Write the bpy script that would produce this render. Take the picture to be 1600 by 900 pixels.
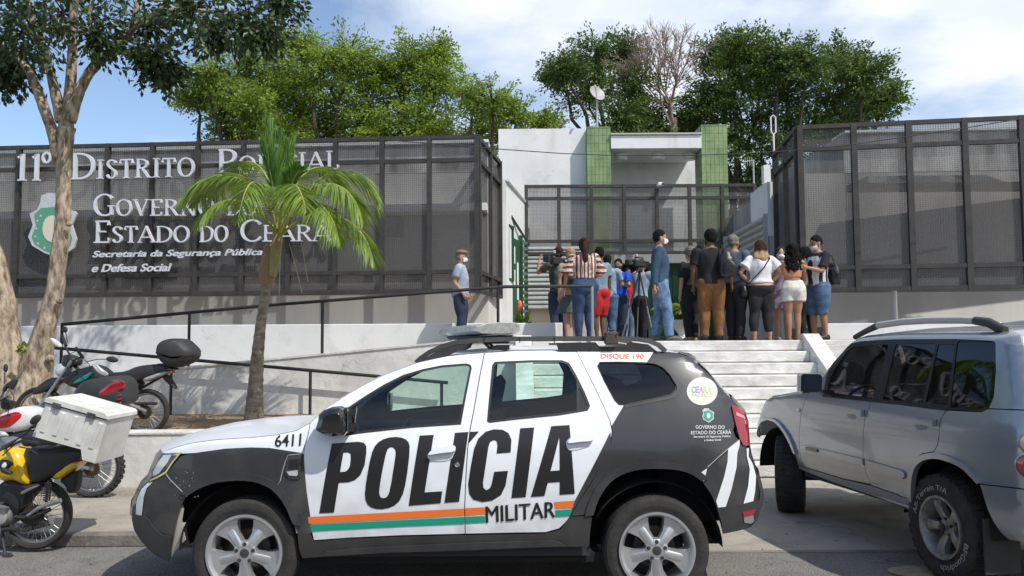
import bpy, bmesh, math, random
from mathutils import Vector, Matrix, noise
random.seed(7)
R = math.radians
for o in list(bpy.data.objects): bpy.data.objects.remove(o, do_unlink=True)
scene = bpy.context.scene
C = scene.collection

# ---------------------------------------------------------------- camera
FPX = 1300.0
TILT, ROLL, EYE = math.atan(0.0647), 0.0061, 1.70
_F = Vector((0, math.cos(TILT), math.sin(TILT)))
_U0 = Vector((0, -math.sin(TILT), math.cos(TILT)))
_R0 = Vector((1, 0, 0))
_RT = (_R0*math.cos(ROLL) - _U0*math.sin(ROLL)).normalized()
_UP = (_U0*math.cos(ROLL) + _R0*math.sin(ROLL)).normalized()
cam_d = bpy.data.cameras.new('camera'); cam = bpy.data.objects.new('camera', cam_d); C.objects.link(cam)
m3 = Matrix((_RT, _UP, -_F)).transposed()
cam.matrix_world = Matrix.Translation((0, 0, EYE)) @ m3.to_4x4()
cam_d.sensor_width = 36; cam_d.lens = FPX*36/1600; cam_d.clip_end = 3000; cam_d.clip_start = 0.05
scene.camera = cam
scene.render.resolution_x = 1024; scene.render.resolution_y = 576

# ---------------------------------------------------------------- sun and sky
SUN_TO = Vector((1.05, -0.95, 1.83)).normalized()
sun_el = math.asin(SUN_TO.z)
sun_d = bpy.data.lights.new('sun', 'SUN'); sun = bpy.data.objects.new('sun', sun_d); C.objects.link(sun)
sun_d.energy = 3.7; sun_d.angle = R(0.5); sun_d.color = (1.0, 0.955, 0.89)
sun.rotation_euler = SUN_TO.to_track_quat('Z', 'Y').to_euler()
w = bpy.data.worlds.new('World'); scene.world = w; w.use_nodes = True
nt = w.node_tree; nt.nodes.clear()
def N(t, **k):
    n = nt.nodes.new(t)
    for a, b in k.items(): setattr(n, a, b)
    return n
L = lambda a, b: nt.links.new(a, b)
out = N('ShaderNodeOutputWorld'); bg = N('ShaderNodeBackground'); L(bg.outputs[0], out.inputs[0])
bg.inputs[1].default_value = 0.15
sky = N('ShaderNodeTexSky', sky_type='NISHITA'); sky.sun_disc = False
sky.sun_elevation = sun_el; sky.sun_rotation = math.atan2(SUN_TO.x, SUN_TO.y); sky.altitude = 50
sky.air_density = 1.0; sky.dust_density = 0.1; sky.ozone_density = 2.2
tc = N('ShaderNodeTexCoord'); sep = N('ShaderNodeSeparateXYZ'); L(tc.outputs['Generated'], sep.inputs[0])
# clouds live on a flat layer far above: divide the direction by its height
zc = N('ShaderNodeMath', operation='MAXIMUM'); L(sep.outputs[2], zc.inputs[0]); zc.inputs[1].default_value = 0.0
za = N('ShaderNodeMath', operation='ADD'); L(zc.outputs[0], za.inputs[0]); za.inputs[1].default_value = 0.22
dv = N('ShaderNodeVectorMath', operation='DIVIDE'); L(tc.outputs['Generated'], dv.inputs[0])
cb = N('ShaderNodeCombineXYZ')
for i in range(3): L(za.outputs[0], cb.inputs[i])
L(cb.outputs[0], dv.inputs[1])
mp = N('ShaderNodeMapping'); L(dv.outputs[0], mp.inputs[0]); mp.inputs['Location'].default_value = (3.1, 1.7, 0.4)
n1 = N('ShaderNodeTexNoise'); L(mp.outputs[0], n1.inputs[0]); n1.inputs['Scale'].default_value = 1.5
n1.inputs['Detail'].default_value = 9; n1.inputs['Roughness'].default_value = 0.56; n1.inputs['Distortion'].default_value = 0.25
# more cloud to the east (right) than to the west
gx = N('ShaderNodeMath', operation='MULTIPLY_ADD'); L(sep.outputs[0], gx.inputs[0]); gx.inputs[1].default_value = 0.33; L(n1.outputs[0], gx.inputs[2])
cr = N('ShaderNodeValToRGB'); L(gx.outputs[0], cr.inputs[0])
cr.color_ramp.elements[0].position = 0.40; cr.color_ramp.elements[0].color = (0.05, 0.05, 0.05, 1)
cr.color_ramp.elements[1].position = 0.60; cr.color_ramp.elements[1].color = (1, 1, 1, 1)
n2 = N('ShaderNodeTexNoise'); L(mp.outputs[0], n2.inputs[0]); n2.inputs['Scale'].default_value = 1.9
n2.inputs['Detail'].default_value = 7; n2.inputs['Roughness'].default_value = 0.5
cc = N('ShaderNodeValToRGB'); L(n2.outputs[0], cc.inputs[0])
cc.color_ramp.elements[0].position = 0.38; cc.color_ramp.elements[0].color = (4.3, 4.9, 5.9, 1)
cc.color_ramp.elements[1].position = 0.64; cc.color_ramp.elements[1].color = (6.3, 6.5, 6.8, 1)
mx = N('ShaderNodeMix', data_type='RGBA'); L(cr.outputs[0], mx.inputs[0]); L(sky.outputs[0], mx.inputs[6]); L(cc.outputs[0], mx.inputs[7])
L(mx.outputs[2], bg.inputs[0])
scene.view_settings.view_transform = 'Standard'; scene.view_settings.look = 'None'
scene.view_settings.exposure = 0.18; scene.view_settings.gamma = 1.0
scene.view_settings.use_curve_mapping = False

# ---------------------------------------------------------------- pixel measuring (photo px -> ray)
def ray(px, py):
    return (_RT*((px-800)/FPX) - _UP*((py-450)/FPX) + _F)
def at(px, py, Y):
    d = ray(px, py); t = Y/d.y
    return Vector((d.x*t, Y, EYE + d.z*t))
def atz(px, py, z):
    d = ray(px, py); t = (z-EYE)/d.z
    return Vector((d.x*t, d.y*t, z))
def Z(ox, oy, s, pts): return [(ox+x/s, oy+y/s) for x, y in pts]

# ---------------------------------------------------------------- materials
MATS = {}
def mat(name, col, rough=0.6, metal=0.0, var=0.0, scale=8.0, bump=0.0, bscale=None, spec=0.5, coat=0.0, alpha=None,
        col2=None, detail=5, trans=0.0, emit=None, sheen=0.0, transl=0.0, stretch=None, streak=0.0, crack=0.0, grain=0.0, dust=0.0):
    if name in MATS: return MATS[name]
    m = bpy.data.materials.new(name); m.use_nodes = True; t = m.node_tree; b = t.nodes['Principled BSDF']
    b.inputs['Base Color'].default_value = (*col, 1); b.inputs['Roughness'].default_value = rough
    b.inputs['Metallic'].default_value = metal; b.inputs['Specular IOR Level'].default_value = spec
    b.inputs['Coat Weight'].default_value = coat; b.inputs['Coat Roughness'].default_value = 0.04
    if alpha is not None: b.inputs['Alpha'].default_value = alpha
    if trans: b.inputs['Transmission Weight'].default_value = trans
    if var or col2 or bump:
        g = t.nodes.new('ShaderNodeNewGeometry'); src = g.outputs['Position']
        if stretch:
            mpn = t.nodes.new('ShaderNodeMapping'); mpn.inputs['Scale'].default_value = stretch
            t.links.new(src, mpn.inputs[0]); src = mpn.outputs[0]
        n = t.nodes.new('ShaderNodeTexNoise'); n.inputs['Scale'].default_value = scale; n.inputs['Detail'].default_value = detail
        n.inputs['Roughness'].default_value = 0.62
        t.links.new(src, n.inputs[0])
        if var or col2:
            c2 = col2 or tuple(max(0, c*(1-var)) for c in col)
            r = t.nodes.new('ShaderNodeValToRGB'); t.links.new(n.outputs[0], r.inputs[0])
            r.color_ramp.elements[0].position = 0.36; r.color_ramp.elements[1].position = 0.64
            r.color_ramp.elements[0].color = (*c2, 1); r.color_ramp.elements[1].color = (*col, 1)
            t.links.new(r.outputs[0], b.inputs['Base Color'])
        if bump:
            n2 = t.nodes.new('ShaderNodeTexNoise'); n2.inputs['Scale'].default_value = bscale or scale*4; n2.inputs['Detail'].default_value = 4
            t.links.new(src, n2.inputs[0])
            bp = t.nodes.new('ShaderNodeBump'); bp.inputs['Strength'].default_value = bump; bp.inputs['Distance'].default_value = 0.02
            t.links.new(n2.outputs[0], bp.inputs['Height']); t.links.new(bp.outputs[0], b.inputs['Normal'])
    if streak or crack or grain or dust:
        g2 = t.nodes.new('ShaderNodeNewGeometry'); P_ = g2.outputs['Position']
        def nz(sc, det, st=(1,1,1), lo=.4, hi=.6):
            mm = t.nodes.new('ShaderNodeMapping'); mm.inputs['Scale'].default_value = st; t.links.new(P_, mm.inputs[0])
            q = t.nodes.new('ShaderNodeTexNoise'); q.inputs['Scale'].default_value = sc; q.inputs['Detail'].default_value = det; t.links.new(mm.outputs[0], q.inputs[0])
            mr = t.nodes.new('ShaderNodeMapRange'); mr.inputs[1].default_value = lo; mr.inputs[2].default_value = hi; t.links.new(q.outputs[0], mr.inputs[0]); return mr.outputs[0]
        def mul(a_, b_):
            q = t.nodes.new('ShaderNodeMath'); q.operation = 'MULTIPLY'
            for i_, v_ in enumerate((a_, b_)):
                if isinstance(v_, (int, float)): q.inputs[i_].default_value = v_
                else: t.links.new(v_, q.inputs[i_])
            return q.outputs[0]
        def over(fac, c_):
            q = t.nodes.new('ShaderNodeMix'); q.data_type = 'RGBA'; t.links.new(fac, q.inputs[0]); q.inputs[7].default_value = (*c_, 1)
            if b.inputs['Base Color'].links: t.links.new(b.inputs['Base Color'].links[0].from_socket, q.inputs[6])
            else: q.inputs[6].default_value = b.inputs['Base Color'].default_value
            t.links.new(q.outputs[2], b.inputs['Base Color'])
        if grain:
            over(mul(nz(150, 2, lo=.50, hi=.72), grain), tuple(min(1, c*2.6) for c in col)); over(mul(nz(110, 2, lo=.52, hi=.75), grain), tuple(c*.3 for c in col))
        if streak:
            over(mul(mul(nz(3.2, 6, (1,1,.10), .50, .74), nz(.8, 3, lo=.42, hi=.62)), streak), tuple(c*.42*k for c, k in zip(col, (1,.93,.82))))
            over(mul(nz(2.6, 10, lo=.60, hi=.70), streak*.7), tuple(c*.5*k for c, k in zip(col, (1,.95,.86))))
        if crack:
            vm = t.nodes.new('ShaderNodeVectorMath'); vm.operation = 'ADD'; t.links.new(P_, vm.inputs[0])
            qn = t.nodes.new('ShaderNodeTexNoise'); qn.inputs['Scale'].default_value = 2.5; qn.inputs['Detail'].default_value = 6; t.links.new(P_, qn.inputs[0]); t.links.new(qn.outputs[1], vm.inputs[1])
            vo = t.nodes.new('ShaderNodeTexVoronoi'); vo.feature = 'DISTANCE_TO_EDGE'; vo.inputs['Scale'].default_value = .55; t.links.new(vm.outputs[0], vo.inputs['Vector'])
            mr = t.nodes.new('ShaderNodeMapRange'); mr.inputs[1].default_value = .0; mr.inputs[2].default_value = .007; mr.inputs[3].default_value = 1; mr.inputs[4].default_value = 0; t.links.new(vo.outputs[0], mr.inputs[0])
            over(mul(mul(mr.outputs[0], nz(.7, 3, lo=.44, hi=.56)), crack), tuple(c*.3 for c in col))
        if dust:
            sp_ = t.nodes.new('ShaderNodeSeparateXYZ'); t.links.new(P_, sp_.inputs[0]); mr = t.nodes.new('ShaderNodeMapRange'); t.links.new(sp_.outputs[2], mr.inputs[0])
            mr.inputs[1].default_value = 1.0; mr.inputs[2].default_value = .35; over(mul(mul(mr.outputs[0], nz(7, 8, lo=.38, hi=.62)), dust), (.24,.20,.15))
            over(mul(nz(3, 9, lo=.50, hi=.72), dust*.35), (.30,.27,.22))
    if transl:
        tr = t.nodes.new('ShaderNodeBsdfTranslucent'); ms = t.nodes.new('ShaderNodeMixShader'); ms.inputs[0].default_value = transl
        o_ = t.nodes['Material Output']
        if b.inputs['Base Color'].links: t.links.new(b.inputs['Base Color'].links[0].from_socket, tr.inputs[0])
        else: tr.inputs[0].default_value = (*col, 1)
        t.links.new(b.outputs[0], ms.inputs[1]); t.links.new(tr.outputs[0], ms.inputs[2]); t.links.new(ms.outputs[0], o_.inputs[0])
    MATS[name] = m
    return m

def glass(name, tint, see=0.5, rough=0.02):
    """thin pane: transparent tint mixed with a clear gloss by the angle of view"""
    if name in MATS: return MATS[name]
    m = bpy.data.materials.new(name); m.use_nodes = True; t = m.node_tree; t.nodes.clear()
    o_ = t.nodes.new('ShaderNodeOutputMaterial'); tr = t.nodes.new('ShaderNodeBsdfTransparent'); tr.inputs[0].default_value = (*[c*see for c in tint], 1)
    gl = t.nodes.new('ShaderNodeBsdfGlossy'); gl.inputs['Roughness'].default_value = rough; gl.inputs[0].default_value = (0.9, 0.95, 1, 1)
    fr = t.nodes.new('ShaderNodeFresnel'); fr.inputs[0].default_value = 1.55
    ms = t.nodes.new('ShaderNodeMixShader'); t.links.new(fr.outputs[0], ms.inputs[0]); t.links.new(tr.outputs[0], ms.inputs[1]); t.links.new(gl.outputs[0], ms.inputs[2])
    t.links.new(ms.outputs[0], o_.inputs[0]); MATS[name] = m
    return m

# ---------------------------------------------------------------- mesh builder
class MB:
    def __init__(s): s.v = []; s.f = []; s.m = []; s.cur = 0
    def add(s, vs, fs, M=None):
        b = len(s.v)
        s.v += [tuple(M @ Vector(p)) for p in vs] if M is not None else [tuple(p) for p in vs]
        s.f += [tuple(b+i for i in f) for f in fs]; s.m += [s.cur]*len(fs); return s
    def box(s, lo, hi, M=None):
        x0, y0, z0 = lo; x1, y1, z1 = hi
        return s.add([(x0,y0,z0),(x1,y0,z0),(x1,y1,z0),(x0,y1,z0),(x0,y0,z1),(x1,y0,z1),(x1,y1,z1),(x0,y1,z1)],
                     [(3,2,1,0),(4,5,6,7),(0,1,5,4),(1,2,6,5),(2,3,7,6),(3,0,4,7)], M)
    def cbox(s, c, d, M=None):
        return s.box([c[i]-d[i]/2 for i in range(3)], [c[i]+d[i]/2 for i in range(3)], M)
    def rbox(s, c, d, b=0.02, M=None):
        """box with chamfered edges"""
        vs = []; fs = []
        hx, hy, hz = d[0]/2, d[1]/2, d[2]/2; b = min(b, hx*.95, hy*.95, hz*.95)
        idx = {}
        for sx in (-1,1):
            for sy in (-1,1):
                for sz in (-1,1):
                    for a, (ex, ey, ez) in enumerate(((0,b,b),(b,0,b),(b,b,0))):
                        idx[(sx,sy,sz,a)] = len(vs); vs.append((c[0]+sx*(hx-ex), c[1]+sy*(hy-ey), c[2]+sz*(hz-ez)))
        g = lambda *k: idx[k]
        for q in (-1,1):
            fs.append((g(q,-1,-1,0),g(q,1,-1,0),g(q,1,1,0),g(q,-1,1,0))); fs.append((g(-1,q,-1,1),g(1,q,-1,1),g(1,q,1,1),g(-1,q,1,1)))
            fs.append((g(-1,-1,q,2),g(1,-1,q,2),g(1,1,q,2),g(-1,1,q,2)))
            for r_ in (-1,1):
                fs.append((g(q,r_,-1,0),g(q,r_,1,0),g(q,r_,1,1),g(q,r_,-1,1)))
                fs.append((g(q,-1,r_,0),g(q,1,r_,0),g(q,1,r_,2),g(q,-1,r_,2)))
                fs.append((g(-1,q,r_,1),g(1,q,r_,1),g(1,q,r_,2),g(-1,q,r_,2)))
        for sx in (-1,1):
            for sy in (-1,1):
                for sz in (-1,1): fs.append((g(sx,sy,sz,0),g(sx,sy,sz,1),g(sx,sy,sz,2)))
        return s.add(vs, fs, M)
    def tube(s, pts, r, n=8, cap=True, sx=1.0):
        pts = [Vector(p) for p in pts]; k = len(pts); rs = r if isinstance(r, (list, tuple)) else [r]*k
        vs = []; fs = []; prev = None
        for i, p in enumerate(pts):
            d = (pts[min(i+1,k-1)] - pts[max(i-1,0)]).normalized() if k > 1 else Vector((0,0,1))
            if d.length < 1e-6: d = Vector((0,0,1))
            if prev is None:
                a = Vector((0,0,1)) if abs(d.z) < 0.9 else Vector((1,0,0)); x = d.cross(a).normalized()
            else:
                x = (prev - d*prev.dot(d)); x = x.normalized() if x.length > 1e-6 else d.orthogonal().normalized()
            prev = x; y = d.cross(x)
            for j in range(n):
                an = 2*math.pi*j/n; vs.append(p + (x*math.cos(an)*sx + y*math.sin(an))*rs[i])
        for i in range(k-1):
            for j in range(n):
                fs.append((i*n+j, i*n+(j+1)%n, (i+1)*n+(j+1)%n, (i+1)*n+j))
        if cap: fs.append(tuple(range(n))[::-1]); fs.append(tuple((k-1)*n+j for j in range(n)))
        return s.add(vs, fs)
    def lathe(s, prof, n=24, M=None, a0=0.0, a1=2*math.pi):
        """prof: (radius, axial) along local Z"""
        full = abs(a1-a0-2*math.pi) < 1e-6; vs = []; fs = []; k = len(prof); nn = n if full else n+1
        for j in range(nn):
            a = a0+(a1-a0)*j/n
            for r_, h in prof: vs.append((r_*math.cos(a), r_*math.sin(a), h))
        for j in range(n):
            j2 = (j+1) % nn
            for i in range(k-1): fs.append((j*k+i, j2*k+i, j2*k+i+1, j*k+i+1))
        return s.add(vs, fs, M)
    def ell(s, c, r, M=None, n=12, m=8):
        vs = []; fs = []
        for i in range(m+1):
            th = math.pi*i/m
            for j in range(n):
                ph = 2*math.pi*j/n
                vs.append((c[0]+r[0]*math.sin(th)*math.cos(ph), c[1]+r[1]*math.sin(th)*math.sin(ph), c[2]+r[2]*math.cos(th)))
        for i in range(m):
            for j in range(n): fs.append((i*n+j, (i+1)*n+j, (i+1)*n+(j+1)%n, i*n+(j+1)%n))
        return s.add(vs, fs, M)
    def prism(s, poly, y0, y1, M=None):
        """poly in (x,z), extruded from y0 to y1"""
        n = len(poly); vs = [(x, y0, z) for x, z in poly]+[(x, y1, z) for x, z in poly]
        return s.add(vs, [tuple(range(n)), tuple(range(2*n-1, n-1, -1))]+[(i, (i+1)%n+0, (i+1)%n+n, i+n)[::-1] for i in range(n)], M)
    def mesh(s, name, mats, smooth=False, fix=True, angle=None):
        me = bpy.data.meshes.new(name); me.from_pydata(s.v, [], s.f)
        for m in (mats if isinstance(mats, (list, tuple)) else [mats]): me.materials.append(m)
        if any(s.m): me.polygons.foreach_set('material_index', s.m)
        if fix:
            bm = bmesh.new(); bm.from_mesh(me); bmesh.ops.recalc_face_normals(bm, faces=bm.faces); bm.to_mesh(me); bm.free()
        if smooth: me.polygons.foreach_set('use_smooth', [True]*len(me.polygons))
        if smooth and angle is not None: me.set_sharp_from_angle(angle=R(angle))
        me.update(); return me
    def build(s, name, mats, parent=None, smooth=False, fix=True, angle=35, **tags):
        return link(name, s.mesh(name, mats, smooth, fix, angle if smooth else None), parent, **tags)

def link(name, me, parent=None, loc=None, label=None, cat=None, group=None, kind=None):
    o = bpy.data.objects.new(name, me); C.objects.link(o)
    if parent is not None:
        o.parent = parent
        if parent.type == 'EMPTY': o.matrix_parent_inverse = Matrix.Translation(-parent.location)
    if loc is not None: o.location = loc
    if label: o['label'] = label
    if cat: o['category'] = cat
    if group: o['group'] = group
    if kind: o['kind'] = kind
    return o
def thing(name, loc, label, cat, group=None):
    o = bpy.data.objects.new(name, None); C.objects.link(o); o.location = loc; o.empty_display_size = .2
    o['label'] = label; o['category'] = cat
    if group: o['group'] = group
    return o
def struct(name, mb, m, **k):
    o = mb.build(name, m, None, **k); o['kind'] = 'structure'; return o

# text / polygon fill helpers
def fill2d(loops):
    """loops of (x,y), even-odd filled -> (verts2d, faces)"""
    cu = bpy.data.curves.new('t', 'CURVE'); cu.dimensions = '2D'; cu.fill_mode = 'BOTH'
    for lp in loops:
        sp = cu.splines.new('POLY'); sp.points.add(len(lp)-1)
        for i, p in enumerate(lp): sp.points[i].co = (p[0], p[1], 0, 1)
        sp.use_cyclic_u = True
    o = bpy.data.objects.new('t', cu); me = bpy.data.meshes.new_from_object(o)
    vs = [(v.co.x, v.co.y) for v in me.vertices]; fs = [tuple(p.vertices) for p in me.polygons]
    bpy.data.objects.remove(o); bpy.data.curves.remove(cu); bpy.data.meshes.remove(me)
    return vs, fs
def text2d(body, bold=0.0, shear=0.0, spacing=1.0):
    cu = bpy.data.curves.new('t', 'FONT'); cu.body = body; cu.offset = bold; cu.shear = shear; cu.size = 1; cu.space_character = spacing
    cu.resolution_u = 4
    o = bpy.data.objects.new('t', cu); me = bpy.data.meshes.new_from_object(o)
    vs = [(v.co.x, v.co.y) for v in me.vertices]; fs = [tuple(p.vertices) for p in me.polygons]
    bpy.data.objects.remove(o); bpy.data.curves.remove(cu); bpy.data.meshes.remove(me)
    return vs, fs
def smooth_loop(pts, it=1, closed=True):
    for _ in range(it):
        out_ = []; n = len(pts)
        for i in range(n if closed else n-1):
            a = pts[i]; b = pts[(i+1) % n]
            out_ += [(a[0]*.75+b[0]*.25, a[1]*.75+b[1]*.25), (a[0]*.25+b[0]*.75, a[1]*.25+b[1]*.75)]
        if not closed: out_ = [pts[0]]+out_+[pts[-1]]
        pts = out_
    return pts
def offset_loop(pts, d):
    """move a closed loop inward by d"""
    n = len(pts); ar = sum(pts[i][0]*pts[(i+1)%n][1]-pts[(i+1)%n][0]*pts[i][1] for i in range(n))
    s = 1 if ar > 0 else -1; res = []
    for i in range(n):
        p0 = Vector(pts[i-1]); p1 = Vector(pts[i]); p2 = Vector(pts[(i+1)%n])
        a = (p1-p0); b = (p2-p1)
        if a.length < 1e-9 or b.length < 1e-9: res.append(tuple(p1)); continue
        a.normalize(); b.normalize(); n1 = Vector((-a.y, a.x))*s; n2 = Vector((-b.y, b.x))*s
        nn = n1+n2
        if nn.length < 1e-3: res.append(tuple(p1)); continue
        nn.normalize(); k = d/max(0.45, nn.dot(n1)); res.append((p1.x+nn.x*k, p1.y+nn.y*k))
    return res
# ================================================================ setting
M_asph = mat('asphalt', (0.19,0.18,0.165), 0.92, var=0.35, scale=1.6, bump=0.7, bscale=90, grain=.75, crack=.8, streak=.5)
M_conc = mat('pavement_concrete', (0.34,0.305,0.25), 0.9, col2=(0.21,0.185,0.15), scale=1.7, bump=0.45, bscale=30, detail=9, grain=.4, crack=.7, streak=.5)
M_apron = mat('apron_concrete', (0.36,0.325,0.27), 0.9, col2=(0.24,0.215,0.18), scale=0.9, bump=0.4, bscale=40, detail=9, grain=.5, crack=.8, streak=.6)
M_curb = mat('curb_concrete', (0.24,0.215,0.18), 0.93, col2=(0.13,0.115,0.10), scale=3.2, bump=0.4, bscale=40)
M_soil = mat('dry_soil', (0.33,0.235,0.14), 1.0, col2=(0.19,0.13,0.08), scale=2.4, bump=0.9, bscale=22, detail=9)
M_wall = mat('white_stucco', (0.74,0.735,0.71), 0.88, col2=(0.58,0.58,0.56), scale=1.0, bump=0.6, bscale=7, detail=7, streak=.45, crack=.5)
M_wall2 = mat('white_plaster', (0.76,0.765,0.76), 0.85, col2=(0.66,0.67,0.67), scale=.6, bump=0.15, bscale=9, streak=.40, crack=.25)
M_grey = mat('grey_plaster', (0.50,0.49,0.46), 0.9, col2=(0.40,0.39,0.37), scale=.7, bump=0.15, bscale=10, stretch=(1,1,.4))
M_step = mat('painted_step', (0.76,0.75,0.72), 0.85, col2=(0.52,0.50,0.46), scale=2.6, bump=0.45, bscale=18, detail=9, stretch=(1,1,3), streak=.6, crack=.3)
M_dirt = mat('joint_dirt', (0.16,0.135,0.11), 1.0, var=.4, scale=12)
M_black = mat('black_steel_paint', (0.018,0.018,0.02), 0.45)
M_frame = mat('screen_frame_steel', (0.026,0.026,0.027), 0.6, col2=(.05,.045,.04), scale=5, detail=9)
M_tile = mat('green_wall_tile', (0.25,0.34,0.15), 0.4, col2=(0.13,0.21,0.09), scale=3.2, streak=.7, bump=0.25, bscale=30, detail=6, stretch=(1,1,.5))
M_joint = mat('tile_joint', (0.15,0.22,0.09), 0.9)
M_gdoor = mat('green_metal_paint', (0.015,0.085,0.035), 0.45, var=.25, scale=3)
M_slat = mat('aluminium_slat', (0.50,0.52,0.51), 0.45, metal=.25, var=.2, scale=3)
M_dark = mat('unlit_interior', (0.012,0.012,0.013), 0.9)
M_brownw = mat('brick_coloured_plaster', (0.26,0.14,0.10), 0.95, col2=(0.16,0.09,0.07), scale=2.5, bump=.4, bscale=20)
M_lett = mat('brushed_silver_letter', (0.70,0.72,0.76), 0.4, metal=0.15, var=.12, scale=5)
M_white = mat('white_paint', (0.78,0.78,0.77), 0.5)

def extr(poly, z0, z1, mb=None):
    mb = mb or MB(); n = len(poly)
    mb.add([(x,y,z0) for x,y in poly]+[(x,y,z1) for x,y in poly],
           [tuple(range(n))[::-1], tuple(range(n,2*n))]+[(i,(i+1)%n,(i+1)%n+n,i+n) for i in range(n)]); return mb
def sheet(name, x0, x1, y0, y1, z, m, nx=1, ny=1):
    mb = MB(); mb.add([(x0,y0,z),(x1,y0,z),(x1,y1,z),(x0,y1,z)], [(0,1,2,3)]); return struct(name, mb, m)

sheet('ground', -900, 900, -900, 1500, -0.02, M_asph)
sheet('road', -60, 60, -9.0, 7.2, -0.004, M_asph)
sheet('apron', 0.2, 40, 6.86, 13.0, 0.0, M_apron)
# apron joint: a narrow darker groove strip sits where the asphalt meets the concrete
struct('gutter_strip', MB().box((0.2,6.80,-0.01),(40,6.86,0.003)), M_curb)
# raised pavement on the left, cut into bays by joints
pv = thing('pavement', (-6,8.3,0), 'raised grey concrete pavement along the kerb in front of the low white wall', 'pavement')
x = -14.0; i = 0
me_s = None
while x < 0.1:
    mb = MB().rbox((0,0,.048),(1.388,2.17,.104),.006)
    if me_s is None: me_s = mb.mesh('slab', M_conc)
    link('slab', me_s, pv, loc=(x+.7,8.34,0)); x += 1.4; i += 1
pv['kind'] = 'structure'; del pv['category']
kb = thing('kerb', (-6,7.18,0), 'worn concrete kerb stones along the road edge', 'kerb'); kb['kind'] = 'structure'; del kb['category']
me_k = MB().rbox((0,0,.05),(.99,.12,.112),.014).mesh('kerb_stone', M_curb); x = -14.0
while x < 0: link('kerb_stone', me_k, kb, loc=(x+.5,7.19+random.uniform(-.004,.004),random.uniform(-.004,.003))); x += 1.0
struct('kerb_ramp', MB().add([(0,7.13,-.01),(.6,7.13,-.01),(.6,9.45,-.01),(0,9.45,-.01),(0,7.13,.10),(0,9.45,.10)],[(0,1,2,3),(4,1,2,5),(0,4,5,3),(0,1,4),(3,2,5)]), M_conc)

# low wall and planting bed
t = thing('low_wall', (-6,9.55,0), 'low white retaining wall in front of the planting bed with parked motorcycle', 'wall')
MB().rbox((-6.85,9.58,.37),(14.3,.26,.62),.01).build('wall_body', M_wall, t)
MB().rbox((-6.85,9.58,.695),(14.34,.29,.035),.008).build('coping', M_step, t)
def rough_sheet(name, x0,x1,y0,y1,z,amp,n,m_,**k):
    nx = int((x1-x0)*n); ny = int((y1-y0)*n); vs = []
    for j in range(ny+1):
        for i in range(nx+1):
            X = x0+(x1-x0)*i/nx; Y = y0+(y1-y0)*j/ny
            vs.append((X,Y,z+amp*noise.noise(Vector((X*1.3,Y*1.3,0)))+amp*.5*noise.noise(Vector((X*5,Y*5,3)))))
    mb = MB().add(vs, [(j*(nx+1)+i,j*(nx+1)+i+1,(j+1)*(nx+1)+i+1,(j+1)*(nx+1)+i) for j in range(ny) for i in range(nx)])
    o = mb.build(name, m_, smooth=True); o['kind'] = 'structure'; return o
rough_sheet('soil_bed', -14, .3, 9.70, 12.95, .61, .03, 7, M_soil)

# ramp: parapet wall with sloping top, ramp floor, rear kerb wall
def rampz(x): return max(1.0, min(1.70, 1.70+(x+0.83)*0.0895))
t = thing('ramp_wall', (-6,12.95,0), 'long rough white ramp wall whose top rises to the right', 'wall')
xs = [-14,-11,-8.0,-5,-3,-.83,.3]
mb = MB(); n = len(xs)
poly = [(x_,rampz(x_)) for x_ in xs]+[(x_,.3) for x_ in reversed(xs)]
mb.prism(poly, 12.92, 13.08); mb.build('wall_body', M_wall, t)
mb = MB()
for a, b in zip(xs[:-1], xs[1:]):
    mb.add([(a,12.90,rampz(a)+.002),(b,12.90,rampz(b)+.002),(b,13.10,rampz(b)+.002),(a,13.10,rampz(a)+.002),
            (a,12.90,rampz(a)+.03),(b,12.90,rampz(b)+.03),(b,13.10,rampz(b)+.03),(a,13.10,rampz(a)+.03)],
           [(3,2,1,0),(4,5,6,7),(0,1,5,4),(2,3,7,6),(1,2,6,5),(3,0,4,7)])
mb.build('coping', M_step, t)
mb = MB()
for a, b in zip(xs[:-1], xs[1:]): mb.add([(a,13.08,rampz(a)-.02),(b,13.08,rampz(b)-.02),(b,14.9,rampz(b)-.02),(a,14.9,rampz(a)-.02)], [(0,1,2,3)])
struct('ramp_floor', mb, M_conc)
t = thing('planter_wall', (-6,15.0,1), 'long white planter wall behind the ramp under the lettered screen', 'wall')
MB().rbox((-6.55,15.0,1.4),(14.9,.2,1.27),.01).build('wall_body', M_wall2, t)
e = at(857,505,15.0); 
MB().rbox((e.x-.55,15.05,1.86),(1.35,.36,.345),.012).build('end_block', M_wall2, t)
struct('planter_fill', MB().box((-14,15.1,1.2),(.1,17.6,2.0)), M_soil)
# platform
struct('platform', MB().box((-.83,13.06,.5),(4.7,24.4,1.698)), M_conc)
struct('platform', MB().box((4.702,13.42,.5),(18,24.4,1.698)), M_conc)
# steps
st = thing('entrance_steps', (2.4,11.5,0), 'wide white painted entrance steps leading up to the platform', 'steps')
for k in range(10):
    y0 = 10.42+.2925*k; z1 = .17*(k+1)
    mb = MB().rbox((2.425,(y0+13.05)/2+.01,z1-.079),(4.25,13.05-y0+.03,.158),.012)
    o = mb.build('step', M_step, st)
    if k: MB().box((.31,y0+.012,z1-.172),(4.54,y0+.3,z1-.07)).build('joint', M_dirt, o)
def stringer(x0, x1, label):
    t = thing('step_parapet', ((x0+x1)/2,11.6,0), label, 'parapet')
    MB().add([(x,y,z) for x in (x0,x1) for y,z in ((10.1,0),(10.1,.16),(13.052,1.80),(13.25,1.80),(13.25,0))],
        [(0,1,2,3,4),(9,8,7,6,5),(0,5,6,1),(1,6,7,2),(2,7,8,3),(3,8,9,4),(4,9,5,0)]).build('wall_body', M_step, t)
    return t
stringer(4.55,4.80,'sloping white parapet on the right side of the steps')
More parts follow.
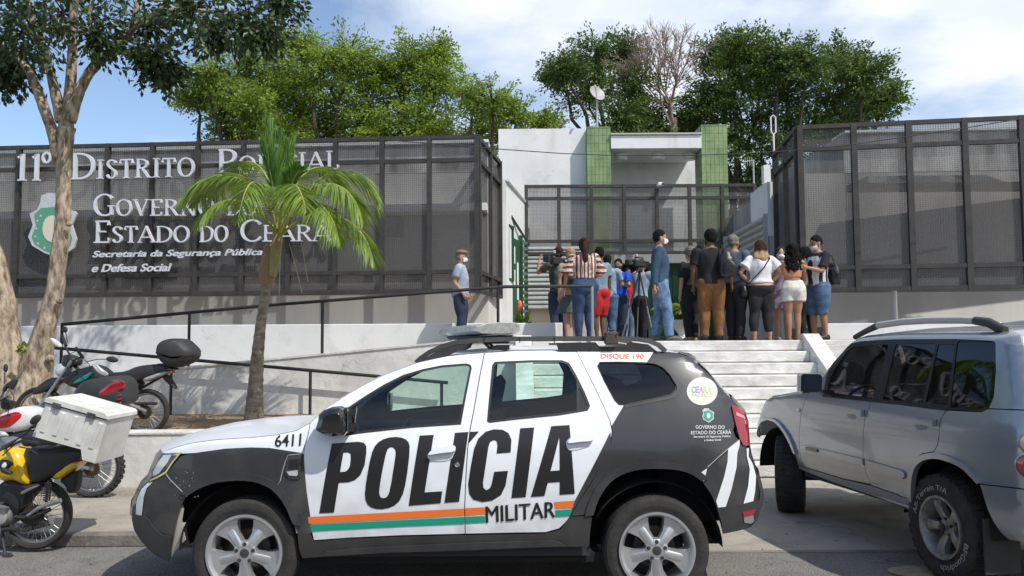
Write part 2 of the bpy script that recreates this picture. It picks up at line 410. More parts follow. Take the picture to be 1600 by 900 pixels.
stringer(.05,.30,'sloping white parapet on the left side of the steps')
t = thing('platform_wall', (9,13.1,1), 'white edge wall of the platform to the right of the steps', 'wall')
MB().rbox((11.4,13.15,1.525),(13.2,.2,.35),.012).build('edge_beam', M_step, t)
MB().box((4.82,13.28,0),(18,13.4,1.36)).build('lower_wall', M_brownw, t)
t = thing('right_planter_wall', (9,15,1.8), 'low white planter wall under the right hand dark screen', 'wall')
MB().rbox((11.55,14.55,1.84),(12.2,.18,.29),.012).build('wall_body', M_wall2, t)
struct('planter_fill', MB().box((5.5,14.64,1.5),(18,16.5,1.93)), M_soil)

# ---------------------------------------------------------------- handrails
def rail_thing(label, path, posts, Y):
    t = thing('handrail', (path[0][0], path[0][1], path[0][2]), label, 'handrail', )
    MB().tube(path, .026, 8).build('top_rail', M_black, t, smooth=True)
    for a, b in posts: MB().tube([a,b], .024, 8).build('post', M_black, t, smooth=True)
    return t
Yr = 13.0
P = [at(96,507,Yr), at(420,477,Yr), at(700,455,Yr), at(790,448,Yr), at(925,447,Yr)]
def tozs(px, pytop, zb, Y): a = at(px,pytop,Y); return (a, Vector((a.x,Y,zb(a.x) if callable(zb) else zb)))
rail_thing('black tubular handrail of the upper ramp, rising to the platform', P,
    [tozs(97,508,rampz,Yr), tozs(296,489,rampz,Yr), tozs(504,471,rampz,Yr), tozs(778,450,1.7,Yr)], Yr)
a, b = tozs(925,447,1.7,Yr)
o = MB().tube([a,b],.024,8).build('post', mat('galvanised_steel',(.35,.36,.37),.4,metal=.6), bpy.data.objects['handrail'], smooth=True)
Yl = 12.75
P2 = [at(80,543,Yl), at(590,588,Yl), at(700,598,Yl)]
def zl(px): return at(px, 543+(px-80)*.0885, Yl)
rail_thing('black tubular lower handrail sloping down to the right against the ramp wall', P2,
    [(zl(q), Vector((zl(q).x,Yl,.58))) for q in (80,268,485,690)], Yl)

# ---------------------------------------------------------------- dark mesh screens
def mesh_mat():
    m = bpy.data.materials.new('perforated_screen_mesh'); m.use_nodes = True; t = m.node_tree; b = t.nodes['Principled BSDF']
    b.inputs['Base Color'].default_value = (.125,.122,.119,1); b.inputs['Roughness'].default_value = .6
    g = t.nodes.new('ShaderNodeNewGeometry'); s = t.nodes.new('ShaderNodeSeparateXYZ'); t.links.new(g.outputs['Position'], s.inputs[0])
    ad = t.nodes.new('ShaderNodeMath'); ad.operation = 'ADD'; t.links.new(s.outputs[0], ad.inputs[0]); t.links.new(s.outputs[1], ad.inputs[1])
    res = []
    for sock in (ad.outputs[0], s.outputs[2]):
        mu = t.nodes.new('ShaderNodeMath'); mu.operation = 'MULTIPLY'; t.links.new(sock, mu.inputs[0]); mu.inputs[1].default_value = 1/.036
        fr = t.nodes.new('ShaderNodeMath'); fr.operation = 'FRACT'; t.links.new(mu.outputs[0], fr.inputs[0])
        lt = t.nodes.new('ShaderNodeMath'); lt.operation = 'LESS_THAN'; t.links.new(fr.outputs[0], lt.inputs[0]); lt.inputs[1].default_value = .36
        res.append(lt)
    mxx = t.nodes.new('ShaderNodeMath'); mxx.operation = 'MAXIMUM'; t.links.new(res[0].outputs[0], mxx.inputs[0]); t.links.new(res[1].outputs[0], mxx.inputs[1])
    n = t.nodes.new('ShaderNodeTexNoise'); n.inputs['Scale'].default_value = .8; t.links.new(g.outputs['Position'], n.inputs[0])
    ma = t.nodes.new('ShaderNodeMath'); ma.operation = 'MULTIPLY_ADD'; t.links.new(mxx.outputs[0], ma.inputs[0]); ma.inputs[1].default_value = .24
    mb_ = t.nodes.new('ShaderNodeMath'); mb_.operation = 'MULTIPLY_ADD'; t.links.new(n.outputs[0], mb_.inputs[0]); mb_.inputs[1].default_value = .20; mb_.inputs[2].default_value = .15
    t.links.new(mb_.outputs[0], ma.inputs[2]); t.links.new(ma.outputs[0], b.inputs['Alpha'])
    return m
M_mesh = mesh_mat()
def screen(label, A, B, z0, z1, nspan, rails, pw=.085, skip=()):
    """vertical framed screen from plan point A to B; rails are heights"""
    A = Vector((A[0],A[1],0)); B = Vector((B[0],B[1],0)); d = (B-A); Ln = d.length; d.normalize(); nn = Vector((d.y,-d.x,0))
    t = thing('mesh_screen', ((A+B)/2)[:2]+(z0,), label, 'screen')
    M = Matrix((d, nn, Vector((0,0,1)))).transposed().to_4x4()
    me = MB().cbox((0,0,(z0+z1)/2),(pw,.10,z1-z0),M).mesh('post', M_frame)
    for i in range(nspan+1):
        link('post', me, t, loc=None).matrix_world = Matrix.Translation(A+d*(Ln*i/nspan)) if False else Matrix.Identity(4)
        o = t.children[-1] if t.children else C.objects[-1]
    for o in [o for o in C.objects if o.parent is t]: bpy.data.objects.remove(o)
    for i in range(nspan+1): link('post', me, t, loc=A+d*(Ln*i/nspan))
    sp = Ln/nspan
    mr = MB().cbox((sp/2,.004,0),(sp-pw-.004,.075,.075),M).mesh('rail', M_frame)
    mp_ = MB().cbox((sp/2,-.035,(z0+z1)/2),(sp-.02,.006,z1-z0-.04),M).mesh('mesh_panel', M_mesh)
    for i in range(nspan):
        for z in [z0+.038]+rails+[z1-.038]: link('rail', mr, t, loc=A+d*(sp*i)+Vector((0,0,z)))
        link('mesh_panel', mp_, t, loc=A+d*(sp*i))
    return t, A, d, nn, M
LA = at(745,300,16.0); LB = at(0,300,16.7)
ld = (Vector((LB.x,LB.y,0))-Vector((LA.x,LA.y,0))); lsp = ld.length/ (745/71.5); ld.normalize()
LE = Vector((LA.x,LA.y,0))+ld*lsp*14
zt, zb_ = 5.73, 2.655
scrL = screen('dark mesh screen with silver government lettering in front of the left building', (LE.x,LE.y), (LA.x,LA.y), zb_, zt, 14, [5.24, 3.06])
ls2 = at(781,300,18.4)
screen('narrow dark mesh screen turning the corner beside the courtyard entrance', (LA.x+.03,LA.y+.1), (ls2.x,ls2.y), zb_, zt, 2, [5.24,3.06])
RA = at(1252,300,15.1); RB = at(1600,300,14.5)
rd = (Vector((RB.x,RB.y,0))-Vector((RA.x,RA.y,0))); rsp = rd.length/4; rd.normalize(); RE = Vector((RA.x,RA.y,0))+rd*rsp*8
screen('tall dark mesh screen without lettering in front of the right building', (RA.x,RA.y), (RE.x,RE.y), 2.57, 5.64, 8, [5.19,3.0], pw=.10)
rs2 = at(1212,300,17.3)
screen('narrow dark mesh screen turning back from the right screen to the courtyard', (rs2.x,rs2.y), (RA.x-.03,RA.y+.1), 2.57, 5.64, 2, [5.19,3.0])
MA = at(822,300,21.5); MC = at(1179,300,21.5)
screen('dark mesh screen hung across the courtyard in front of the entrance block', (MA.x,21.5), (MC.x,21.5), 3.95, 5.78, 7, [5.42,4.3], pw=.085)

# ---------------------------------------------------------------- buildings
M_lg = mat('pale_grey_plaster', (0.76,0.75,0.71), 0.9, col2=(0.62,0.61,0.58), scale=.8, bump=0.15, bscale=10, stretch=(1,1,.3))
M_dg = mat('dark_grey_wall_paint', (0.42,0.41,0.395), 0.9, col2=(0.24,0.235,0.23), scale=.9, detail=8, stretch=(1,1,.35))  # upper walls behind the screens, coloured a darker grey than the plinth
M_st = mat('stained_concrete', (0.60,0.60,0.58), 0.92, col2=(0.16,0.15,0.14), scale=1.6, detail=9, stretch=(1,1,.25))
bl = thing('left_building', (-6,18,2), 'plain grey single storey building behind the lettered screen', 'building')
nb = Vector((ld.y,-ld.x,0));  # pointing away from the camera?
if nb.y < 0: nb = -nb
fA = Vector((LA.x,LA.y,0))+nb*1.15+Vector((.1,0,0)); fB = LE+nb*1.15
cA = (ls2.x+.02, ls2.y+.05); cB = (.30,22.1)
extr([(fB.x,fB.y),(fA.x,fA.y),(cA[0]-.12,cA[1]),(cA[0],cA[1]+.1),cB,(.30,23.2),(-14,24)], 1.2, 2.70).build('plinth', M_lg, bl)
extr([(fB.x,fB.y+.01),(fA.x,fA.y+.01),(cA[0]-.12,cA[1]+.01),(cA[0]-.01,cA[1]+.1),(cB[0]-.01,cB[1]),(.29,23.2),(-14,24)], 2.701, 5.25).build('wall', M_dg, bl)
extr([(fB.x,fB.y),(fA.x,fA.y),(cA[0]-.12,cA[1]),(cA[0],cA[1]+.1),(-.6,20),(-14,21)], 5.251, 5.84).build('parapet', M_st, bl)
mb = MB(); extr([(fB.x,fB.y-.55),(fA.x,fA.y-.55),(fA.x,fA.y-.004),(fB.x,fB.y-.004)], 4.35, 4.5, mb); mb.build('awning_slab', M_wall2, bl)
extr([(fB.x,fB.y-.12),(fA.x+.02,fA.y-.12),(fA.x+.02,fA.y+.3),(fB.x,fB.y+.3)], 5.842, 5.90).build('parapet_cap', M_wall2, bl)
M_win = mat('dark_window_glass', (.02,.022,.026), .12)
for px0,px1,py0,py1 in ((5,52,340,455),(600,626,328,366),(180,260,345,430)):
    a = at(px0,py1,fA.y-.03+ (fB.y-fA.y)*0); b = at(px1,py0,fA.y-.03)
    Yw = fA.y+(a.x-fA.x)*((fB.y-fA.y)/(fB.x-fA.x))-.04
    w_ = MB().box((a.x,Yw-.03,a.z),(b.x,Yw+.12,b.z)).build('window', M_win, bl)
    MB().box((a.x-.04,Yw-.05,a.z-.04),(a.x,Yw+.10,b.z+.04)).box((b.x,Yw-.05,a.z-.04),(b.x+.04,Yw+.10,b.z+.04)).box((a.x,Yw-.05,b.z),(b.x,Yw+.10,b.z+.04)).box((a.x,Yw-.05,a.z-.04),(b.x,Yw+.10,a.z)).build('window_frame', M_frame, w_)
t = thing('courtyard_wall', (0,20,2), 'white side wall of the courtyard left of the entrance, with a sloping gutter pipe', 'wall')
extr([(cA[0]+.005,cA[1]+.12),(cA[0]+.12,cA[1]+.12),(cB[0]+.14,cB[1]),(cB[0]+.02,cB[1])],1.698,5.36).build('wall_body', M_wall2, t)
MB().tube([(cA[0]+.15,cA[1]+.1,5.34),(cB[0]+.15,cB[1],5.34),(cB[0]+.15,cB[1],3)],.035,8).build('gutter_pipe', M_white, t, smooth=True)
rb = thing('right_building', (9,18,2), 'plain grey single storey building behind the right mesh screen', 'building')
extr([(5.72,16.35),(18,15.6),(18,24),(5.85,24),(5.62,17.5)],1.2,2.62).build('plinth', M_lg, rb)
extr([(5.74,16.37),(18,15.62),(18,24),(5.87,24),(5.64,17.5)],2.621,5.0).build('wall', M_dg, rb)
extr([(6.6,16.31),(18,15.6),(18,24),(6.6,24)],5.001,5.78).build('parapet', M_st, rb)
MB().box((6.5,15.0,4.55),(18,15.99,4.68)).build('awning_slab', M_grey, rb)
extr([(6.6,16.2),(18,15.45),(18,16.2),(6.6,16.9)],5.782,5.83).build('parapet_cap', M_wall2, rb)
a = at(1425,457,14.9); MB().tube([(a.x,15.6,1.9),(a.x,15.6,2.62)],.05,8).build('drain_pipe', M_white, rb, smooth=True)
t = thing('courtyard_wall', (5.5,19,3), 'white side wall right of the courtyard above the slanted slats', 'wall')
extr([(5.42,17.45),(5.6,17.45),(5.66,18.9),(5.48,18.9)],3.9,5.05).build('wall_body', M_wall2, t)
extr([(5.44,17.46),(5.6,17.46),(5.72,22.0),(5.56,22.0)],1.698,3.899).build('lower_wall', M_grey, t)
a = at(1197,276,18.2); MB().rbox((a.x,18.2,5.35),(.16,.16,.4),.01).build('pier', M_wall2, t)
# slatted gates
def louvre(label, A, B, z0, z1, n, m_, dep=.07):
    A = Vector((A[0],A[1],0)); B = Vector((B[0],B[1],0)); d = (B-A); Ln = d.length; d.normalize(); nn = Vector((d.y,-d.x,0))
    t = thing('slatted_gate', ((A+B)/2)[:2]+(z0,), label, 'gate')
    M = Matrix((d, nn, Vector((0,0,1)))).transposed().to_4x4(); p = (z1-z0)/n
    me = MB().add([(0,0,.0),(Ln,0,.0),(Ln,dep,p*.25),(0,dep,p*.25),(0,dep,p*.6),(Ln,dep,p*.6),(Ln,.01,p*.98),(0,.01,p*.98)],
                  [(0,1,2,3),(3,2,5,4),(4,5,6,7),(0,7,6,1),(0,3,4,7),(1,6,5,2)],M).mesh('slat', m_)
    for i in range(n): link('slat', me, t, loc=A+Vector((0,0,z0+i*p)))
    for s_ in (0,Ln):
        o = MB().cbox((s_,.0,(z0+z1)/2),(.05,.09,z1-z0+.05),M).build('frame', M_slat, t); o.location = o.location+Vector((A.x,A.y,0))
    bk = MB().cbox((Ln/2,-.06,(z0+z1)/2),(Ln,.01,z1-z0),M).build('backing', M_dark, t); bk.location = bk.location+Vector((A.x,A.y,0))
    return t
q0 = at(822,400,21.45); q1 = at(908,400,21.45)
louvre('wide aluminium slatted gate facing the steps, left of the entrance', (q0.x,21.55), (q1.x,21.55), at(822,483,21.5).z, at(822,384,21.5).z, 14, M_slat)
louvre('aluminium slatted gate on the right courtyard wall, seen at a slant', (5.5,21.3), (5.38,17.5), 2.9, 4.35, 10, M_slat)
# open green gate on the left
g0 = at(787,440,18.9); g1 = at(812,440,21.0)
t = thing('green_gate', (g0.x,18.9,1.7), 'open dark green metal gate leaf with pasted paper notices', 'gate')
dd = Vector((g1.x-g0.x+.12,2.1,0)).normalized(); nn = Vector((dd.y,-dd.x,0)); Mg = Matrix((dd,nn,Vector((0,0,1)))).transposed().to_4x4(); Mg.translation = (g0.x+.04,18.9,0)
MB().box((.45,0,1.75),(1.35,.04,4.15),Mg).build('door_leaf', M_gdoor, t)
MB().box((0,.02,3.1),(.06,.08,4.4),Mg).box((.44,.04,3.1),(.5,.09,4.4),Mg).box((0,.02,4.34),(.5,.08,4.4),Mg).box((0,.02,3.1),(.5,.08,3.16),Mg).build('window_frame', M_gdoor, t)
MB().box((.06,.03,3.16),(.44,.05,4.34),Mg).build('pane', M_win, t)
MB().tube([Mg@Vector((.4,.05,4.62)),Mg@Vector((2.3,.05,4.18))],.035,6).build('top_bar', M_gdoor, t)
for i in range(15):
    z = 1.95+i*.155
    MB().add([(1.42,.02,z),(1.95,.02,z-.02),(1.95,.10,z+.05),(1.42,.10,z+.07)],[(0,1,2,3)],Mg).add([(1.42,.02,z+.006),(1.95,.02,z-.014),(1.95,.10,z+.056),(1.42,.10,z+.076)],[(3,2,1,0)],Mg).build('slat', M_slat, t)
MB().box((1.38,.0,1.75),(1.43,.09,4.3),Mg).box((1.94,.0,1.75),(1.99,.09,4.2),Mg).build('frame', M_gdoor, t)
for (u0,u1,z0,z1) in ((.62,.80,3.55,3.95),(.62,.80,3.0,3.4),(.98,1.14,2.7,3.6)):
    MB().box((u0,.042,z0),(u1,.046,z1),Mg).build('notice', M_white, t)

# central entrance block
cbk = thing('entrance_block', (3,23,1.7), 'white entrance block with two green tiled pillars and a canopy', 'building')
def X(px,Y): return (px-800)/1300*Y
MB().box((X(780,23),23.0,1.7),(X(920,22.8)-.002,24.4,7.66)).build('left_wall', M_wall2, cbk)
def pillar(x0,x1,z1):
    p = MB().box((x0+.012,22.612,1.7),(x1-.012,23.4,z1-.01)).build('pillar', M_joint, cbk)
    nx = 6; w_ = (x1-x0)/nx; h = .22; me = MB().rbox((w_/2,.01,h/2),(w_-.006,.02,h-.006),.002).mesh('tile', M_tile)
    mes = MB().rbox((.01,.19,h/2),(.02,.37,h-.006),.003).mesh('tile', M_tile)
    z = z1-h
    while z > 3.7:
        for i in range(nx): link('tile', me, p, loc=(x0+i*w_,22.6,z+.0))
        for j in range(2): link('tile', mes, p, loc=(x1-.012,22.64+.38*j,z)); link('tile', mes, p, loc=(x0-.008,22.64+.38*j,z))
        z -= h
    MB().box((x0,22.59,z1-.009),(x1,23.42,z1+.02)).build('cap', M_tile, p)
px0 = X(920,22.6); px1 = X(957.5,22.6); px2 = X(1101,22.6); px3 = X(1142.5,22.6)
pillar(px0,px1,7.58); pillar(px2,px3,7.62)
MB().rbox(((px1+px2)/2,23.5,7.16),(px2-px1-.004,1.9,.37),.01).build('canopy', M_wall2, cbk)
MB().rbox(((px1+px2)/2,23.5,7.375),(px2-px1+.02,2.0,.05),.01).build('canopy_cap', M_grey, cbk)
MB().box((px1-.3,24.46,1.7),(px3+.1,24.6,7.3)).build('back_wall', M_wall2, cbk)
MB().box((X(960,22.2),22.1,3.78),(X(1170,22.2),22.4,4.05)).build('lintel', M_wall2, cbk)
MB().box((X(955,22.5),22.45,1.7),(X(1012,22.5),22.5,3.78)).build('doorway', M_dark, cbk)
for i in range(4):
    a_ = X(1012,22.3)+i*.66; MB().rbox((a_+.33,22.3,2.74),(.655,.05,2.06),.008).build('door_panel', M_gdoor, cbk)
MB().box((X(957,22.2),22.2,1.7),(X(961,22.2),22.5,3.8)).build('door_jamb', M_wall2, cbk)
MB().box((X(820,21.75),21.75,1.7),(X(908,21.75),21.85,2.62)).build('wall', mat('beige_plaster',(.5,.44,.36),.9,var=.15,scale=1), cbk)
MB().box((X(908,21.9),21.9,1.7),(X(957,21.9),22.0,3.9)).build('wall', M_grey, cbk)
MB().box((px3,23.2,1.7),(7.6,23.4,5.1)).build('rough_wall', mat('bare_masonry',(.34,.30,.26),.95,var=.4,scale=5,bump=.6,bscale=14), cbk)
for px in (970,1029,1078):
    t = thing('ceiling_lamp', at(px,240,23.2), {970:'round white ceiling lamp under the canopy beside the left green pillar',1029:'round white ceiling lamp in the middle of the canopy',1078:'round white ceiling lamp under the canopy near the right green pillar'}[px], 'lamp', 'round lamps under the canopy')
    c_ = at(px,240,23.2); Mx = Matrix.Translation((c_.x,23.2,0))
    MB().lathe([(0,6.80),(.17,6.80),(.185,6.815),(.185,6.97),(0,6.97)],20,Mx).build('lamp_body', M_wall2, t, smooth=True)
    MB().lathe([(0,6.785),(.14,6.785),(.15,6.801),(0,6.802)],20,Mx).build('diffuser', mat('frosted_diffuser',(.6,.62,.6),.3), t, smooth=True)

# small fittings
def cyl(mb, a, b, r, n=10): return mb.tube([a,b], r, n)
c_ = at(933,146,22.9)
t = thing('satellite_dish', (c_.x,22.9,7.6), 'small pale satellite dish on a pole above the green pillar', 'satellite dish')
Md = Matrix.Translation((c_.x,22.85,c_.z)) @ Matrix.Rotation(R(62),4,'X') @ Matrix.Rotation(R(28),4,'Y')
MB().lathe([(0,-.05),(.08,-.046),(.16,-.03),(.24,.0),(.245,.006),(.16,-.022),(0,-.042)],22,Md).build('dish', mat('dish_grey',(.36,.36,.34),.5,var=.2,scale=4), t, smooth=True)
MB().tube([(c_.x,23.0,7.5),(c_.x,23.0,c_.z),(c_.x,22.9,c_.z)],.03,8).build('pole', M_slat, t, smooth=True)
MB().tube([(c_.x,22.85,c_.z-.2),(c_.x-.1,22.45,c_.z+.05)],.012,6).cbox((c_.x-.1,22.44,c_.z+.06),(.05,.09,.06)).build('receiver_arm', M_slat, t)
c_ = at(1208,185,17.6)
t = thing('antenna_pole', (c_.x,17.6,5), 'thin white antenna pole on the right courtyard wall', 'antenna')
MB().tube([(c_.x,17.6,5.2),(c_.x,17.6,c_.z-.35)],.018,8).tube([(c_.x,17.6,c_.z-.35),(c_.x-.05,17.6,c_.z-.3),(c_.x-.05,17.6,c_.z+.03),(c_.x,17.6,c_.z+.07),(c_.x+.05,17.6,c_.z+.03),(c_.x+.05,17.6,c_.z-.3),(c_.x,17.6,c_.z-.35)],.015,6).build('pole', M_white, t, smooth=True)
c_ = at(1177,250,22.5)
t = thing('roof_aerial', (c_.x,22.5,5), 'small metal television aerial right of the green pillar', 'aerial')
mb = MB().tube([(c_.x,22.5,4.6),(c_.x,22.5,c_.z)],.022,6).tube([(c_.x-.25,22.5,c_.z-.05),(c_.x+.03,22.5,c_.z)],.012,6)
for k in range(4): mb.tube([(c_.x-.22+.06*k,22.5,c_.z-.16),(c_.x-.22+.06*k,22.5,c_.z+.08)],.008,5)
mb.build('mast', M_slat, t)
c_ = at(1193,322,18.6)
t = thing('flood_lamp', tuple(c_), 'silver spot lamp on a bracket on the right white courtyard wall', 'lamp')
MB().lathe([(.03,-.12),(.06,-.06),(.12,.08),(.125,.1),(.11,.09),(.02,-.04)],16,Matrix.Translation(c_)@Matrix.Rotation(R(115),4,'Y')).build('lamp_head', M_slat, t, smooth=True)
MB().tube([c_+Vector((.08,0,.03)),c_+Vector((.3,0,.04))],.018,6).build('bracket', M_white, t)
c_ = at(1031,289,21.35)
t = thing('security_camera', tuple(c_), 'small white security camera on top of the middle screen', 'camera')
MB().rbox((c_.x,21.3,c_.z),(.15,.2,.09),.02).build('camera_body', M_white, t)
MB().cbox((c_.x+.05,21.19,c_.z),(.05,.02,.05)).build('lens', M_black, t)
# cable
pts = [(560,216),(700,226),(780,233),(880,240),(960,243),(1060,243),(1140,241),(1230,236),(1330,226),(1420,213),(1520,198),(1640,178)]
MB().tube([at(px,py,14.6-.9*abs((px-1000)/600)) for px,py in pts],.0085,5).build('overhead_cable', mat('cable_rubber',(.03,.03,.03),.7), None, label='thin dark cable sagging across the courtyard in front of both screens', cat='cable')

# ---------------------------------------------------------------- lettering on the left screen
tS, SA, sd, sn, SM = scrL
def spt(px, py, off=.11):
    """point on the screen's front face plane"""
    dr = ray(px,py); o_ = Vector((0,0,EYE)); pl = SA+sn*off
    k = (pl-o_).dot(sn)/dr.dot(sn); p = o_+dr*k
    return Vector(((p-SA).dot(sd), p.z))
def sblock(name, loops_or_mesh, th, m_, off=.09, parent=tS, lift=0):
    """2D shape in screen coordinates (s,z) -> extruded solid standing off the screen"""
    vs, fs = loops_or_mesh
    n = len(vs)
    ed = {}
    for f in fs:
        for i in range(len(f)):
            a_, b_ = f[i], f[(i+1)%len(f)]; ed[(a_,b_)] = 1
    front = [tuple(SA+sd*x_+sn*(off+th+lift)+Vector((0,0,z_))) for x_,z_ in vs]
    back = [tuple(SA+sd*x_+sn*off+Vector((0,0,z_))) for x_,z_ in vs]
    F = [tuple(f) for f in fs]+[(a_,b_,b_+n,a_+n) for (a_,b_) in ed if (b_,a_) not in ed]
    return MB().add(front+back, F).build(name, m_, parent)
# serif capitals drawn as broad-nib strokes in a unit box
CAPS = {
 'A': (.78, [[(0,.0),(.39,1)],[(.36,1),(.78,0)],[(.16,.32),(.6,.32)]], [(-.06,.16),(.62,.94)]),
 'C': (.72, [[(.70,.78),(.62,.92),(.44,.99),(.25,.93),(.10,.75),(.05,.5),(.10,.25),(.25,.07),(.44,.01),(.62,.07),(.72,.2)]], []),
 'D': (.82, [[(.14,0),(.14,1)],[(.05,.97),(.40,.97),(.62,.88),(.76,.70),(.78,.5),(.76,.3),(.62,.12),(.40,.03),(.05,.03)]], [(.0,.28)]),
 'E': (.62, [[(.14,0),(.14,1)],[(.05,.97),(.55,.97),(.56,.80)],[(.14,.51),(.44,.51)],[(.05,.03),(.57,.03),(.60,.22)]], [(.0,.28)]),
 'G': (.80, [[(.72,.78),(.62,.92),(.44,.99),(.25,.93),(.10,.75),(.05,.5),(.10,.25),(.25,.07),(.44,.01),(.60,.05),(.70,.12)],[(.70,.05),(.70,.42)]], [(.56,.82,.42)]),
 'I': (.34, [[(.17,0),(.17,1)]], [(.02,.32),(.02,.32,1)]),
 'L': (.60, [[(.14,0),(.14,1)],[(.05,.03),(.54,.03),(.57,.24)]], [(.0,.28),(.0,.28,1)]),
 'N': (.84, [[(.14,0),(.14,1)],[(.12,1),(.70,0)],[(.70,0),(.70,1)]], [(.0,.28),(-.02,.18,1),(.56,.84,1)]),
 'O': (.82, [[(.41,.99),(.22,.93),(.09,.74),(.05,.5),(.09,.26),(.22,.07),(.41,.01),(.60,.07),(.73,.26),(.77,.5),(.73,.74),(.60,.93),(.41,.99)]], []),
 'P': (.64, [[(.14,0),(.14,1)],[(.05,.97),(.40,.97),(.56,.88),(.60,.73),(.55,.58),(.40,.48),(.14,.48)]], [(.0,.28)]),
 'R': (.74, [[(.14,0),(.14,1)],[(.05,.97),(.38,.97),(.54,.88),(.58,.74),(.53,.60),(.38,.51),(.14,.51)],[(.36,.50),(.66,.02)]], [(.0,.28),(.60,.80)]),
 'S': (.56, [[(.48,.80),(.42,.93),(.27,.98),(.12,.90),(.08,.74),(.18,.60),(.38,.46),(.50,.32),(.48,.13),(.33,.02),(.15,.05),(.06,.20)]], []),
 'T': (.66, [[(.33,0),(.33,1)],[(.03,.78),(.05,.97),(.61,.97),(.63,.78)]], [(.19,.47)]),
 'V': (.76, [[(.06,1),(.40,0)],[(.36,0),(.70,1)]], [(-.06,.18,1),(.58,.82,1)]),
 '1': (.40, [[(.20,0),(.20,1),(.05,.86)]], [(.05,.35)]),
 'º': (.38, [[(.19,.99),(.08,.92),(.05,.8),(.08,.68),(.19,.61),(.30,.68),(.33,.8),(.30,.92),(.19,.99)]], []),
}
def serif_glyph(ch, w, h):
    """returns list of quads-meshes (vs,fs) in 0..w, 0..h"""
    adv, strokes, ser = CAPS[ch]; sx = w/adv; out_ = []
    thick = (.135 if ch != 'º' else .085)*h; thin = .065*h
    for st_ in strokes:
        P_ = [Vector((a*sx, b*h)) for a, b in st_]
        if len(P_) > 4:
            cl = (P_[0]-P_[-1]).length < 1e-6
            P_ = [Vector(p) for p in smooth_loop([tuple(p) for p in P_], 2, False)]
        vs = []; fs = []
        for i, p in enumerate(P_):
            d = (P_[min(i+1,len(P_)-1)]-P_[max(i-1,0)])
            if i in (0,len(P_)-1) and (P_[0]-P_[-1]).length < 1e-6: d = P_[1]-P_[-2]
            d.normalize(); wv = thin+(thick-thin)*abs(d.y)**1.3
            if ch in 'ANV' and len(st_) == 2 and d.x*d.y*(1 if ch != 'x' else 1) > 0 and abs(d.y) > .2: wv = thin*1.15
            if ch == 'N' and abs(d.x) < .05: wv = thin*1.2
            nrm = Vector((-d.y,d.x)); q = p.copy(); m_ = wv/2*.8
            q.y = min(max(q.y, 0), h)
            vs += [tuple(q+nrm*wv/2), tuple(q-nrm*wv/2)]
        for i in range(len(P_)-1): fs.append((2*i,2*i+1,2*i+3,2*i+2))
        out_.append((vs,fs))
    for s_ in ser:
        x0, x1 = s_[0]*sx, s_[1]*sx; y0 = (s_[2]*h if len(s_) > 2 else 0)
        if y0 > .5*h: y0 = h-.05*h
        out_.append(([(x0,y0),(x1,y0),(x1,y0+.05*h),(x0,y0+.05*h)],[(0,1,2,3)]))
    return out_
def serif_line(glyphs):
    """glyphs: (char, px0, px1, py_base, py_top)"""
    for g in glyphs:
        ch, xa, xb, yb, yt = g[:5]
        p0 = spt(xa,yb); p1 = spt(xb,yt); w_ = p1.x-p0.x; h_ = p1.y-p0.y
        vs = []; fs = []; acc = 0; allm = MB()
        for k, (v2, f2) in enumerate(serif_glyph(ch, w_, h_)):
            n = len(v2); th = .055+.0015*k
            fr_ = [tuple(SA+sd*(p0.x+x_)+sn*(.10+th)+Vector((0,0,p0.y+z_))) for x_,z_ in v2]
            bk_ = [tuple(SA+sd*(p0.x+x_)+sn*.10+Vector((0,0,p0.y+z_))) for x_,z_ in v2]
            ed = {(f[i],f[(i+1)%4]) for f in f2 for i in range(4)}
            allm.add(fr_+bk_, [tuple(f) for f in f2]+[(a_,b_,b_+n,a_+n) for (a_,b_) in ed if (b_,a_) not in ed])
        o = allm.build('letter', M_lett, tS)
def cap_row(words, yb_fn, big, small, gap):
    """words: list of (text, x0, x1); first letter big"""
    for text, x0, x1, bigfirst in words:
        ws = [CAPS[c.replace('Á','A')][0]*(big if (i == 0 and bigfirst) else small) for i, c in enumerate(text)]
        tot = sum(ws)+gap*(len(text)-1)*small; k = (x1-x0)/tot; x_ = x0
        for i, c in enumerate(text):
            hh = big if (i == 0 and bigfirst) else small
            yb = yb_fn(x_); cc_ = 'A' if c == 'Á' else c
            serif_line([(cc_, x_, x_+ws[i]*k, yb, yb-hh)])
            if c == 'Á':
                a_ = spt(x_+ws[i]*k*.50, yb-hh-3); b_ = spt(x_+ws[i]*k*.82, yb-hh-13)
                sblock('accent', ([(a_.x,a_.y),(a_.x+.07,a_.y),(b_.x+.02,b_.y),(b_.x-.09,b_.y)],[(0,1,2,3)]), .05, M_lett, .10)
            x_ += ws[i]*k+gap*small*k
line = lambda xa,ya,xb,yb: (lambda x_: ya+(yb-ya)*(x_-xa)/(xb-xa))
serif_line([('1',27,45,283,241),('1',50,67,283,241),('º',65,83,282,238)])
cap_row([('DISTRITO',112,305,True)], line(112,281,305,276), 42, 30, .10)
cap_row([('POLICIAL',340,530,True)], line(340,275,530,264), 42, 29, .10)
cap_row([('GOVERNO',147,336,True),('DO',356,402,False)], line(147,338,402,337), 35, 26, .08)
cap_row([('ESTADO',148,297,True),('DO',313,357,False),('CEARÁ',376,517,True)], line(148,380,517,377), 35, 26, .08)
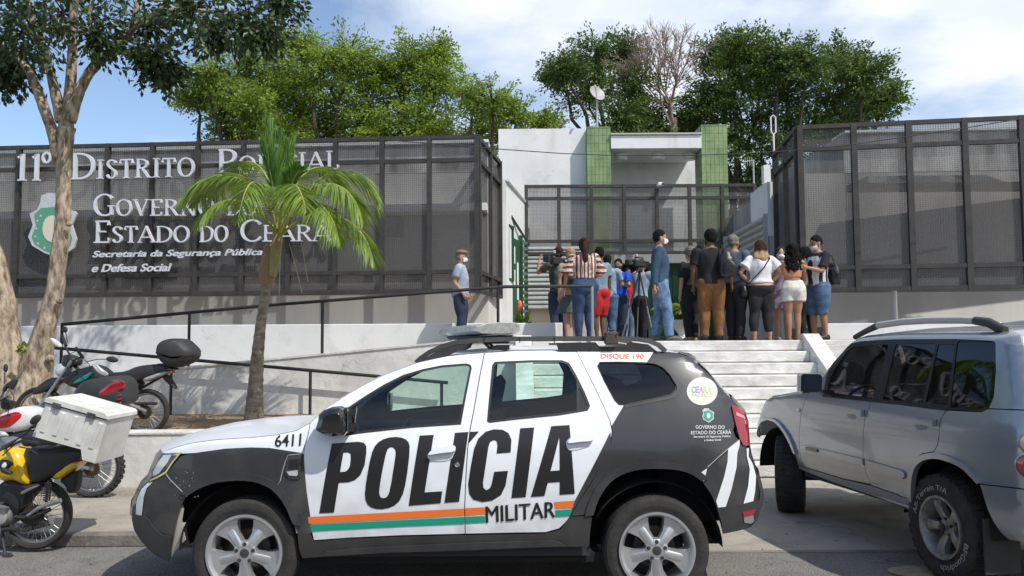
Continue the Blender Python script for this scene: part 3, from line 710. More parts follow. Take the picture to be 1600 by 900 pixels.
def italic_line(text, x0, x1, yb, capx):
    vs, fs = text2d(text, .02, .28); xm = max(v[0] for v in vs); x00 = min(v[0] for v in vs); hcap = .70
    a_ = spt(x0,yb); b_ = spt(x1,yb-capx); kx = (b_.x-a_.x)/(xm-x00); kz = (b_.y-a_.y)/hcap
    # split into loose pieces, one object a letter (dots and accents stay with the letter below them)
    par = list(range(len(vs)))
    def fd(i):
        while par[i] != i: par[i] = par[par[i]]; i = par[i]
        return i
    for f in fs:
        for j in f[1:]: par[fd(f[0])] = fd(j)
    comp = {}
    for f in fs: comp.setdefault(fd(f[0]), []).append(f)
    items = []
    for r_, ff in comp.items():
        ids = {i for f in ff for i in f}; xs_ = [vs[i][0]-vs[i][1]*.28 for i in ids]; items.append([min(xs_), max(xs_), ff])
    items.sort(key=lambda t_: t_[0]); merged = []
    for it in items:
        if merged and it[0] < merged[-1][1]-.35*(it[1]-it[0]): merged[-1][1] = max(merged[-1][1], it[1]); merged[-1][2] = merged[-1][2]+it[2]
        else: merged.append(it)
    for _, _, ff in merged:
        ids = sorted({i for f in ff for i in f}); mp2 = {i: k for k, i in enumerate(ids)}
        sblock('letter', ([(a_.x+(vs[i][0]-x00)*kx, a_.y+vs[i][1]*kz) for i in ids], [tuple(mp2[i] for i in f) for f in ff]), .035, M_lett, .10)
italic_line('Secretaria da Segurança Pública', 145, 411, 402, 13.5)
italic_line('e Defesa Social', 144, 269, 425, 13.5)
# coat of arms shield
M_eg = mat('shield_green', (.09,.30,.20), .5); M_es = mat('shield_silver', (.52,.55,.57), .45, var=.15, scale=9); M_ey = mat('shield_cream',(.62,.60,.48),.5)
def spoly(pts): q = [spt(*p) for p in pts]; return fill2d([[(v.x,v.y) for v in q]])
sh = [(48,334),(60,328),(65,316),(66,306),(76,302),(84,302),(96,304),(97,316),(106,327),(118,330),(122,334),(114,352),(121,374),(117,388),(102,398),(84,400),(72,396),(52,384),(46,370),(53,352)]
e1 = sblock('emblem', spoly(sh), .05, M_es, .10)
sblock('emblem_field', spoly([(56,336),(66,326),(84,324),(104,327),(114,336),(108,352),(115,373),(112,384),(100,393),(84,395),(72,391),(57,381),(52,370),(59,352)]), .008, M_eg, .151, e1)
sblock('emblem_oval', spoly([(84+15*math.cos(a*.4),358+21*math.sin(a*.4)) for a in range(16)]), .008, M_ey, .160, e1)
for sx_, sy_ in ((61,346),(59,358),(58,370),(62,381),(72,388),(66,338),(107,372),(104,384),(110,350)):
    sblock('emblem_star', spoly([(sx_+(2.6 if k%2 else 1.2)*math.cos(k*.628+.3), sy_+(2.6 if k%2 else 1.2)*math.sin(k*.628+.3)) for k in range(10)]), .004, M_es, .160, e1)

# ---------------------------------------------------------------- houses across the street (behind the camera; seen in reflections)
def house(x0,x1,y1,h,col,label):
    t = thing('terraced_house', ((x0+x1)/2,y1,0), label, 'house')
    MB().box((x0,y1-6,0),(x1,y1,h)).build('wall', mat('house_'+label.split()[0], col, .9, var=.2, scale=.7), t)
    xm = (x0+x1)/2
    MB().add([(x0-.3,y1+.4,h),(x1+.3,y1+.4,h),(x1+.3,y1-3,h+1.5),(x0-.3,y1-3,h+1.5),(x0-.3,y1-6.4,h),(x1+.3,y1-6.4,h)],[(0,1,2,3),(3,2,5,4),(0,3,4),(1,5,2)]).build('roof', mat('clay_roof',(.30,.13,.07),.9,var=.3,scale=6), t)
    MB().box((xm-.5,y1,0),(xm+.5,y1+.05,2.1)).build('door', M_gdoor, t)
    for q in (x0+1.3,x1-1.3): MB().box((q-.6,y1,1.0),(q+.6,y1+.04,2.1)).build('window', M_win, t)
house(-15,-6.5,-10,3.3,(.42,.24,.16),'terracotta house across the street with a clay roof')
house(-6,2.5,-10,3.6,(.50,.42,.30),'sandy house across the street with a clay roof')
house(3,12,-10,3.2,(.34,.20,.15),'brown house across the street with a clay roof')
# ================================================================ cars
M_tyre = mat('tyre_rubber', (.022,.021,.02), .85, col2=(.04,.037,.033), scale=9, bump=.25, bscale=60)
M_alloy = mat('alloy_wheel', (.62,.63,.64), .32, metal=.75, var=.12, scale=14)
M_alloyd = mat('dirty_alloy', (.40,.38,.35), .5, metal=.6, col2=(.22,.20,.18), scale=16)
M_brake = mat('brake_steel', (.10,.09,.085), .6, metal=.5)
M_well = mat('wheel_well_liner', (.010,.010,.010), .95)
M_plast = mat('black_bumper_plastic', (.028,.028,.030), .55, col2=(.05,.047,.043), scale=5, bump=.1, bscale=160)
M_seat = mat('seat_fabric', (.03,.032,.035), .9)
M_chrome = mat('chrome', (.7,.7,.7), .12, metal=1)
M_clear = mat('clear_lens', (.55,.58,.60), .06, metal=.2, coat=1)
M_redl = mat('red_lens', (.30,.008,.015), .08, coat=1, spec=.8)
M_oran = mat('orange_lens', (.8,.25,.08), .15, coat=1)
M_screw = mat('wheel_bolt', (.12,.12,.12), .4, metal=.8)

class Car:
    """frame: u runs from nose to tail, v outward to the driver's side, z up"""
    def __init__(s, origin, heading_deg, W, plan, outline, label, cat):
        f = Vector((math.cos(R(heading_deg)), math.sin(R(heading_deg)), 0))
        s.u = -f; s.v = Vector((-f.y, f.x, 0)); s.o = Vector(origin)
        s.M = Matrix((s.u, s.v, Vector((0,0,1)))).transposed().to_4x4(); s.M.translation = s.o
        s.W = W; s.plan = plan; s.root = thing('parked_car', tuple(s.o), label, cat)
        s.ol = []; s.edge_r = .05; s.ol = outline and s.trl(outline) or []
    def base(s, u, z):
        w = interp(s.W, z); return w - interp(s.plan, u)
    def S(s, u, z):
        w = s.base(u, z)
        if s.ol:
            d = seg_dist(s.ol, u, z); r_ = s.edge_r
            if d < r_: w -= r_ - math.sqrt(max(0, r_*r_-(r_-d)**2))
        return w
    def tr(s, px, py, off=0.0, vfix=None):
        """pixel -> (u,z) on the near side surface"""
        d = ray(px, py); o = Vector((0,0,EYE)); v = .85 if vfix is None else vfix
        for _ in range(1 if vfix is not None else 9):
            k = ((s.o-o).dot(s.v)+v)/d.dot(s.v); p = o+d*k; q = p-s.o
            u, z = q.dot(s.u), p.z
            if vfix is None: v = .5*v+.5*(s.base(u, z)+off)
        return (u, z)
    def trl(s, pts, **k): return [s.tr(*p, **k) for p in pts]
    def P(s, u, v, z): return s.M @ Vector((u, v, z))
    def lift(s, vs, fs, off, side=1, thick=0.0, name='panel', m=None, parent=None, smooth=True, cell=.045):
        """2D mesh in (u,z) -> cut into cells -> laid on the body side; rim extruded inwards"""
        bm = bmesh.new(); bv = [bm.verts.new((x,0,z)) for x,z in vs]
        for f in fs:
            try: bm.faces.new([bv[i] for i in f])
            except ValueError: pass
        bmesh.ops.dissolve_limit(bm, angle_limit=.01, verts=bm.verts, edges=bm.edges)
        for ax, no in ((0,(1,0,0)),(2,(0,0,1))):
            lo = min(v.co[ax] for v in bm.verts); hi = max(v.co[ax] for v in bm.verts)
            k = math.floor(lo/cell)+1
            while k*cell < hi:
                co = [0,0,0]; co[ax] = k*cell
                bmesh.ops.bisect_plane(bm, geom=bm.verts[:]+bm.edges[:]+bm.faces[:], plane_co=co, plane_no=no, dist=1e-5); k += 1
        bmesh.ops.triangulate(bm, faces=[f for f in bm.faces if len(f.verts) > 4])
        for v in bm.verts:
            u, z = v.co.x, v.co.z; y = s.S(u, z)+off; v.co = s.M @ Vector((u, y*side, z))
        bm.faces.ensure_lookup_table()
        out_n = s.v*side
        bmesh.ops.recalc_face_normals(bm, faces=bm.faces)
        if bm.faces and sum((f.normal.dot(out_n)*f.calc_area() for f in bm.faces)) < 0: bmesh.ops.reverse_faces(bm, faces=bm.faces)
        for f in bm.faces: f.smooth = smooth
        if thick:
            eb = [e for e in bm.edges if e.is_boundary]
            r_ = bmesh.ops.duplicate(bm, geom=list({v for e in eb for v in e.verts})+eb)
            ed = [g for g in r_['geom'] if isinstance(g, bmesh.types.BMEdge)]
            ex = bmesh.ops.extrude_edge_only(bm, edges=ed); 
            for g in ex['geom']:
                if isinstance(g, bmesh.types.BMVert): g.co -= out_n*thick
        me = bpy.data.meshes.new(name); bm.to_mesh(me); bm.free(); me.materials.append(m)
        return link(name, me, parent or s.root)
    def panel(s, name, px, m, off=0.0, holes=(), gap=.003, thick=.018, sides=(1,-1), parent=None, uz=False, cell=.045, sm=0):
        lp = px if uz else s.trl(px, off=off)
        if sm: lp = smooth_loop(lp, sm)
        lp = offset_loop(lp, gap) if gap else lp
        hs = [(h if uz else s.trl(h)) for h in holes]
        hs = [offset_loop(h, -.001) for h in hs]
        vs, fs = fill2d([lp]+hs); r_ = None
        for sd_ in sides:
            o = s.lift(vs, fs, off, sd_, thick, name, m, parent, cell=cell)
            r_ = r_ or o
        return r_
    def text(s, body, quad, m, off=.005, bold=.02, shear=0, name='lettering', parent=None, sides=(1,)):
        """quad px: top-left, top-right, bottom-right, bottom-left"""
        vs, fs = text2d(body, bold, shear); x0 = min(v[0] for v in vs); x1 = max(v[0] for v in vs); y0 = 0 if min(v[1] for v in vs) > -.05 else min(v[1] for v in vs); y1 = max(v[1] for v in vs)
        q = []
        for x, y in vs:
            a = (x-x0)/(x1-x0); b = (y-y0)/(y1-y0)
            tx = quad[0][0]*(1-a)+quad[1][0]*a, quad[0][1]*(1-a)+quad[1][1]*a
            bx = quad[3][0]*(1-a)+quad[2][0]*a, quad[3][1]*(1-a)+quad[2][1]*a
            q.append(s.tr(bx[0]*(1-b)+tx[0]*b, bx[1]*(1-b)+tx[1]*b))
        return s.lift(q, fs, off, 1, 0, name, m, parent, cell=.04)
    def strip(s, name, uz, crown, m, parent=None, n=10, vf=1.0, smooth=True):
        """skin across the car along an outline piece; crown(t)->(du,dz) at the middle"""
        vs = []; k = len(uz)
        for i, (u, z) in enumerate(uz):
            w = s.S(u, z)*vf; cu, cz = crown(i/(k-1))
            for j in range(n+1):
                t_ = -1+2*j/n; e_ = 1-abs(t_)**2.4
                vs.append(s.M @ Vector((u+cu*e_, w*t_, z+cz*e_)))
        fs = [(i*(n+1)+j, i*(n+1)+j+1, (i+1)*(n+1)+j+1, (i+1)*(n+1)+j) for i in range(k-1) for j in range(n)]
        return MB().add(vs, fs).build(name, m, parent or s.root, smooth=smooth, angle=50)
    def world(s, mb, name, m, parent=None, **k):
        mb.v = [tuple(s.M @ Vector(p)) for p in mb.v]; return mb.build(name, m, parent or s.root, **k)

def interp(tab, x):
    if x <= tab[0][0]: return tab[0][1]
    for (a, fa), (b, fb) in zip(tab, tab[1:]):
        if x <= b:
            t_ = (x-a)/(b-a); return fa+(fb-fa)*t_
    return tab[-1][1]
def smooth_tab(tab, n=48):
    """cosine-free smoothing of a table: sample a Catmull-Rom through the knots"""
    out_ = []
    for i in range(len(tab)-1):
        p0 = tab[max(i-1,0)]; p1 = tab[i]; p2 = tab[i+1]; p3 = tab[min(i+2,len(tab)-1)]
        for k in range(8):
            t_ = k/8; h = p2[0]-p1[0]
            m1 = (p2[1]-p0[1])/(p2[0]-p0[0])*h if p2[0] != p0[0] else 0; m2 = (p3[1]-p1[1])/(p3[0]-p1[0])*h if p3[0] != p1[0] else 0
            t2 = t_*t_; t3 = t2*t_
            out_.append((p1[0]+h*t_, (2*t3-3*t2+1)*p1[1]+(t3-2*t2+t_)*m1+(-2*t3+3*t2)*p2[1]+(t3-t2)*m2))
    return out_+[tab[-1]]
def seg_dist(pl, x, y):
    best = 9
    for (ax, ay), (bx, by) in zip(pl, pl[1:]):
        dx = bx-ax; dy = by-ay; l2 = dx*dx+dy*dy
        t_ = 0 if l2 == 0 else max(0, min(1, ((x-ax)*dx+(y-ay)*dy)/l2))
        d = math.hypot(x-ax-dx*t_, y-ay-dy*t_)
        if d < best: best = d
    return best

def wheel(car, u, v, zc, r, rr, w, style, m_rim, side=1, steer=0.0, tread='road'):
    """v: centre plane of the tyre"""
    Mw = car.M @ Matrix.Translation((u, v, zc)) @ Matrix.Rotation(steer, 4, 'Z') @ Matrix.Rotation(R(-90 if side > 0 else 90), 4, 'X')
    # local z points outward
    wh = thing_part('wheel', car.root)
    h = w/2
    prof = [(rr-.012,-h*.9),(rr+.02,-h),(r-.05,-h*1.06),(r-.02,-h*.98),(r-.004,-h*.82),(r,-h*.5),(r,h*.5),(r-.004,h*.82),(r-.02,h*.98),(r-.05,h*1.06),(rr+.045,h*1.05),(rr+.02,h),(rr+.004,h*.93),(rr-.012,h*.9)]
    t_ = MB().lathe(prof, 72, Mw)
    # tread blocks
    nb = 44 if tread == 'mud' else 72
    for k in range(nb):
        a = 2*math.pi*k/nb; ca, sa = math.cos(a), math.sin(a); hw = r*math.pi/nb*(.62 if tread == 'mud' else .75)
        for x0, x1 in (((-h*.98,-h*.38),(-h*.30,h*.30),(h*.38,h*.98)) if tread == 'mud' else ((-h*.90,-h*.42),(-h*.36,h*.02),(h*.08,h*.38),(h*.44,h*.90))):
            d = (.012 if tread == 'mud' else .006); tilt = hw*(.5 if (k+int(x0>0)) % 2 else -.5)
            pts = []
            for (xx, rr_) in ((x0, r-.004-(.014 if abs(x0) > h*.8 else 0)),(x1, r-.004-(.014 if abs(x1) > h*.8 else 0))):
                for tt in (-hw, hw):
                    for dd in (0, d): pts.append(((rr_+dd)*ca-(tt+tilt*(xx/h))*sa, (rr_+dd)*sa+(tt+tilt*(xx/h))*ca, xx))
            t_.add(pts, [(1,3,7,5),(0,1,5,4),(2,6,7,3),(0,2,3,1),(4,5,7,6)], Mw)
    t_.build('tyre', M_tyre, wh, smooth=True, angle=30)
    rm = MB(); f = h*.98
    rm.lathe([(rr-.012,-h*.88),(rr-.03,-h*.5),(rr-.045,0),(rr-.03,f*.55),(rr-.018,f*.98),(rr-.006,f*1.13),(rr+.008,f*1.13),(rr+.008,h*.85)], 56, Mw)
    if style == 'duster':
        for k in range(5):
            a = 2*math.pi*k/5+math.pi/2; Ms = Mw @ Matrix.Rotation(a, 4, 'Z')
            # broad spoke that widens and forks at the rim
            yi, ym, yo = .034, .034, .096
            pl = [(.030,-yi),(.09,-.034),(.13,-.040),(rr-.055,-yo*.72),(rr-.02,-yo),(rr-.012,-yo*.70),(rr-.040,-.040),(rr-.052,0),(rr-.040,.040),(rr-.012,yo*.70),(rr-.02,yo),(rr-.055,yo*.72),(.13,.040),(.09,.034),(.030,yi)]
            def zf(x): return f*.93-.012*math.sin(min(1,max(0,(x-.05)/(rr-.05)))*math.pi)+(.0)
            vs = [(x,y,zf(x)) for x,y in pl]+[(x,y*1.14,zf(x)-.034) for x,y in pl]; n = len(pl)
            # split the star outline in convex-ish quads: fan of quads between mirrored points
            fs = []
            for i in range(7): 
                a_, b_, c_, d_ = i, i+1, n-2-i, n-1-i
                if b_ != c_: fs.append((a_, b_, c_, d_))
                else: fs.append((a_, b_, d_))
            fs += [(i,i+n,(i+1)%n+n,(i+1)%n)[::-1] for i in range(n)]
            rm.add(vs, fs, Ms)
            # raised rib on the spoke
            rm.add([(.05,-.012,zf(.05)+.006),(rr-.07,-.018,zf(rr-.07)+.003),(rr-.07,.018,zf(rr-.07)+.003),(.05,.012,zf(.05)+.006),(.05,-.022,zf(.05)-.002),(rr-.062,-.028,zf(rr-.07)-.002),(rr-.062,.028,zf(rr-.07)-.002),(.05,.022,zf(.05)-.002)],
                   [(0,1,2,3),(0,4,5,1),(1,5,6,2),(2,6,7,3),(3,7,4,0)], Ms)
        rm.lathe([(0,f*.96),(.062,f*.96),(.074,f*.90),(.080,f*.6)],30,Mw)
    else:
        for k in range(5):
            a = 2*math.pi*k/5+math.pi/2+.25; Ms = Mw @ Matrix.Rotation(a, 4, 'Z')
            xs_ = [.03,.07,.11,.15,rr-.012]; wd = [.034,.028,.030,.036,.050]; zz = [f*.62,f*.72,f*.84,f*.90,f*.86]
            vs = []; n = len(xs_)
            for x, w2, z_ in zip(xs_, wd, zz): vs += [(x,-w2,z_-.010),(x,-w2*.55,z_),(x,w2*.55,z_),(x,w2,z_-.010),(x,w2*1.05,z_-.05),(x,-w2*1.05,z_-.05)]
            fs = [(i*6+j, i*6+(j+1)%6, (i+1)*6+(j+1)%6, (i+1)*6+j) for i in range(n-1) for j in range(6)]
            rm.add(vs, fs, Ms)
        rm.lathe([(0,f*.72),(.045,f*.72),(.07,f*.62),(.078,f*.4)],30,Mw)
    rm.build('rim', m_rim, wh, smooth=True, angle=32)
    MB().lathe([(.0,-.005),(.135,-.005),(.14,-.012),(.14,-.03),(0,-.03)],36,Mw).lathe([(0,-h*.85),(rr-.03,-h*.85),(rr-.05,-h*.4)],40,Mw).build('brake_disc', M_brake, wh, smooth=True)
    cp = MB().lathe([(0,f*.995),(.022,f*.99),(.030,f*.97),(.032,f*.90)],20,Mw); cp.build('hub_cap', M_screw if style == 'duster' else M_black, wh, smooth=True)
    for k in range(5):
        a = 2*math.pi*(k+.5)/5+math.pi/2; x_, y_ = .057*math.cos(a), .057*math.sin(a); Mb = Mw @ Matrix.Translation((x_,y_,0)); fz = f*.96 if style == 'duster' else f*.70
        MB().lathe([(.0125,fz+.002),(.0135,fz-.006)],10,Mb).lathe([(0,fz+.010),(.007,fz+.010),(.008,fz)],6,Mb).lathe([(.008,fz+.0005),(.0125,fz+.0025)],10,Mb).build('wheel_bolt', M_screw, wh)
    return wh, Mw
def thing_part(name, parent):
    o = bpy.data.objects.new(name, None); C.objects.link(o); o.parent = parent; o.matrix_parent_inverse = Matrix.Translation(-parent.location); o.empty_display_size = .05
    return o

# ---------------------------------------------------------------- police car
M_pw = mat('police_white_paint', (.77,.80,.83), .32, coat=.3, var=.03, scale=2, dust=.35)
M_pg = mat('police_graphite_wrap', (.034,.037,.042), .27, coat=.4, var=.2, scale=2.5, dust=.22)
M_pb = mat('police_letter_black', (.014,.014,.016), .38)
M_po = mat('police_orange', (.80,.17,.03), .35)
M_pgr = mat('police_green', (.01,.30,.19), .35)
M_sil = mat('silver_wrap_scuff', (.50,.48,.43), .5)
G_pol = glass('green_tinted_glass', (.84,1.0,.94), .93)
G_dark = glass('privacy_glass', (.6,.7,.75), .22)
Wp = smooth_tab([(.15,.80),(.25,.855),(.45,.893),(.65,.903),(.85,.898),(.98,.885),(1.06,.868),(1.2,.825),(1.4,.745),(1.55,.67),(1.62,.62),(1.70,.56)])
planp = [(-3.2,.55)]+smooth_tab([(-2.75,.42),(-2.62,.26),(-2.45,.135),(-2.2,.06),(-1.9,.015),(-1.5,0),(1.0,0),(1.25,.015),(1.5,.07),(1.65,.15),(1.75,.27),(1.90,.45)])
A = (190,640,3.46); Bc = (460,520,5); Cc = (740,490,4.5); Dc = (470,650,3.913); Ec = (700,650,3.913); Fc = (900,530,4.5); Gc = (900,700,4.5)
top_ol = [(204.5,810),(206,794),(211,786),(213,778),(220,764),(231,752),(236,738),(243.5,720),(253,709),(262,703),(276,698),(300,692),(330,688),(360,685.5),(392,684),(430,680),(462,673),(484,661),
          (508,638),(530,624),(556,608),(580,595),(604,584),(628,575),(650,567),(676,561),(700,556),(730,553),(757,551),(806.7,547.6),(851,547),(900,547),(962,547.6),(1021,549),(1046,550),(1062,552),(1076,557),(1089,567),(1107,583),(1124,602),(1142,622),(1156,636),(1164,646),(1169,663),(1171,686),(1172,700),(1175,716),(1179,727),(1184,744),(1187,758),(1190,770),(1192,782),(1190,796),(1183,813),(1175,823)]
pc = Car((0,6.353,0), 180, Wp, planp, top_ol, 'white and graphite police car with large black lettering and orange and green stripes', 'police car')
pc.root.name = 'police_car'; pc.edge_r = .022
arch_f = [(464.6,842),(458.8,819),(447,790),(430,767),(410,755.6),(389.4,750.7),(363.4,750.4),(334.5,754),(311.4,762.8),(294,774.4),(284,790),(276.7,813.4),(271,842),(266,871)]
arch_r = [(1127.8,833),(1122,806.7),(1119,791),(1111,773),(1095.6,751),(1078,739),(1055.6,733),(1024.4,731.6),(998,733),(973,740),(955.6,750),(942,766.7),(933,784),(926.7,804.4),(922.5,833),(921,853)]
door1_front = [(484,661),(482,676),(475,701),(473.8,734),(479,803),(486.6,829),(490,844.5)]
gap_mid = [(757,551),(750,586),(740,643),(735,668),(730.7,701),(727.6,752),(726,793),(727,834.5)]
door2_rear = [(900,547),(911,568),(929,604),(944.4,636.7),(953,656.7),(956.5,674),(954.4,692),(944.4,714.4),(925,752),(904.4,783),(891.7,806),(886,814),(874,826),(853,832)]
# windows
win1 = [(539,681),(538.5,645),(548,634),(572,618),(600,601),(630,586),(660,577),(690,571),(728,568),(735,570),(737,575),(728,620),(720,663.5),(640,669),(568,677)]
win2 = [(761,659),(762,645.6),(769,571),(773,565.5),(829,563),(878,563),(889,567),(900,585.6),(913,612),(922,634),(918,642),(873,649.5),(806.7,656),(764.4,661)]
win3 = [(933,572),(936.7,566),(966.7,565.6),(1011,566.7),(1024,569),(1035.6,574.4),(1046.7,585.6),(1056.7,602),(1056.7,609),(1049,616.7),(1033,621),(1000,628),(975.6,633),(966.7,632.7),(960,625.6),(944,597)]
i1 = top_ol.index((757,551)); ia = top_ol.index((484,661)); i2 = top_ol.index((900,547)); iq = top_ol.index((1164,646))
pc.panel('front_door', door1_front[::-1]+top_ol[ia+1:i1]+gap_mid+[(623,837),(547,840.5)], M_pw, holes=[win1])
pc.panel('rear_door', gap_mid[::-1]+top_ol[i1+1:i2]+door2_rear+[(802,832.7)], M_pw, holes=[win2])
seam_f = [(322,707),(297,722),(259.4,739.7),(275,757),(291,776)]
fr_top = top_ol[top_ol.index((253,709)):ia+1]
pc.panel('front_fender', [(322,707),(284,709.5)]+fr_top+door1_front[1:-1]+[(484,832),(463,834)]+arch_f[1:9]+[(291,776),(275,757),(259.4,739.7)], M_pw)
bl_ = top_ol[:top_ol.index((243.5,720))]
pc.panel('front_bumper', [(233,748),(259.4,739.7),(275,757),(291,776)]+arch_f[10:]+[(262,878),(242,868),(222,848),(209,828)]+bl_, M_pg)
qt = top_ol[i2:iq]+[(1156,654),(1149,660),(1146,672)]
pc.panel('quarter_panel', door2_rear[::-1][2:]+qt+[(1150,683),(1156,688),(1106,730),(1095.6,751)]+arch_r[5:14]+[(895,806.5)], M_pg, holes=[win3])
rb_ = top_ol[top_ol.index((1172,700)):]
pc.panel('rear_bumper', [(1156,688),(1160,694)]+rb_+[(1156,829),(1130,834.4)]+arch_r[1:5]+[(1106,730)], M_pg)
pc.panel('sill', [(464,834),(484,832),(490,845.5),(547,841.5),(623,838.5),(727,836),(853,833.5),(875,827.5),(889,810),(895,807),(926,806),(922.5,833),(921,854.5),(843,856),(740,861.5),(608,865),(500,871),(472,873),(467,860)], M_plast, off=.006)
pc.panel('sill_step', Z(*Dc,[(120,862),(150,828),(300,812),(540,797),(1057,775)])+Z(*Ec,[(640,760),(690,775),(728,800),(560,806),(300,815),(0,828)])+Z(*Dc,[(540,838)]), M_plast, off=.03, cell=.12)
# side windows
for nm, wpx, g_ in (('front_door', win1, G_pol), ('rear_door', win2, G_pol), ('quarter', win3, G_dark)):
    uzw = pc.trl(wpx); fw = .016 if nm != 'quarter' else .006
    inn = offset_loop(uzw, fw)
    f_ = pc.panel('window_frame', uzw, M_black, off=-.004, holes=[inn], uz=True, gap=.0, thick=.03)
    pc.panel('window_glass', offset_loop(uzw, fw-.004), g_, off=-.014, uz=True, gap=0, thick=0)
pc.panel('window_surround', Z(*Fc,[(497,166),(505,147),(560,156),(620,185),(700,255),(755,330),(748,375),(700,412),(620,428),(500,452),(350,484),(336,468),(450,442),(600,412),(672,392),(708,355),(707,325),(660,247),(610,197),(560,173)]), M_plast, off=.003, gap=0, thick=.003, sides=(1,-1))
pc.panel('window_divider', [(901,588),(905,590),(906,645),(901,646)], M_black, off=-.002, gap=0, thick=.02)
pc.panel('fixed_pane', [(905,592),(913,611),(922,634),(917,642),(906,645)], mat('dark_pane',(.03,.032,.035),.15), off=-.010, gap=0, thick=0)
pc.panel('mirror_sail', Z(*Bc,[(385,795),(388,600),(440,570),(445,600),(415,690),(412,790)]), M_black, off=.004, gap=0, thick=.01)
# graphics on the driver's side
def decal(name, px, m, off=.0035, holes=(), parent=None, cell=.045): return pc.panel(name, px, m, off=off, holes=holes, gap=0, thick=0, sides=(1,), parent=parent, cell=cell)
both = dict(gap=0, thick=0, sides=(1,-1))
pc.panel('fender_wrap', Z(*A,[(320,252),(350,243),(430,229),(560,211),(700,204),(800,207),(985,236),(990,330),(1000,440),(1018,560),(1030,668),(955,672),(930,620),(890,522),(830,442),(760,402),(690,385),(600,384),(500,397),(420,427),(355,468),(240,348)]), M_pg, off=.003, **both)
pc.panel('quarter_white', Z(*Fc,[(2,80),(550,84),(498,162),(300,157),(165,159),(147,190),(197,300),(268,432),(300,465),(335,467),(250,610),(240,570),(200,480),(130,330),(50,170)]), M_pw, off=.003, **both)
decal('door_wrap', Z(*Ec,[(993,97),(998,150),(980,228),(880,398),(800,518),(750,606),(740,612),(775,520)]), M_pg)
decal('stripe_orange', Z(*Dc,[(42,618),(400,598),(700,582),(1000,566),(1000,607),(700,624),(400,641),(50,660)]), M_po)
decal('stripe_green', Z(*Dc,[(56,666),(400,648),(700,632),(1000,617),(1000,660),(700,673),(400,688),(64,706)]), M_pgr)
decal('stripe_orange', Z(*Ec,[(108,563),(225,558),(229,600),(108,607)]), M_po); decal('stripe_green', Z(*Ec,[(108,616),(224,611),(229,652),(108,658)]), M_pgr)
decal('stripe_orange', Z(*Ec,[(650,526),(782,517),(765,560),(655,567)]), M_po); decal('stripe_green', Z(*Ec,[(655,576),(760,570),(745,612),(660,618)]), M_pgr)
def sl(l, n=1): return smooth_loop(l, n)
decal('letter', Z(*Dc,[(190,168),(350,157)])+Z(*Dc,[(385,163),(401,185),(400,230),(390,300),(365,360),(330,392),(290,405),(232,408)])+Z(*Dc,[(203,590),(113,595)]), M_pb, holes=[Z(*Dc,[(262,224),(290,222),(305,232),(306,262),(302,300),(290,325),(272,339),(242,341)])])
decal('letter', sl(Z(*Dc,[(460,168),(520,133),(600,126),(655,148),(669,195),(645,400),(615,510),(560,558),(480,573),(415,555),(390,500),(400,400),(430,235)])), M_pb, holes=[sl(Z(*Dc,[(527,208),(548,189),(570,194),(582,215),(577,260),(547,450),(530,492),(505,503),(484,493),(480,455),(500,330)]))])
decal('letter', Z(*Dc,[(727,120),(813,115),(785,290),(757,467),(865,460),(855,533),(660,549)]), M_pb)
decal('letter', Z(*Dc,[(943,103),(1025,97),(968,524),(879,531)]), M_pb)
decal('letter_accent', Z(*Ec,[(131,97),(190,94),(128,166)]), M_pb)
decal('letter', Z(*Ec,[(298,229),(303,175),(297,152),(280,146),(258,158),(247,190),(232,290),(214,410),(217,440),(235,454),(258,440),(268,415),(283,341),(367,335),(352,425),(325,482),(270,517),(210,526),(155,511),(130,475),(124,415),(140,310),(160,200),(185,138),(230,96),(280,81),(335,84),(370,105),(388,145),(383,222)]), M_pb)
decal('letter', Z(*Ec,[(442,75),(527,70),(475,496),(388,502)]), M_pb)
decal('letter', Z(*Ec,[(632,62),(743,55),(775,476),(683,482),(684,403),(610,408),(590,489),(507,495)]), M_pb, holes=[Z(*Ec,[(681,128),(683,331),(628,335)])])
for k_ in (-2.2,0,2.2): pc.text('MILITAR', Z(*Ec,[(230+k_,552),(655+k_,522),(655+k_,618),(234+k_,652)]), M_pb, bold=.0, off=.005+.0004*k_)
for k_ in (-1,1): pc.text('6411', Z(*A,[(832+k_,138),(974+k_,128),(968+k_,194),(830+k_,200)]), M_pb, off=.0048+.0004*k_, bold=.004)
pc.text('DISQUE 190', Z(*Fc,[(174,101),(474,104),(474,142),(174,139)]), M_po, bold=.0, off=.007)
pc.text('DISQUE 190', Z(*Fc,[(176,101),(476,104),(476,142),(176,139)]), M_po, bold=.0, off=.0076)
circ = lambda cx, cy, rx, ry, n=28: [(cx+rx*math.cos(2*math.pi*k/n), cy+ry*math.sin(2*math.pi*k/n)) for k in range(n)]
M_cream = mat('sticker_cream', (.62,.60,.53), .4)
st_ = decal('round_sticker', Z(*Fc,circ(887,366,108,98)), M_cream)
for k, (ch, col) in enumerate(zip('CEARÁ',((.05,.35,.35),(.25,.20,.6),(.45,.15,.55),(.35,.55,.15),(.7,.55,.1)))):
    x0 = 812+28*k; pc.text(ch, Z(*Fc,[(x0,330 if ch != 'Á' else 318),(x0+26,330 if ch != 'Á' else 318),(x0+26,374),(x0,374)]), mat('sticker_colour_%s' % 'abcde'[k], col, .4), off=.0055, parent=st_, name='sticker_letter')
pc.text('PACÍFICO', Z(*Fc,[(815,374),(958,374),(958,404),(815,404)]), mat('sticker_tan',(.50,.44,.34),.4), bold=-.01, off=.0055, parent=st_, name='sticker_letter')
decal('crest', Z(*Fc,[(888,498),(900,492),(898,486),(935,486),(935,494),(950,502),(972,513),(966,535),(970,560),(935,587),(895,566),(888,545),(893,520)]), M_es, off=.004)
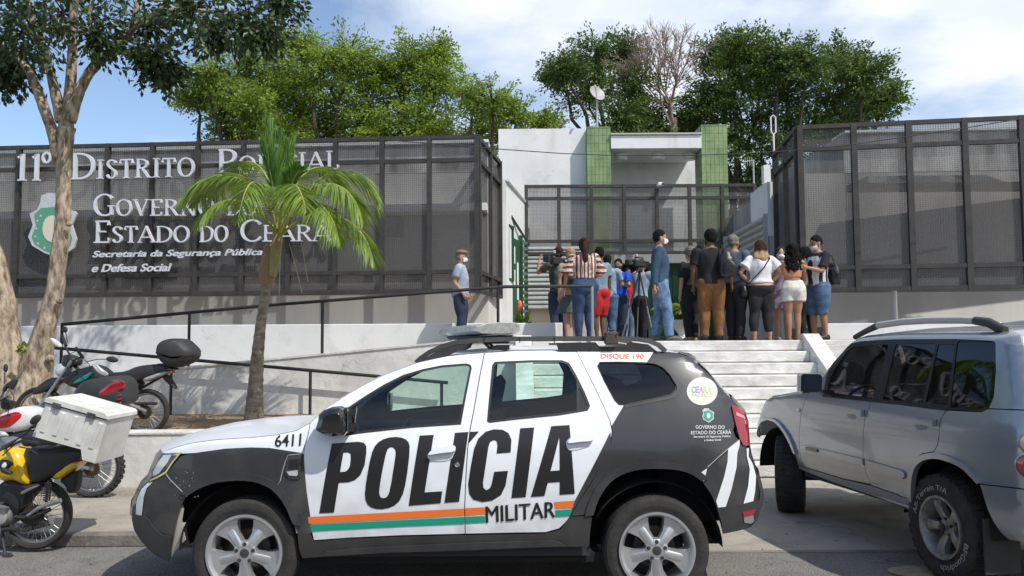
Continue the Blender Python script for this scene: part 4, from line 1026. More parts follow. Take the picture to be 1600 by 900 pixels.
decal('crest_field', Z(*Fc,[(896,508),(930,500),(964,517),(960,538),(963,556),(935,578),(902,561),(896,545),(901,522)]), M_pgr, off=.0055)
decal('crest_oval', Z(*Fc,circ(932,538,14,19,14)), M_ey, off=.007)
M_lw = mat('sticker_white', (.72,.73,.74), .5)
pc.text('GOVERNO DO', Z(*Fc,[(840,604),(1044,606),(1044,630),(840,628)]), M_lw, bold=.005)
pc.text('ESTADO DO CEARÁ', Z(*Fc,[(808,640),(1088,632),(1090,666),(806,668)]), M_lw, bold=.005)
pc.text('Secretaria da Segurança Pública', Z(*Fc,[(826,678),(1084,674),(1084,692),(826,696)]), M_lw, bold=.01)
pc.text('e Defesa Social', Z(*Fc,[(900,702),(1018,698),(1018,712),(900,716)]), M_lw, bold=.01)
decal('bumper_stripe', [(1137.8,701),(1156,687.8),(1155.6,697),(1152,708),(1151,729),(1143,764.4),(1134,791.8),(1122,793),(1119,783),(1131,746.7),(1136.7,722)], M_pw)
decal('bumper_stripe', [(1166.7,701),(1170.3,700),(1169.7,713),(1176.5,725),(1181.5,744),(1180,766.7),(1177,783),(1161.8,787),(1169,760),(1171.6,733),(1167,713)], M_pw)
decal('bumper_patch', [(1089,743),(1105,731.5),(1100,752.5)], M_pw)
M_line = mat('pale_seam', (.50,.50,.48), .6)
for ln_ in ([(240,348),(262,378),(310,425),(352,470)],[(985,238),(900,246),(885,280),(868,340),(858,385),(832,425)]):
    q = Z(*A, ln_); up = [(x+.55, y-.45) for x, y in q]; dn = [(x-.55, y+.45) for x, y in q]; decal('seam_line', up+dn[::-1], M_line, off=.004)
q = Z(*Fc,[(925,900),(990,840),(1070,770),(1155,703)]); decal('seam_line', [(x,y-.7) for x,y in q]+[(x+.2,y+.5) for x,y in q][::-1], M_line, off=.004)
rnd = random.Random(5)
for k in range(26):
    x_ = rnd.gauss(350,55); y_ = rnd.gauss(405,30)
    if 250 < x_ < 480 and 330 < y_ < 500:
        a_ = rnd.uniform(-.9,.2); l_ = rnd.uniform(2,13)
        decal('paint_scratch', Z(*A,[(x_,y_),(x_+l_*math.cos(a_),y_+l_*math.sin(a_)-1.6),(x_+l_*math.cos(a_)+1,y_+l_*math.sin(a_)+1.4)]), M_sil, off=.005)
# lamps, plastics
hl = [(253.5,708.6),(284,707.4),(271,722),(259.4,738.5),(246,746),(234,751),(232.5,744),(243.5,720)]
o = pc.panel('headlight', hl, mat('headlight_housing',(.03,.035,.04),.1,coat=1), off=.004, gap=0, thick=.05)
pc.panel('headlight_lens', [(255,711),(268,710),(262,722),(248,740),(240,744),(239,738),(247,722)], M_clear, off=.006, gap=0, thick=0, sides=(1,-1))
pc.panel('headlight_trim', [(268,711),(283.5,707),(271,722),(259.4,739.5),(246,747),(234,752),(234,750),(246,744),(258,737),(269,721),(277,711.5)], mat('lamp_trim_yellow',(.55,.52,.25),.3), off=.008, gap=0, thick=0, sides=(1,-1))
pc.panel('bumper_white', Z(*A,[(140,397),(168,392),(135,425),(120,470),(108,572),(74,572),(80,480),(105,430)]), M_pw, off=.004, **both)
pc.panel('bumper_plastic', Z(*A,[(70,512),(73,568),(122,577),(150,600),(165,628),(205,672),(225,682),(262,684),(266,700),(262,800),(250,820),(180,788),(110,718),(66,650),(52,590),(56,536)]), M_plast, off=.012, gap=0, thick=.02)
pc.panel('arch_liner_flap', Z(*A,[(326,508),(305,560),(285,600),(272,680),(262,760),(258,800),(268,800),(300,750),(345,705),(335,660),(325,600),(335,540)]), M_sil, off=-.02, gap=0, thick=.01)
# flares round the arches
def flare(arch, wd, name='arch_flare'):
    uz = pc.trl(arch); cx = sum(p[0] for p in uz)/len(uz); cz = min(p[1] for p in uz)+.05
    outer = [(u+(u-cx)/math.hypot(u-cx,z-cz)*wd, z+(z-cz)/math.hypot(u-cx,z-cz)*wd*.8) for u, z in uz]
    inner = [(u, z) for u, z in uz]
    pc.panel(name, smooth_loop(outer,1,False)+smooth_loop(inner,1,False)[::-1], M_pg, off=.016, gap=0, thick=.03, uz=True, cell=.05)
flare(arch_f[1:10], .055); flare(arch_r[4:14], .055)
pc.panel('fender_vent', Z(*A,[(895,258),(975,246),(968,330),(958,378),(905,372),(880,340)]), M_plast, off=.012, gap=0, thick=.012)
for k in range(5): pc.panel('vent_slat', Z(*A,[(902+0*k,272+11*k),(962-k,266+11*k),(961-k,271+11*k),(901,277+11*k)]), M_black, off=.016, gap=0, thick=.004)
pc.panel('side_repeater', Z(*A,[(892,335),(950,328),(953,350),(945,360),(905,356)]), M_clear, off=.017, gap=0, thick=.006)
pc.panel('rear_bumper_plastic', Z(*Gc,[(993,425),(1150,403),(1288,370),(1300,285),(1312,350),(1308,430),(1275,510),(1240,555),(1150,580),(1035,604),(1022,520)]), M_plast, off=.010, gap=0, thick=.02)
pc.panel('reflector', Z(*Gc,[(1172,452),(1262,432),(1248,470),(1180,487)]), M_redl, off=.016, gap=0, thick=.01)
pc.panel('reflector_lens', Z(*Gc,[(1180,489),(1247,472),(1252,515),(1232,532),(1185,526)]), mat('grey_lens',(.22,.22,.22),.3), off=.015, gap=0, thick=.01)
tl = Z(*Fc,[(1097,472),(1112,462),(1165,488),(1190,530),(1208,590),(1219,700),(1214,744),(1198,750),(1175,742),(1150,690),(1115,560)])
pc.panel('tail_light', tl, M_redl, off=.012, gap=0, thick=.05)
pc.panel('tail_light_band', Z(*Fc,[(1125,510),(1185,540),(1192,560),(1128,535)]), mat('tail_band',(.65,.25,.3),.1,coat=1), off=.014, gap=0, thick=0, sides=(1,-1))
for pts_, h_ in ((Z(*Dc,[(772,245),(785,222),(815,195),(860,182),(925,178),(947,186),(947,210),(935,235),(925,262),(880,275),(820,277),(785,268)]), Z(*Dc,[(782,226),(820,196),(860,184),(930,180),(947,190),(944,218),(860,226),(778,240)])),
                (Z(*Ec,[(722,172),(728,148),(755,125),(800,108),(850,105),(888,110),(896,130),(890,155),(860,185),(800,205),(750,212),(728,200)]), Z(*Ec,[(735,150),(760,124),(800,108),(850,106),(888,112),(895,130),(888,152),(800,158),(735,168)]))):
    pc.panel('handle_cup', smooth_loop(pts_,1), mat('handle_cup_shade',(.62,.65,.68),.35), off=.0055, gap=0, thick=.006)
    pc.panel('door_handle', smooth_loop(h_,1), M_pw, off=.038, gap=0, thick=.026)
u_, z_ = pc.tr(*Z(*Dc,[(957,297)])[0]); Mk = pc.M @ Matrix.Translation((u_,pc.S(u_,z_)+.002,z_)) @ Matrix.Rotation(R(-90),4,'X')
MB().lathe([(0,.008),(.008,.008),(.009,.003),(.015,.006),(.016,0)],16,Mk).build('door_lock', M_chrome, pc.root, smooth=True)
# skins across the car
def ouz(a, b): return [pc.tr(*p) for p in top_ol[a:b+1]]
I = top_ol.index
pc.strip('front_fascia', ouz(0,I((253,709))), lambda t: (-.20,0), M_pg)
pc.strip('hood', ouz(I((253,709)),ia), lambda t: (-.20*(1-t)**2, .015+.02*math.sin(t*3.14)), M_pw, n=14)
pc.strip('windshield', ouz(ia,I((650,567))), lambda t: (-.03*(1-t),.015), G_pol, vf=.955)
for sgn in (1,-1):
    uz = ouz(ia,I((650,567))); mb = MB(); vs = []
    for u,z in uz:
        w_ = pc.S(u,z); vs += [pc.P(u,w_*sgn,z), pc.P(u-.005,(w_-.05)*sgn,z+.005), pc.P(u+.03,(w_-.06)*sgn,z-.05)]
    mb.add(vs, [(3*i+j,3*i+j+1,3*i+j+4,3*i+j+3) for i in range(len(uz)-1) for j in range(2)]).build('roof_pillar', M_pw, pc.root, smooth=True, angle=60)
ir = I((1076,557)); it = I((1164,646))
pc.strip('roof', ouz(I((650,567)),ir), lambda t: (0,.012+.02*math.sin(t*3.14)), M_pw)
pc.strip('rear_window', ouz(ir,I((1142,622))), lambda t: (.08,.02), G_dark)
pc.strip('tailgate', ouz(I((1142,622)),I((1184,744))), lambda t: (.12,0), M_pg)
pc.strip('rear_fascia', ouz(I((1184,744)),len(top_ol)-1), lambda t: (.14,0), M_plast)
pc.panel('roof_spoiler', [(1062,549.5),(1076,551),(1089,559),(1094,567),(1089,566.5),(1076,557)], M_pg, off=-.06, gap=0, thick=.05)
# floor, wells, liners
um = lambda px, py: pc.tr(px, py)[0]
uw1, uw2 = um(381.4,856.7), um(1026.9,847)
pc.world(MB().box((uw1+.36,-.80,.26),(uw2-.36,.80,.32)), 'floor_pan', M_well)
pc.world(MB().box((uw1-.36,-.5,.30),(uw1+.36,.5,.36)), 'floor_pan', M_well); pc.world(MB().box((uw2-.36,-.5,.30),(uw2+.5,.5,.36)), 'floor_pan', M_well)
def well(uc, r_):
    mb = MB()
    for sg in (1,-1):
        vs = []; n = 20
        for k in range(n+1):
            a = math.pi*k/n
            for vv in (.86,.50): vs.append((uc+r_*math.cos(a), vv*sg, .36+r_*math.sin(a)*.98))
        for k in range(n+1): pass
        fs = [(2*k,2*k+1,2*k+3,2*k+2) for k in range(n)]
        b = len(vs); vs += [(uc,.50*sg,.36)]; fs += [(2*k+1,b,2*k+3) for k in range(n)]
        mb.add(vs, fs)
    pc.world(mb, 'wheel_well', M_well)['kind'] = 'stuff'
well(uw1,.43); well(uw2,.43)
for sg in (1,-1): pc.world(MB().box((uw1+.43,.82*sg,.31),(uw2-.43,.84*sg,.98)), 'door_liner', M_seat)
pc.world(MB().box((uw1-.55,-.66,.5),(uw1+.5,.66,.92)), 'engine_bay', M_well)
pc.world(MB().box((uw2+.05,-.70,.5),(uw2+.55,.70,.95)), 'boot_lining', M_well)
# interior
dx = um(545,680)
pc.world(MB().add([(dx-.25,-.8,.95),(dx+.25,-.8,1.0),(dx+.35,-.8,.75),(dx-.25,-.8,.6),(dx-.25,.8,.95),(dx+.25,.8,1.0),(dx+.35,.8,.75),(dx-.25,.8,.6)],[(0,1,2,3),(7,6,5,4),(0,4,5,1),(1,5,6,2),(2,6,7,3),(3,7,4,0)]), 'dashboard', M_plast)
def seat(uc, vc, wd=.25, tall=1.0):
    sm_ = thing_part('seat', pc.root)
    M_ = Matrix.Identity(4)
    pc.world(MB().rbox((uc-.1,vc,.62),(.52,wd*2,.16),.04), 'seat_cushion', M_seat, sm_)
    pc.world(MB().rbox((0,0,.30),(.14,wd*2,.64),.05,Matrix.Translation((uc+.16,vc,.62))@Matrix.Rotation(R(14),4,'Y')), 'seat_back', M_seat, sm_)
    pc.world(MB().rbox((0,0,.735),(.10,.26,.19),.04,Matrix.Translation((uc+.16,vc,.62))@Matrix.Rotation(R(12),4,'Y')).tube([(uc+.32,vc-.05,1.2),(uc+.31,vc-.05,1.3)],.008,6).tube([(uc+.32,vc+.05,1.2),(uc+.31,vc+.05,1.3)],.008,6), 'headrest', M_seat, sm_)
us1 = um(700,660); us2 = um(905,650)
seat(us1,.36); seat(us1,-.36); seat(us2-.02,.42,.2); seat(us2-.02,0,.2); seat(us2-.02,-.42,.2)
uS = um(608,650)
Ms = Matrix.Translation((uS,.36,1.0))@Matrix.Rotation(R(-62),4,'Y')
pc.world(MB().lathe([(.17+.014*math.cos(a*.785),.014*math.sin(a*.785)) for a in range(9)],28,Ms).box((-.16,-.02,-.01),(.16,.02,.01),Ms).box((-.05,-.05,-.02),(.05,.05,.02),Ms), 'steering_wheel', M_black, smooth=True)
pc.world(MB().rbox((um(590,600),0,1.43),(.03,.22,.06),.012), 'rear_view_mirror', M_black)
pc.world(MB().rbox((uS+.0,-.55,1.0),(.02,.02,.02),.004), 'door_knob', M_black)
# inside trim of the far side so the pillars read dark from within
for wp_ in (win1, win2): pass
ins = pc.trl([(484,661)]+top_ol[ia+1:i2+1]+[(960,640),(955,690),(500,700)]); ins = offset_loop(ins,.02)
vs, fs = fill2d([ins]+[offset_loop(pc.trl(w_),-.02) for w_ in (win1,win2)])
for sd_ in (1,-1): pc.lift(vs, fs, -.045, sd_, 0, 'pillar_trim', M_seat, pc.root, cell=.15)
pc.strip('headliner', [(u,z-.035) for u,z in ouz(I((650,567)),ir)], lambda t: (0,.01), mat('headliner_grey',(.22,.22,.21),.9), vf=.93)
# door mirror
for sg in (1,-1):
    um_, zm_ = pc.tr(*Z(*Bc,[(318,700)])[0], vfix=1.0); w0 = pc.S(um_+.1, zm_)
    Mm = Matrix.Translation((um_,(w0+.11)*sg,zm_))
    mm = thing_part('door_mirror', pc.root)
    mb = MB(); pr = [(-.115,.02),(-.11,.05),(-.08,.075),(-.03,.095),(.03,.10),(.06,.09),(.075,.05),(.078,-.06),(.055,-.085),(-.02,-.095),(-.07,-.085),(-.12,-.06),(-.135,-.045)]
    rings = []
    for yy, sc in ((-.10,.72),(-.08,.9),(-.03,1),(.04,.99),(.085,.88),(.11,.6)):
        rings += [(x*sc, yy, z*sc) for x, z in pr]
    n = len(pr); fs = [(i*n+j,i*n+(j+1)%n,(i+1)*n+(j+1)%n,(i+1)*n+j) for i in range(5) for j in range(n)]+[tuple(range(n)),tuple(range(5*n,6*n))]
    mb.add([(x,y*sg,z) for x,y,z in rings], fs, Mm); pc.world(mb, 'mirror_housing', mat('mirror_gloss_black',(.012,.012,.013),.12,coat=1), mm, smooth=True)
    pc.world(MB().cbox((.05,-.13*sg,-.05),(.09,.12,.05),Mm), 'mirror_arm', M_black, mm)
    pc.world(MB().box((.0785,-.07,-.07),(.081,.07,.07),Mm), 'mirror_glass', M_chrome, mm)
# roof rails
rl = [(650,567),(657,560),(670,551),(690,541.5),(712,535),(740,532),(806,529.5),(873,529),(962,529.2),(996,530),(1015,533),(1029,539),(1040,549)]
for sg in (1,-1):
    v0 = .60; q = [pc.tr(x,y,vfix=v0) for x,y in rl]; ra = thing_part('roof_rail', pc.root)
    pts_ = [(u,v0*sg,z) for u,z in q]
    mb = MB(); vs = []; n = len(pts_)
    for i,(u,v_,z) in enumerate(pts_):
        d = (Vector(pts_[min(i+1,n-1)])-Vector(pts_[max(i-1,0)])).normalized(); nn_ = Vector((-d.z,0,d.x))
        for a,b in ((-.02,-.016),(-.012,.016),(.012,.016),(.02,-.016)): vs.append(Vector((u,v_+a,z))+nn_*b)
    mb.add(vs, [(4*i+j,4*i+(j+1)%4,4*i+4+(j+1)%4,4*i+4+j) for i in range(n-1) for j in range(4)]+[(0,1,2,3),(4*n-4,4*n-3,4*n-2,4*n-1)])
    pc.world(mb, 'rail_bar', M_plast, ra, smooth=True, angle=30)
    def blk(px_):
        w2 = [pc.tr(x,y,vfix=v0) for x,y in px_]; m_ = MB().prism([(a_,b_) for a_,b_ in w2], (v0-.022)*sg, (v0+.018)*sg)
        pc.world(m_, 'rail_foot', M_plast, ra)
    blk([(652,566),(690,545),(715,537),(726,536),(722,545),(700,556),(676,562)])
    blk([(869,536.5),(930,534.5),(936,541),(975,541),(984,534.5),(1012,538),(1026,549),(900,548),(873,548)])
    if sg == 1:
        for px_ in (757,812,866): 
            a_ = pc.tr(px_,531,vfix=v0); pc.world(MB().box((a_[0]-.002,v0-.022,a_[1]-.022),(a_[0]+.002,v0+.022,a_[1]+.02)), 'rail_joint', M_black, ra)
        a_ = pc.tr(955,528,vfix=v0+.03)
        bx = MB().rbox((a_[0],v0+.02,a_[1]),(.092,.07,.085),.008).rbox((a_[0],v0+.02,a_[1]+.055),(.055,.03,.012),.004)
        pc.world(bx, 'rail_clamp', mat('rusty_bracket',(.10,.065,.05),.7,col2=(.05,.035,.03),scale=25), ra)
        for q_ in (-.035,.035): pc.world(MB().lathe([(0,.005),(.006,.005),(.007,0)],8,Matrix.Translation((a_[0]+q_,v0+.056,a_[1]+.02))@Matrix.Rotation(R(-90),4,'X')), 'clamp_rivet', M_chrome, ra)
# light bar: swept back wings
lb = thing_part('light_bar', pc.root)
ut, zt_ = pc.tr(778,508,vfix=.56); uc_, zc_ = pc.tr(728,524,vfix=0.0)
prof = [(-.165,-.012),(-.15,.022),(-.08,.042),(.02,.050),(.12,.048),(.165,.034),(.17,-.004),(.13,-.026),(.0,-.034),(-.12,-.03)]
vs = []; ks = [-.585,-.57,-.5,-.3,-.1,0,.1,.3,.5,.57,.585]; n = len(prof)
M_bar = mat('light_bar_lens', (.50,.51,.46), .25, var=.35, scale=30, coat=.5)
for k in ks:
    a = abs(k)/.585; sc = .90 if abs(k) > .58 else 1
    uu = ut-.30*(1-a)*1.0; zz = 1.775+.012*a
    vs += [(uu+x*sc, k, zz+z*sc) for x,z in prof]
mb = MB().add(vs, [(i*n+j,i*n+(j+1)%n,(i+1)*n+(j+1)%n,(i+1)*n+j) for i in range(len(ks)-1) for j in range(n)]+[tuple(range(n)),tuple(range((len(ks)-1)*n,len(ks)*n))])
pc.world(mb, 'bar_lens', M_bar, lb, smooth=True, angle=40)
mb = MB()
vs = []
for k in (-.56,-.3,0,.3,.56):
    uu = ut-.30*(1-abs(k)/.585); vs += [(uu-.11,k,1.743),(uu+.12,k,1.748),(uu+.10,k,1.722),(uu-.08,k,1.718)]
mb.add(vs,[(4*i+j,4*i+(j+1)%4,4*i+4+(j+1)%4,4*i+4+j) for i in range(4) for j in range(4)]+[(0,1,2,3),(16,17,18,19)])
pc.world(mb, 'bar_base', M_black, lb)
for sg in (1,-1):
    pc.world(MB().rbox((ut+.0,.45*sg,1.706),(.16,.08,.035),.01).tube([(ut-.1,.5*sg,1.70),(ut-.06,.56*sg,1.66),(ut+.06,.58*sg,1.65)],.012,6).cbox((ut+.02,.58*sg,1.66),(.12,.05,.03)), 'bar_bracket', M_black, lb)
    pc.world(MB().rbox((ut+.06,.50*sg,1.722),(.15,.06,.035),.012), 'alley_lamp', mat('alley_lamp_lens',(.75,.55,.48),.2,coat=1), lb)
# wheels
vt = .80
wzc = .345
wheel(pc, uw1+.0, vt-.03, wzc, .345, .240, .215, 'duster', M_alloy, 1)
wheel(pc, uw2, vt-.03, wzc, .345, .240, .215, 'duster', M_alloy, 1)
wheel(pc, uw1, -(vt-.03), wzc, .345, .240, .215, 'duster', M_alloy, -1)
wheel(pc, uw2, -(vt-.03), wzc, .345, .240, .215, 'duster', M_alloy, -1)
# ---------------------------------------------------------------- silver off-road car
M_sv = mat('silver_car_paint', (.34,.36,.385), .24, metal=.5, coat=.7, var=.04, scale=3, dust=.3)
M_sv2 = mat('silver_car_lower_paint', (.30,.315,.33), .36, metal=.5, coat=.4, col2=(.29,.295,.30), scale=4)
M_blk = mat('window_surround_black', (.012,.012,.013), .3)
G_tint = glass('smoked_glass', (.55,.5,.55), .30)
M_rackg = mat('roof_rack_grey', (.48,.47,.44), .45, metal=.2)
Ws = smooth_tab([(.25,.74),(.40,.805),(.55,.845),(.75,.86),(.95,.858),(1.10,.845),(1.2,.825),(1.4,.77),(1.6,.715),(1.70,.68),(1.8,.6)])
plans = [(-4.2,.16)]+smooth_tab([(-3.35,.13),(-3.2,.075),(-3.05,.04),(-2.9,.02),(-2.6,.005),(-2.2,0),(.25,0),(.45,.01),(.60,.035),(.70,.09),(.76,.20),(.80,.34)])+[(1.0,.6)]
H = (1160,490,4.5); Ic = (1360,490,4.5); J = (1360,680,4.091); Pq = (1080,680,4.0)
sv_top = [(1181,690),(1179.5,681),(1182,659),(1187,643),(1193,625),(1204,618),(1228,614),(1250,609),(1272,602),(1278,592),(1293,572),(1311,551),(1324,536.5),(1336,528),(1349,524),(1372,521.5),(1404,518.5),(1435,517.3),(1471,516.8),(1510,516.8),(1544,517),(1574,518),(1586,524),(1591,541),(1597,580),(1603,620),(1606,660),(1608,700),(1610,740),(1612,765),(1612,800),(1604,838)]
sv = Car((3.88,5.92,0), 99.0, Ws, plans, sv_top, 'silver off-road car with roof rack parked at an angle in front of the steps', 'car')
sv.root.name = 'parked_car'
D_f = [(1272,602),(1258,625),(1252,645.6),(1249,672),(1249,700),(1255,729)]
D_m = [(1363,528+0),(1360,627),(1357,640),(1351,655),(1349,679),(1348.5,713),(1353,738),(1361.4,757)]
D_r = [(1481,532),(1479.5,641),(1474,648),(1469,658),(1467,683),(1465,695),(1459,706),(1441,709),(1426,721.6),(1419,744),(1417.4,778)]
af = [(1181,690),(1182.5,672),(1189,660),(1200,655.6),(1213,659),(1224.4,672),(1234.4,689),(1242,708),(1247,725)]
ar = [(1429,796),(1428,785),(1427,760.7),(1429.7,738.7),(1435.8,726.4),(1448,718),(1465,716),(1487,721.6),(1506.7,731.3),(1521.3,746),(1530.4,756),(1536,773),(1543,795)]
dlo = [(1286,618),(1290,590),(1300,567),(1313,550),(1328,537.5),(1349,533),(1400,530.4),(1493,530),(1551,532.5),(1555.5,536),(1556,579),(1552.5,621),(1545,637),(1533,643),(1479.5,640),(1400,630.5),(1338,624)]
I2 = sv_top.index
tp = sv_top
# body above the doors is the roof side; doors start at the belt
sv.panel('front_fender', tp[1:I2((1272,602))]+D_f+[(1247,726)]+af[::-1][1:-1]+[(1180,684)], M_sv)
sv.panel('front_door', [(1272,602),(1286,619),(1338,624.5),(1360,627)]+D_m[2:]+[(1317.5,748),(1255,729)]+D_f[::-1][1:-1], M_sv)
sv.panel('rear_door', [(1360,627),(1400,630.5),(1479.5,640.5)]+D_r[2:]+[(1419,779),(1361.4,758)]+D_m[::-1][1:-1], M_sv)
sv.panel('roof_side', [(1272,602)]+tp[I2((1278,592)):I2((1586,524))+1]+[(1591,541),(1596,579),(1602,640),(1545,638),(1552.5,621),(1556,579),(1555.5,536),(1551,532.5),(1493,530),(1400,530.4),(1349,533),(1328,537.5),(1313,550),(1300,567),(1290,590),(1286,618)], M_sv, gap=.001)
sv.panel('quarter_panel', [(1479.5,641),(1533,643.5),(1545,638.5),(1602,641),(1606,660),(1608,700),(1610,740),(1611,766),(1600,764),(1565,760),(1530.4,756.5)]+ar[1:10][::-1]+[(1421,797),(1419,779)]+D_r[::-1][1:-2], M_sv)
sv.panel('rear_bumper', [(1530.4,756.5),(1565,760.5),(1600,764.5),(1612,767),(1612,800),(1606,838),(1600,847),(1577,844),(1563,831.5),(1552,815),(1543,796),(1536,773)], M_sv, off=.012)
sv.panel('sill', [(1247,726),(1255,729.5),(1317.5,748.5),(1361.4,758.5),(1419,779.5),(1421,797),(1428,797),(1367,776),(1305,755),(1249,733)], M_sv2, off=-.01)
def band(p1, p2, n=8): return p1+p2[::-1]
sv.panel('side_moulding', Z(*Pq,[(700,62),(880,104),(1068,150),(1072,188),(880,145),(702,108)]), M_sv, off=.016, gap=0, thick=.016)
sv.panel('side_moulding', Z(*Pq,[(1086,155),(1200,188),(1310,220),(1328,238),(1330,262),(1318,274),(1200,238),(1090,198)]), M_sv, off=.016, gap=0, thick=.016)
sv.panel('badge', Z(*Pq,[(712,73),(785,89),(785,108),(712,92)]), mat('badge_grey',(.16,.16,.16),.3,metal=.5), off=.027, gap=0, thick=.004, sides=(1,))
def flare2(arch, wd, m_, name='arch_flare'):
    uz = sv.trl(arch); cx = sum(p[0] for p in uz)/len(uz); cz = min(p[1] for p in uz)+.05
    outer = [(u+(u-cx)/math.hypot(u-cx,z-cz)*wd, z+(z-cz)/math.hypot(u-cx,z-cz)*wd*.8) for u, z in uz]
    sv.panel(name, smooth_loop(outer,1,False)+smooth_loop(uz,1,False)[::-1], m_, off=.022, gap=0, thick=.04, uz=True, cell=.05)
flare2(ar[1:11], .05, M_sv); flare2(af[3:8], .05, M_sv)
# windows
uzd = sv.trl(dlo)
panes = {'front_glass': [(1291,613),(1295,592),(1308,569),(1323,549),(1333,542),(1352,540),(1386,538.6),(1380,563),(1361,623),(1338,619)],
         'rear_glass': [(1378,624),(1380,617),(1397.5,541),(1399,537.5),(1459,536.6),(1459.5,540),(1440,629.5)],
         'vent_glass': [(1444.5,630),(1464.5,538),(1490,538),(1479,633)],
         'quarter_glass': [(1483,637),(1494,536),(1498,532.6),(1549,534),(1554,538),(1554.5,579),(1551,620),(1543.5,635.5),(1532,641)]}
sv.panel('window_surround', uzd, M_blk, off=-.008, holes=[sv.trl(p) for p in panes.values()], uz=True, gap=0, thick=.03)
for nm, pl in panes.items():
    sv.panel(nm, offset_loop(sv.trl(pl),-.003), G_tint, off=-.013, uz=True, gap=0, thick=0)
sv.panel('belt_strip', [(1286,617.5),(1338,623),(1400,629.5),(1479.5,639.5),(1479.5,642),(1400,632),(1338,625.8),(1286,620)], M_blk, off=.006, gap=0, thick=.01)
for q in ([(728,672),(832,676),(830,724),(798,724),(796,710),(728,702)],):
    sv.panel('handle_cup', Z(*H,[(735,705),(800,708),(795,735),(775,745),(745,735)]), mat('handle_cup_silver',(.22,.23,.25),.3,metal=.5), off=.002, gap=0, thick=0)
    sv.panel('door_handle', Z(*H,q), M_sv, off=.035, gap=0, thick=.03)
sv.panel('handle_cup', Z(*Ic,[(308,780),(400,790),(392,812),(360,822),(325,812)]), MATS['handle_cup_silver'], off=.002, gap=0, thick=0)
sv.panel('door_handle', Z(*Ic,[(302,742),(320,737),(430,742),(437,750),(434,788),(398,790),(395,780),(303,772)]), M_sv, off=.035, gap=0, thick=.03)
sv.panel('side_repeater', Z(*H,circ(387,678,13,13,14)), M_clear, off=.010, gap=0, thick=.01)
# skins across
def ov(a, b): return [sv.tr(*p) for p in sv_top[a:b+1]]
sv.strip('front_fascia', ov(1,I2((1193,625))), lambda t: (-.16,0), M_sv)
sv.strip('hood', ov(I2((1193,625)),I2((1250,609))), lambda t: (-.14*(1-t),.035), M_sv)
sv.strip('windshield', ov(I2((1250,609)),I2((1336,528))), lambda t: (-.05*(1-t),.03), G_tint, vf=.94)
for sgn in (1,-1):
    uz = ov(I2((1272,602)),I2((1349,524))); vs = []
    for u,z in uz:
        w_ = sv.S(u,z); vs += [sv.P(u,w_*sgn,z), sv.P(u-.005,(w_-.05)*sgn,z+.005), sv.P(u+.03,(w_-.06)*sgn,z-.05)]
    MB().add(vs, [(3*i+j,3*i+j+1,3*i+j+4,3*i+j+3) for i in range(len(uz)-1) for j in range(2)]).build('roof_pillar', M_sv, sv.root, smooth=True, angle=60)
sv.strip('roof', ov(I2((1336,528)),I2((1586,524))), lambda t: (0,.03+.01*math.sin(t*3.14)), mat('silver_roof_paint',(.48,.50,.53),.24,metal=.45,coat=.6))
sv.strip('tailgate', ov(I2((1586,524)),I2((1610,740))), lambda t: (.05,0), M_sv)
sv.strip('rear_bumper_face', ov(I2((1610,740)),len(sv_top)-1), lambda t: (.08,0), M_sv)
uR = sv.tr(1480,830)[0]; uF = sv.tr(1225,735,vfix=.74)[0]
uRc = sv.tr(1481,830)[0]
zt2 = 1.70
# spoiler, rear glass, spare wheel, lamps
ue = sv.tr(1586,524)[0]
sv.world(MB().add([(ue-.08,-.62,1.71),(ue-.08,.62,1.71),(ue+.20,.58,1.66),(ue+.20,-.58,1.66),(ue-.02,-.62,1.60),(ue-.02,.62,1.60),(ue+.19,.58,1.625),(ue+.19,-.58,1.625)],[(0,1,2,3),(7,6,5,4),(0,4,5,1),(1,5,6,2),(2,6,7,3),(3,7,4,0)]), 'roof_spoiler', M_sv)
for sg in (1,-1):
    for (py_, col, rr_) in ((691,mat('cream_lens',(.62,.55,.36),.12,coat=1),.058),(727,M_redl,.072)):
        u_, z_ = sv.tr(1599,py_); w_ = sv.S(u_,z_)
        Mt = Matrix.Translation((u_-.005,(w_-.045)*sg,z_))@Matrix.Rotation(R(-52*sg),4,'Z')@Matrix.Rotation(R(-90*sg),4,'X')
        o_ = sv.world(MB().lathe([(rr_+.012,-.06),(rr_+.012,.045),(rr_+.002,.052)],26,Mt), 'lamp_bezel', M_sv, smooth=True)
        sv.world(MB().lathe([(0,.06),(rr_*.6,.056),(rr_,.045)],26,Mt), 'tail_lamp', col, o_, smooth=True)
Msp = sv.M@Matrix.Translation((ue+.30,-.1,1.0))
sv.world(MB().lathe([(0,.0),(.30,.0),(.34,.03),(.35,.1),(.34,.19),(.0,.20)],36,Matrix.Translation((ue+.12,-.1,.98))@Matrix.Rotation(R(90),4,'Y')), 'spare_wheel_cover', M_sv, smooth=True)
# rack
rk = [(1336,527),(1352,518),(1372,508.5),(1410,503),(1450,500.5),(1500,500),(1524,501),(1545,504),(1558,511),(1571,516)]
for sg in (1,-1):
    rr2 = thing_part('roof_rack', sv.root); v0 = .60
    q = [sv.tr(x,y,vfix=v0) for x,y in rk]; pts_ = [(u,v0*sg,z) for u,z in q]
    sv.world(MB().tube(pts_[2:7],.028,12), 'rack_bar', M_rackg, rr2, smooth=True)
    sv.world(MB().tube(pts_[6:],[.030,.034,.034,.026],12), 'rack_foot', M_plast, rr2, smooth=True)
    sv.world(MB().tube(pts_[:3],[.022,.024,.029],12), 'rack_foot', M_plast, rr2, smooth=True)
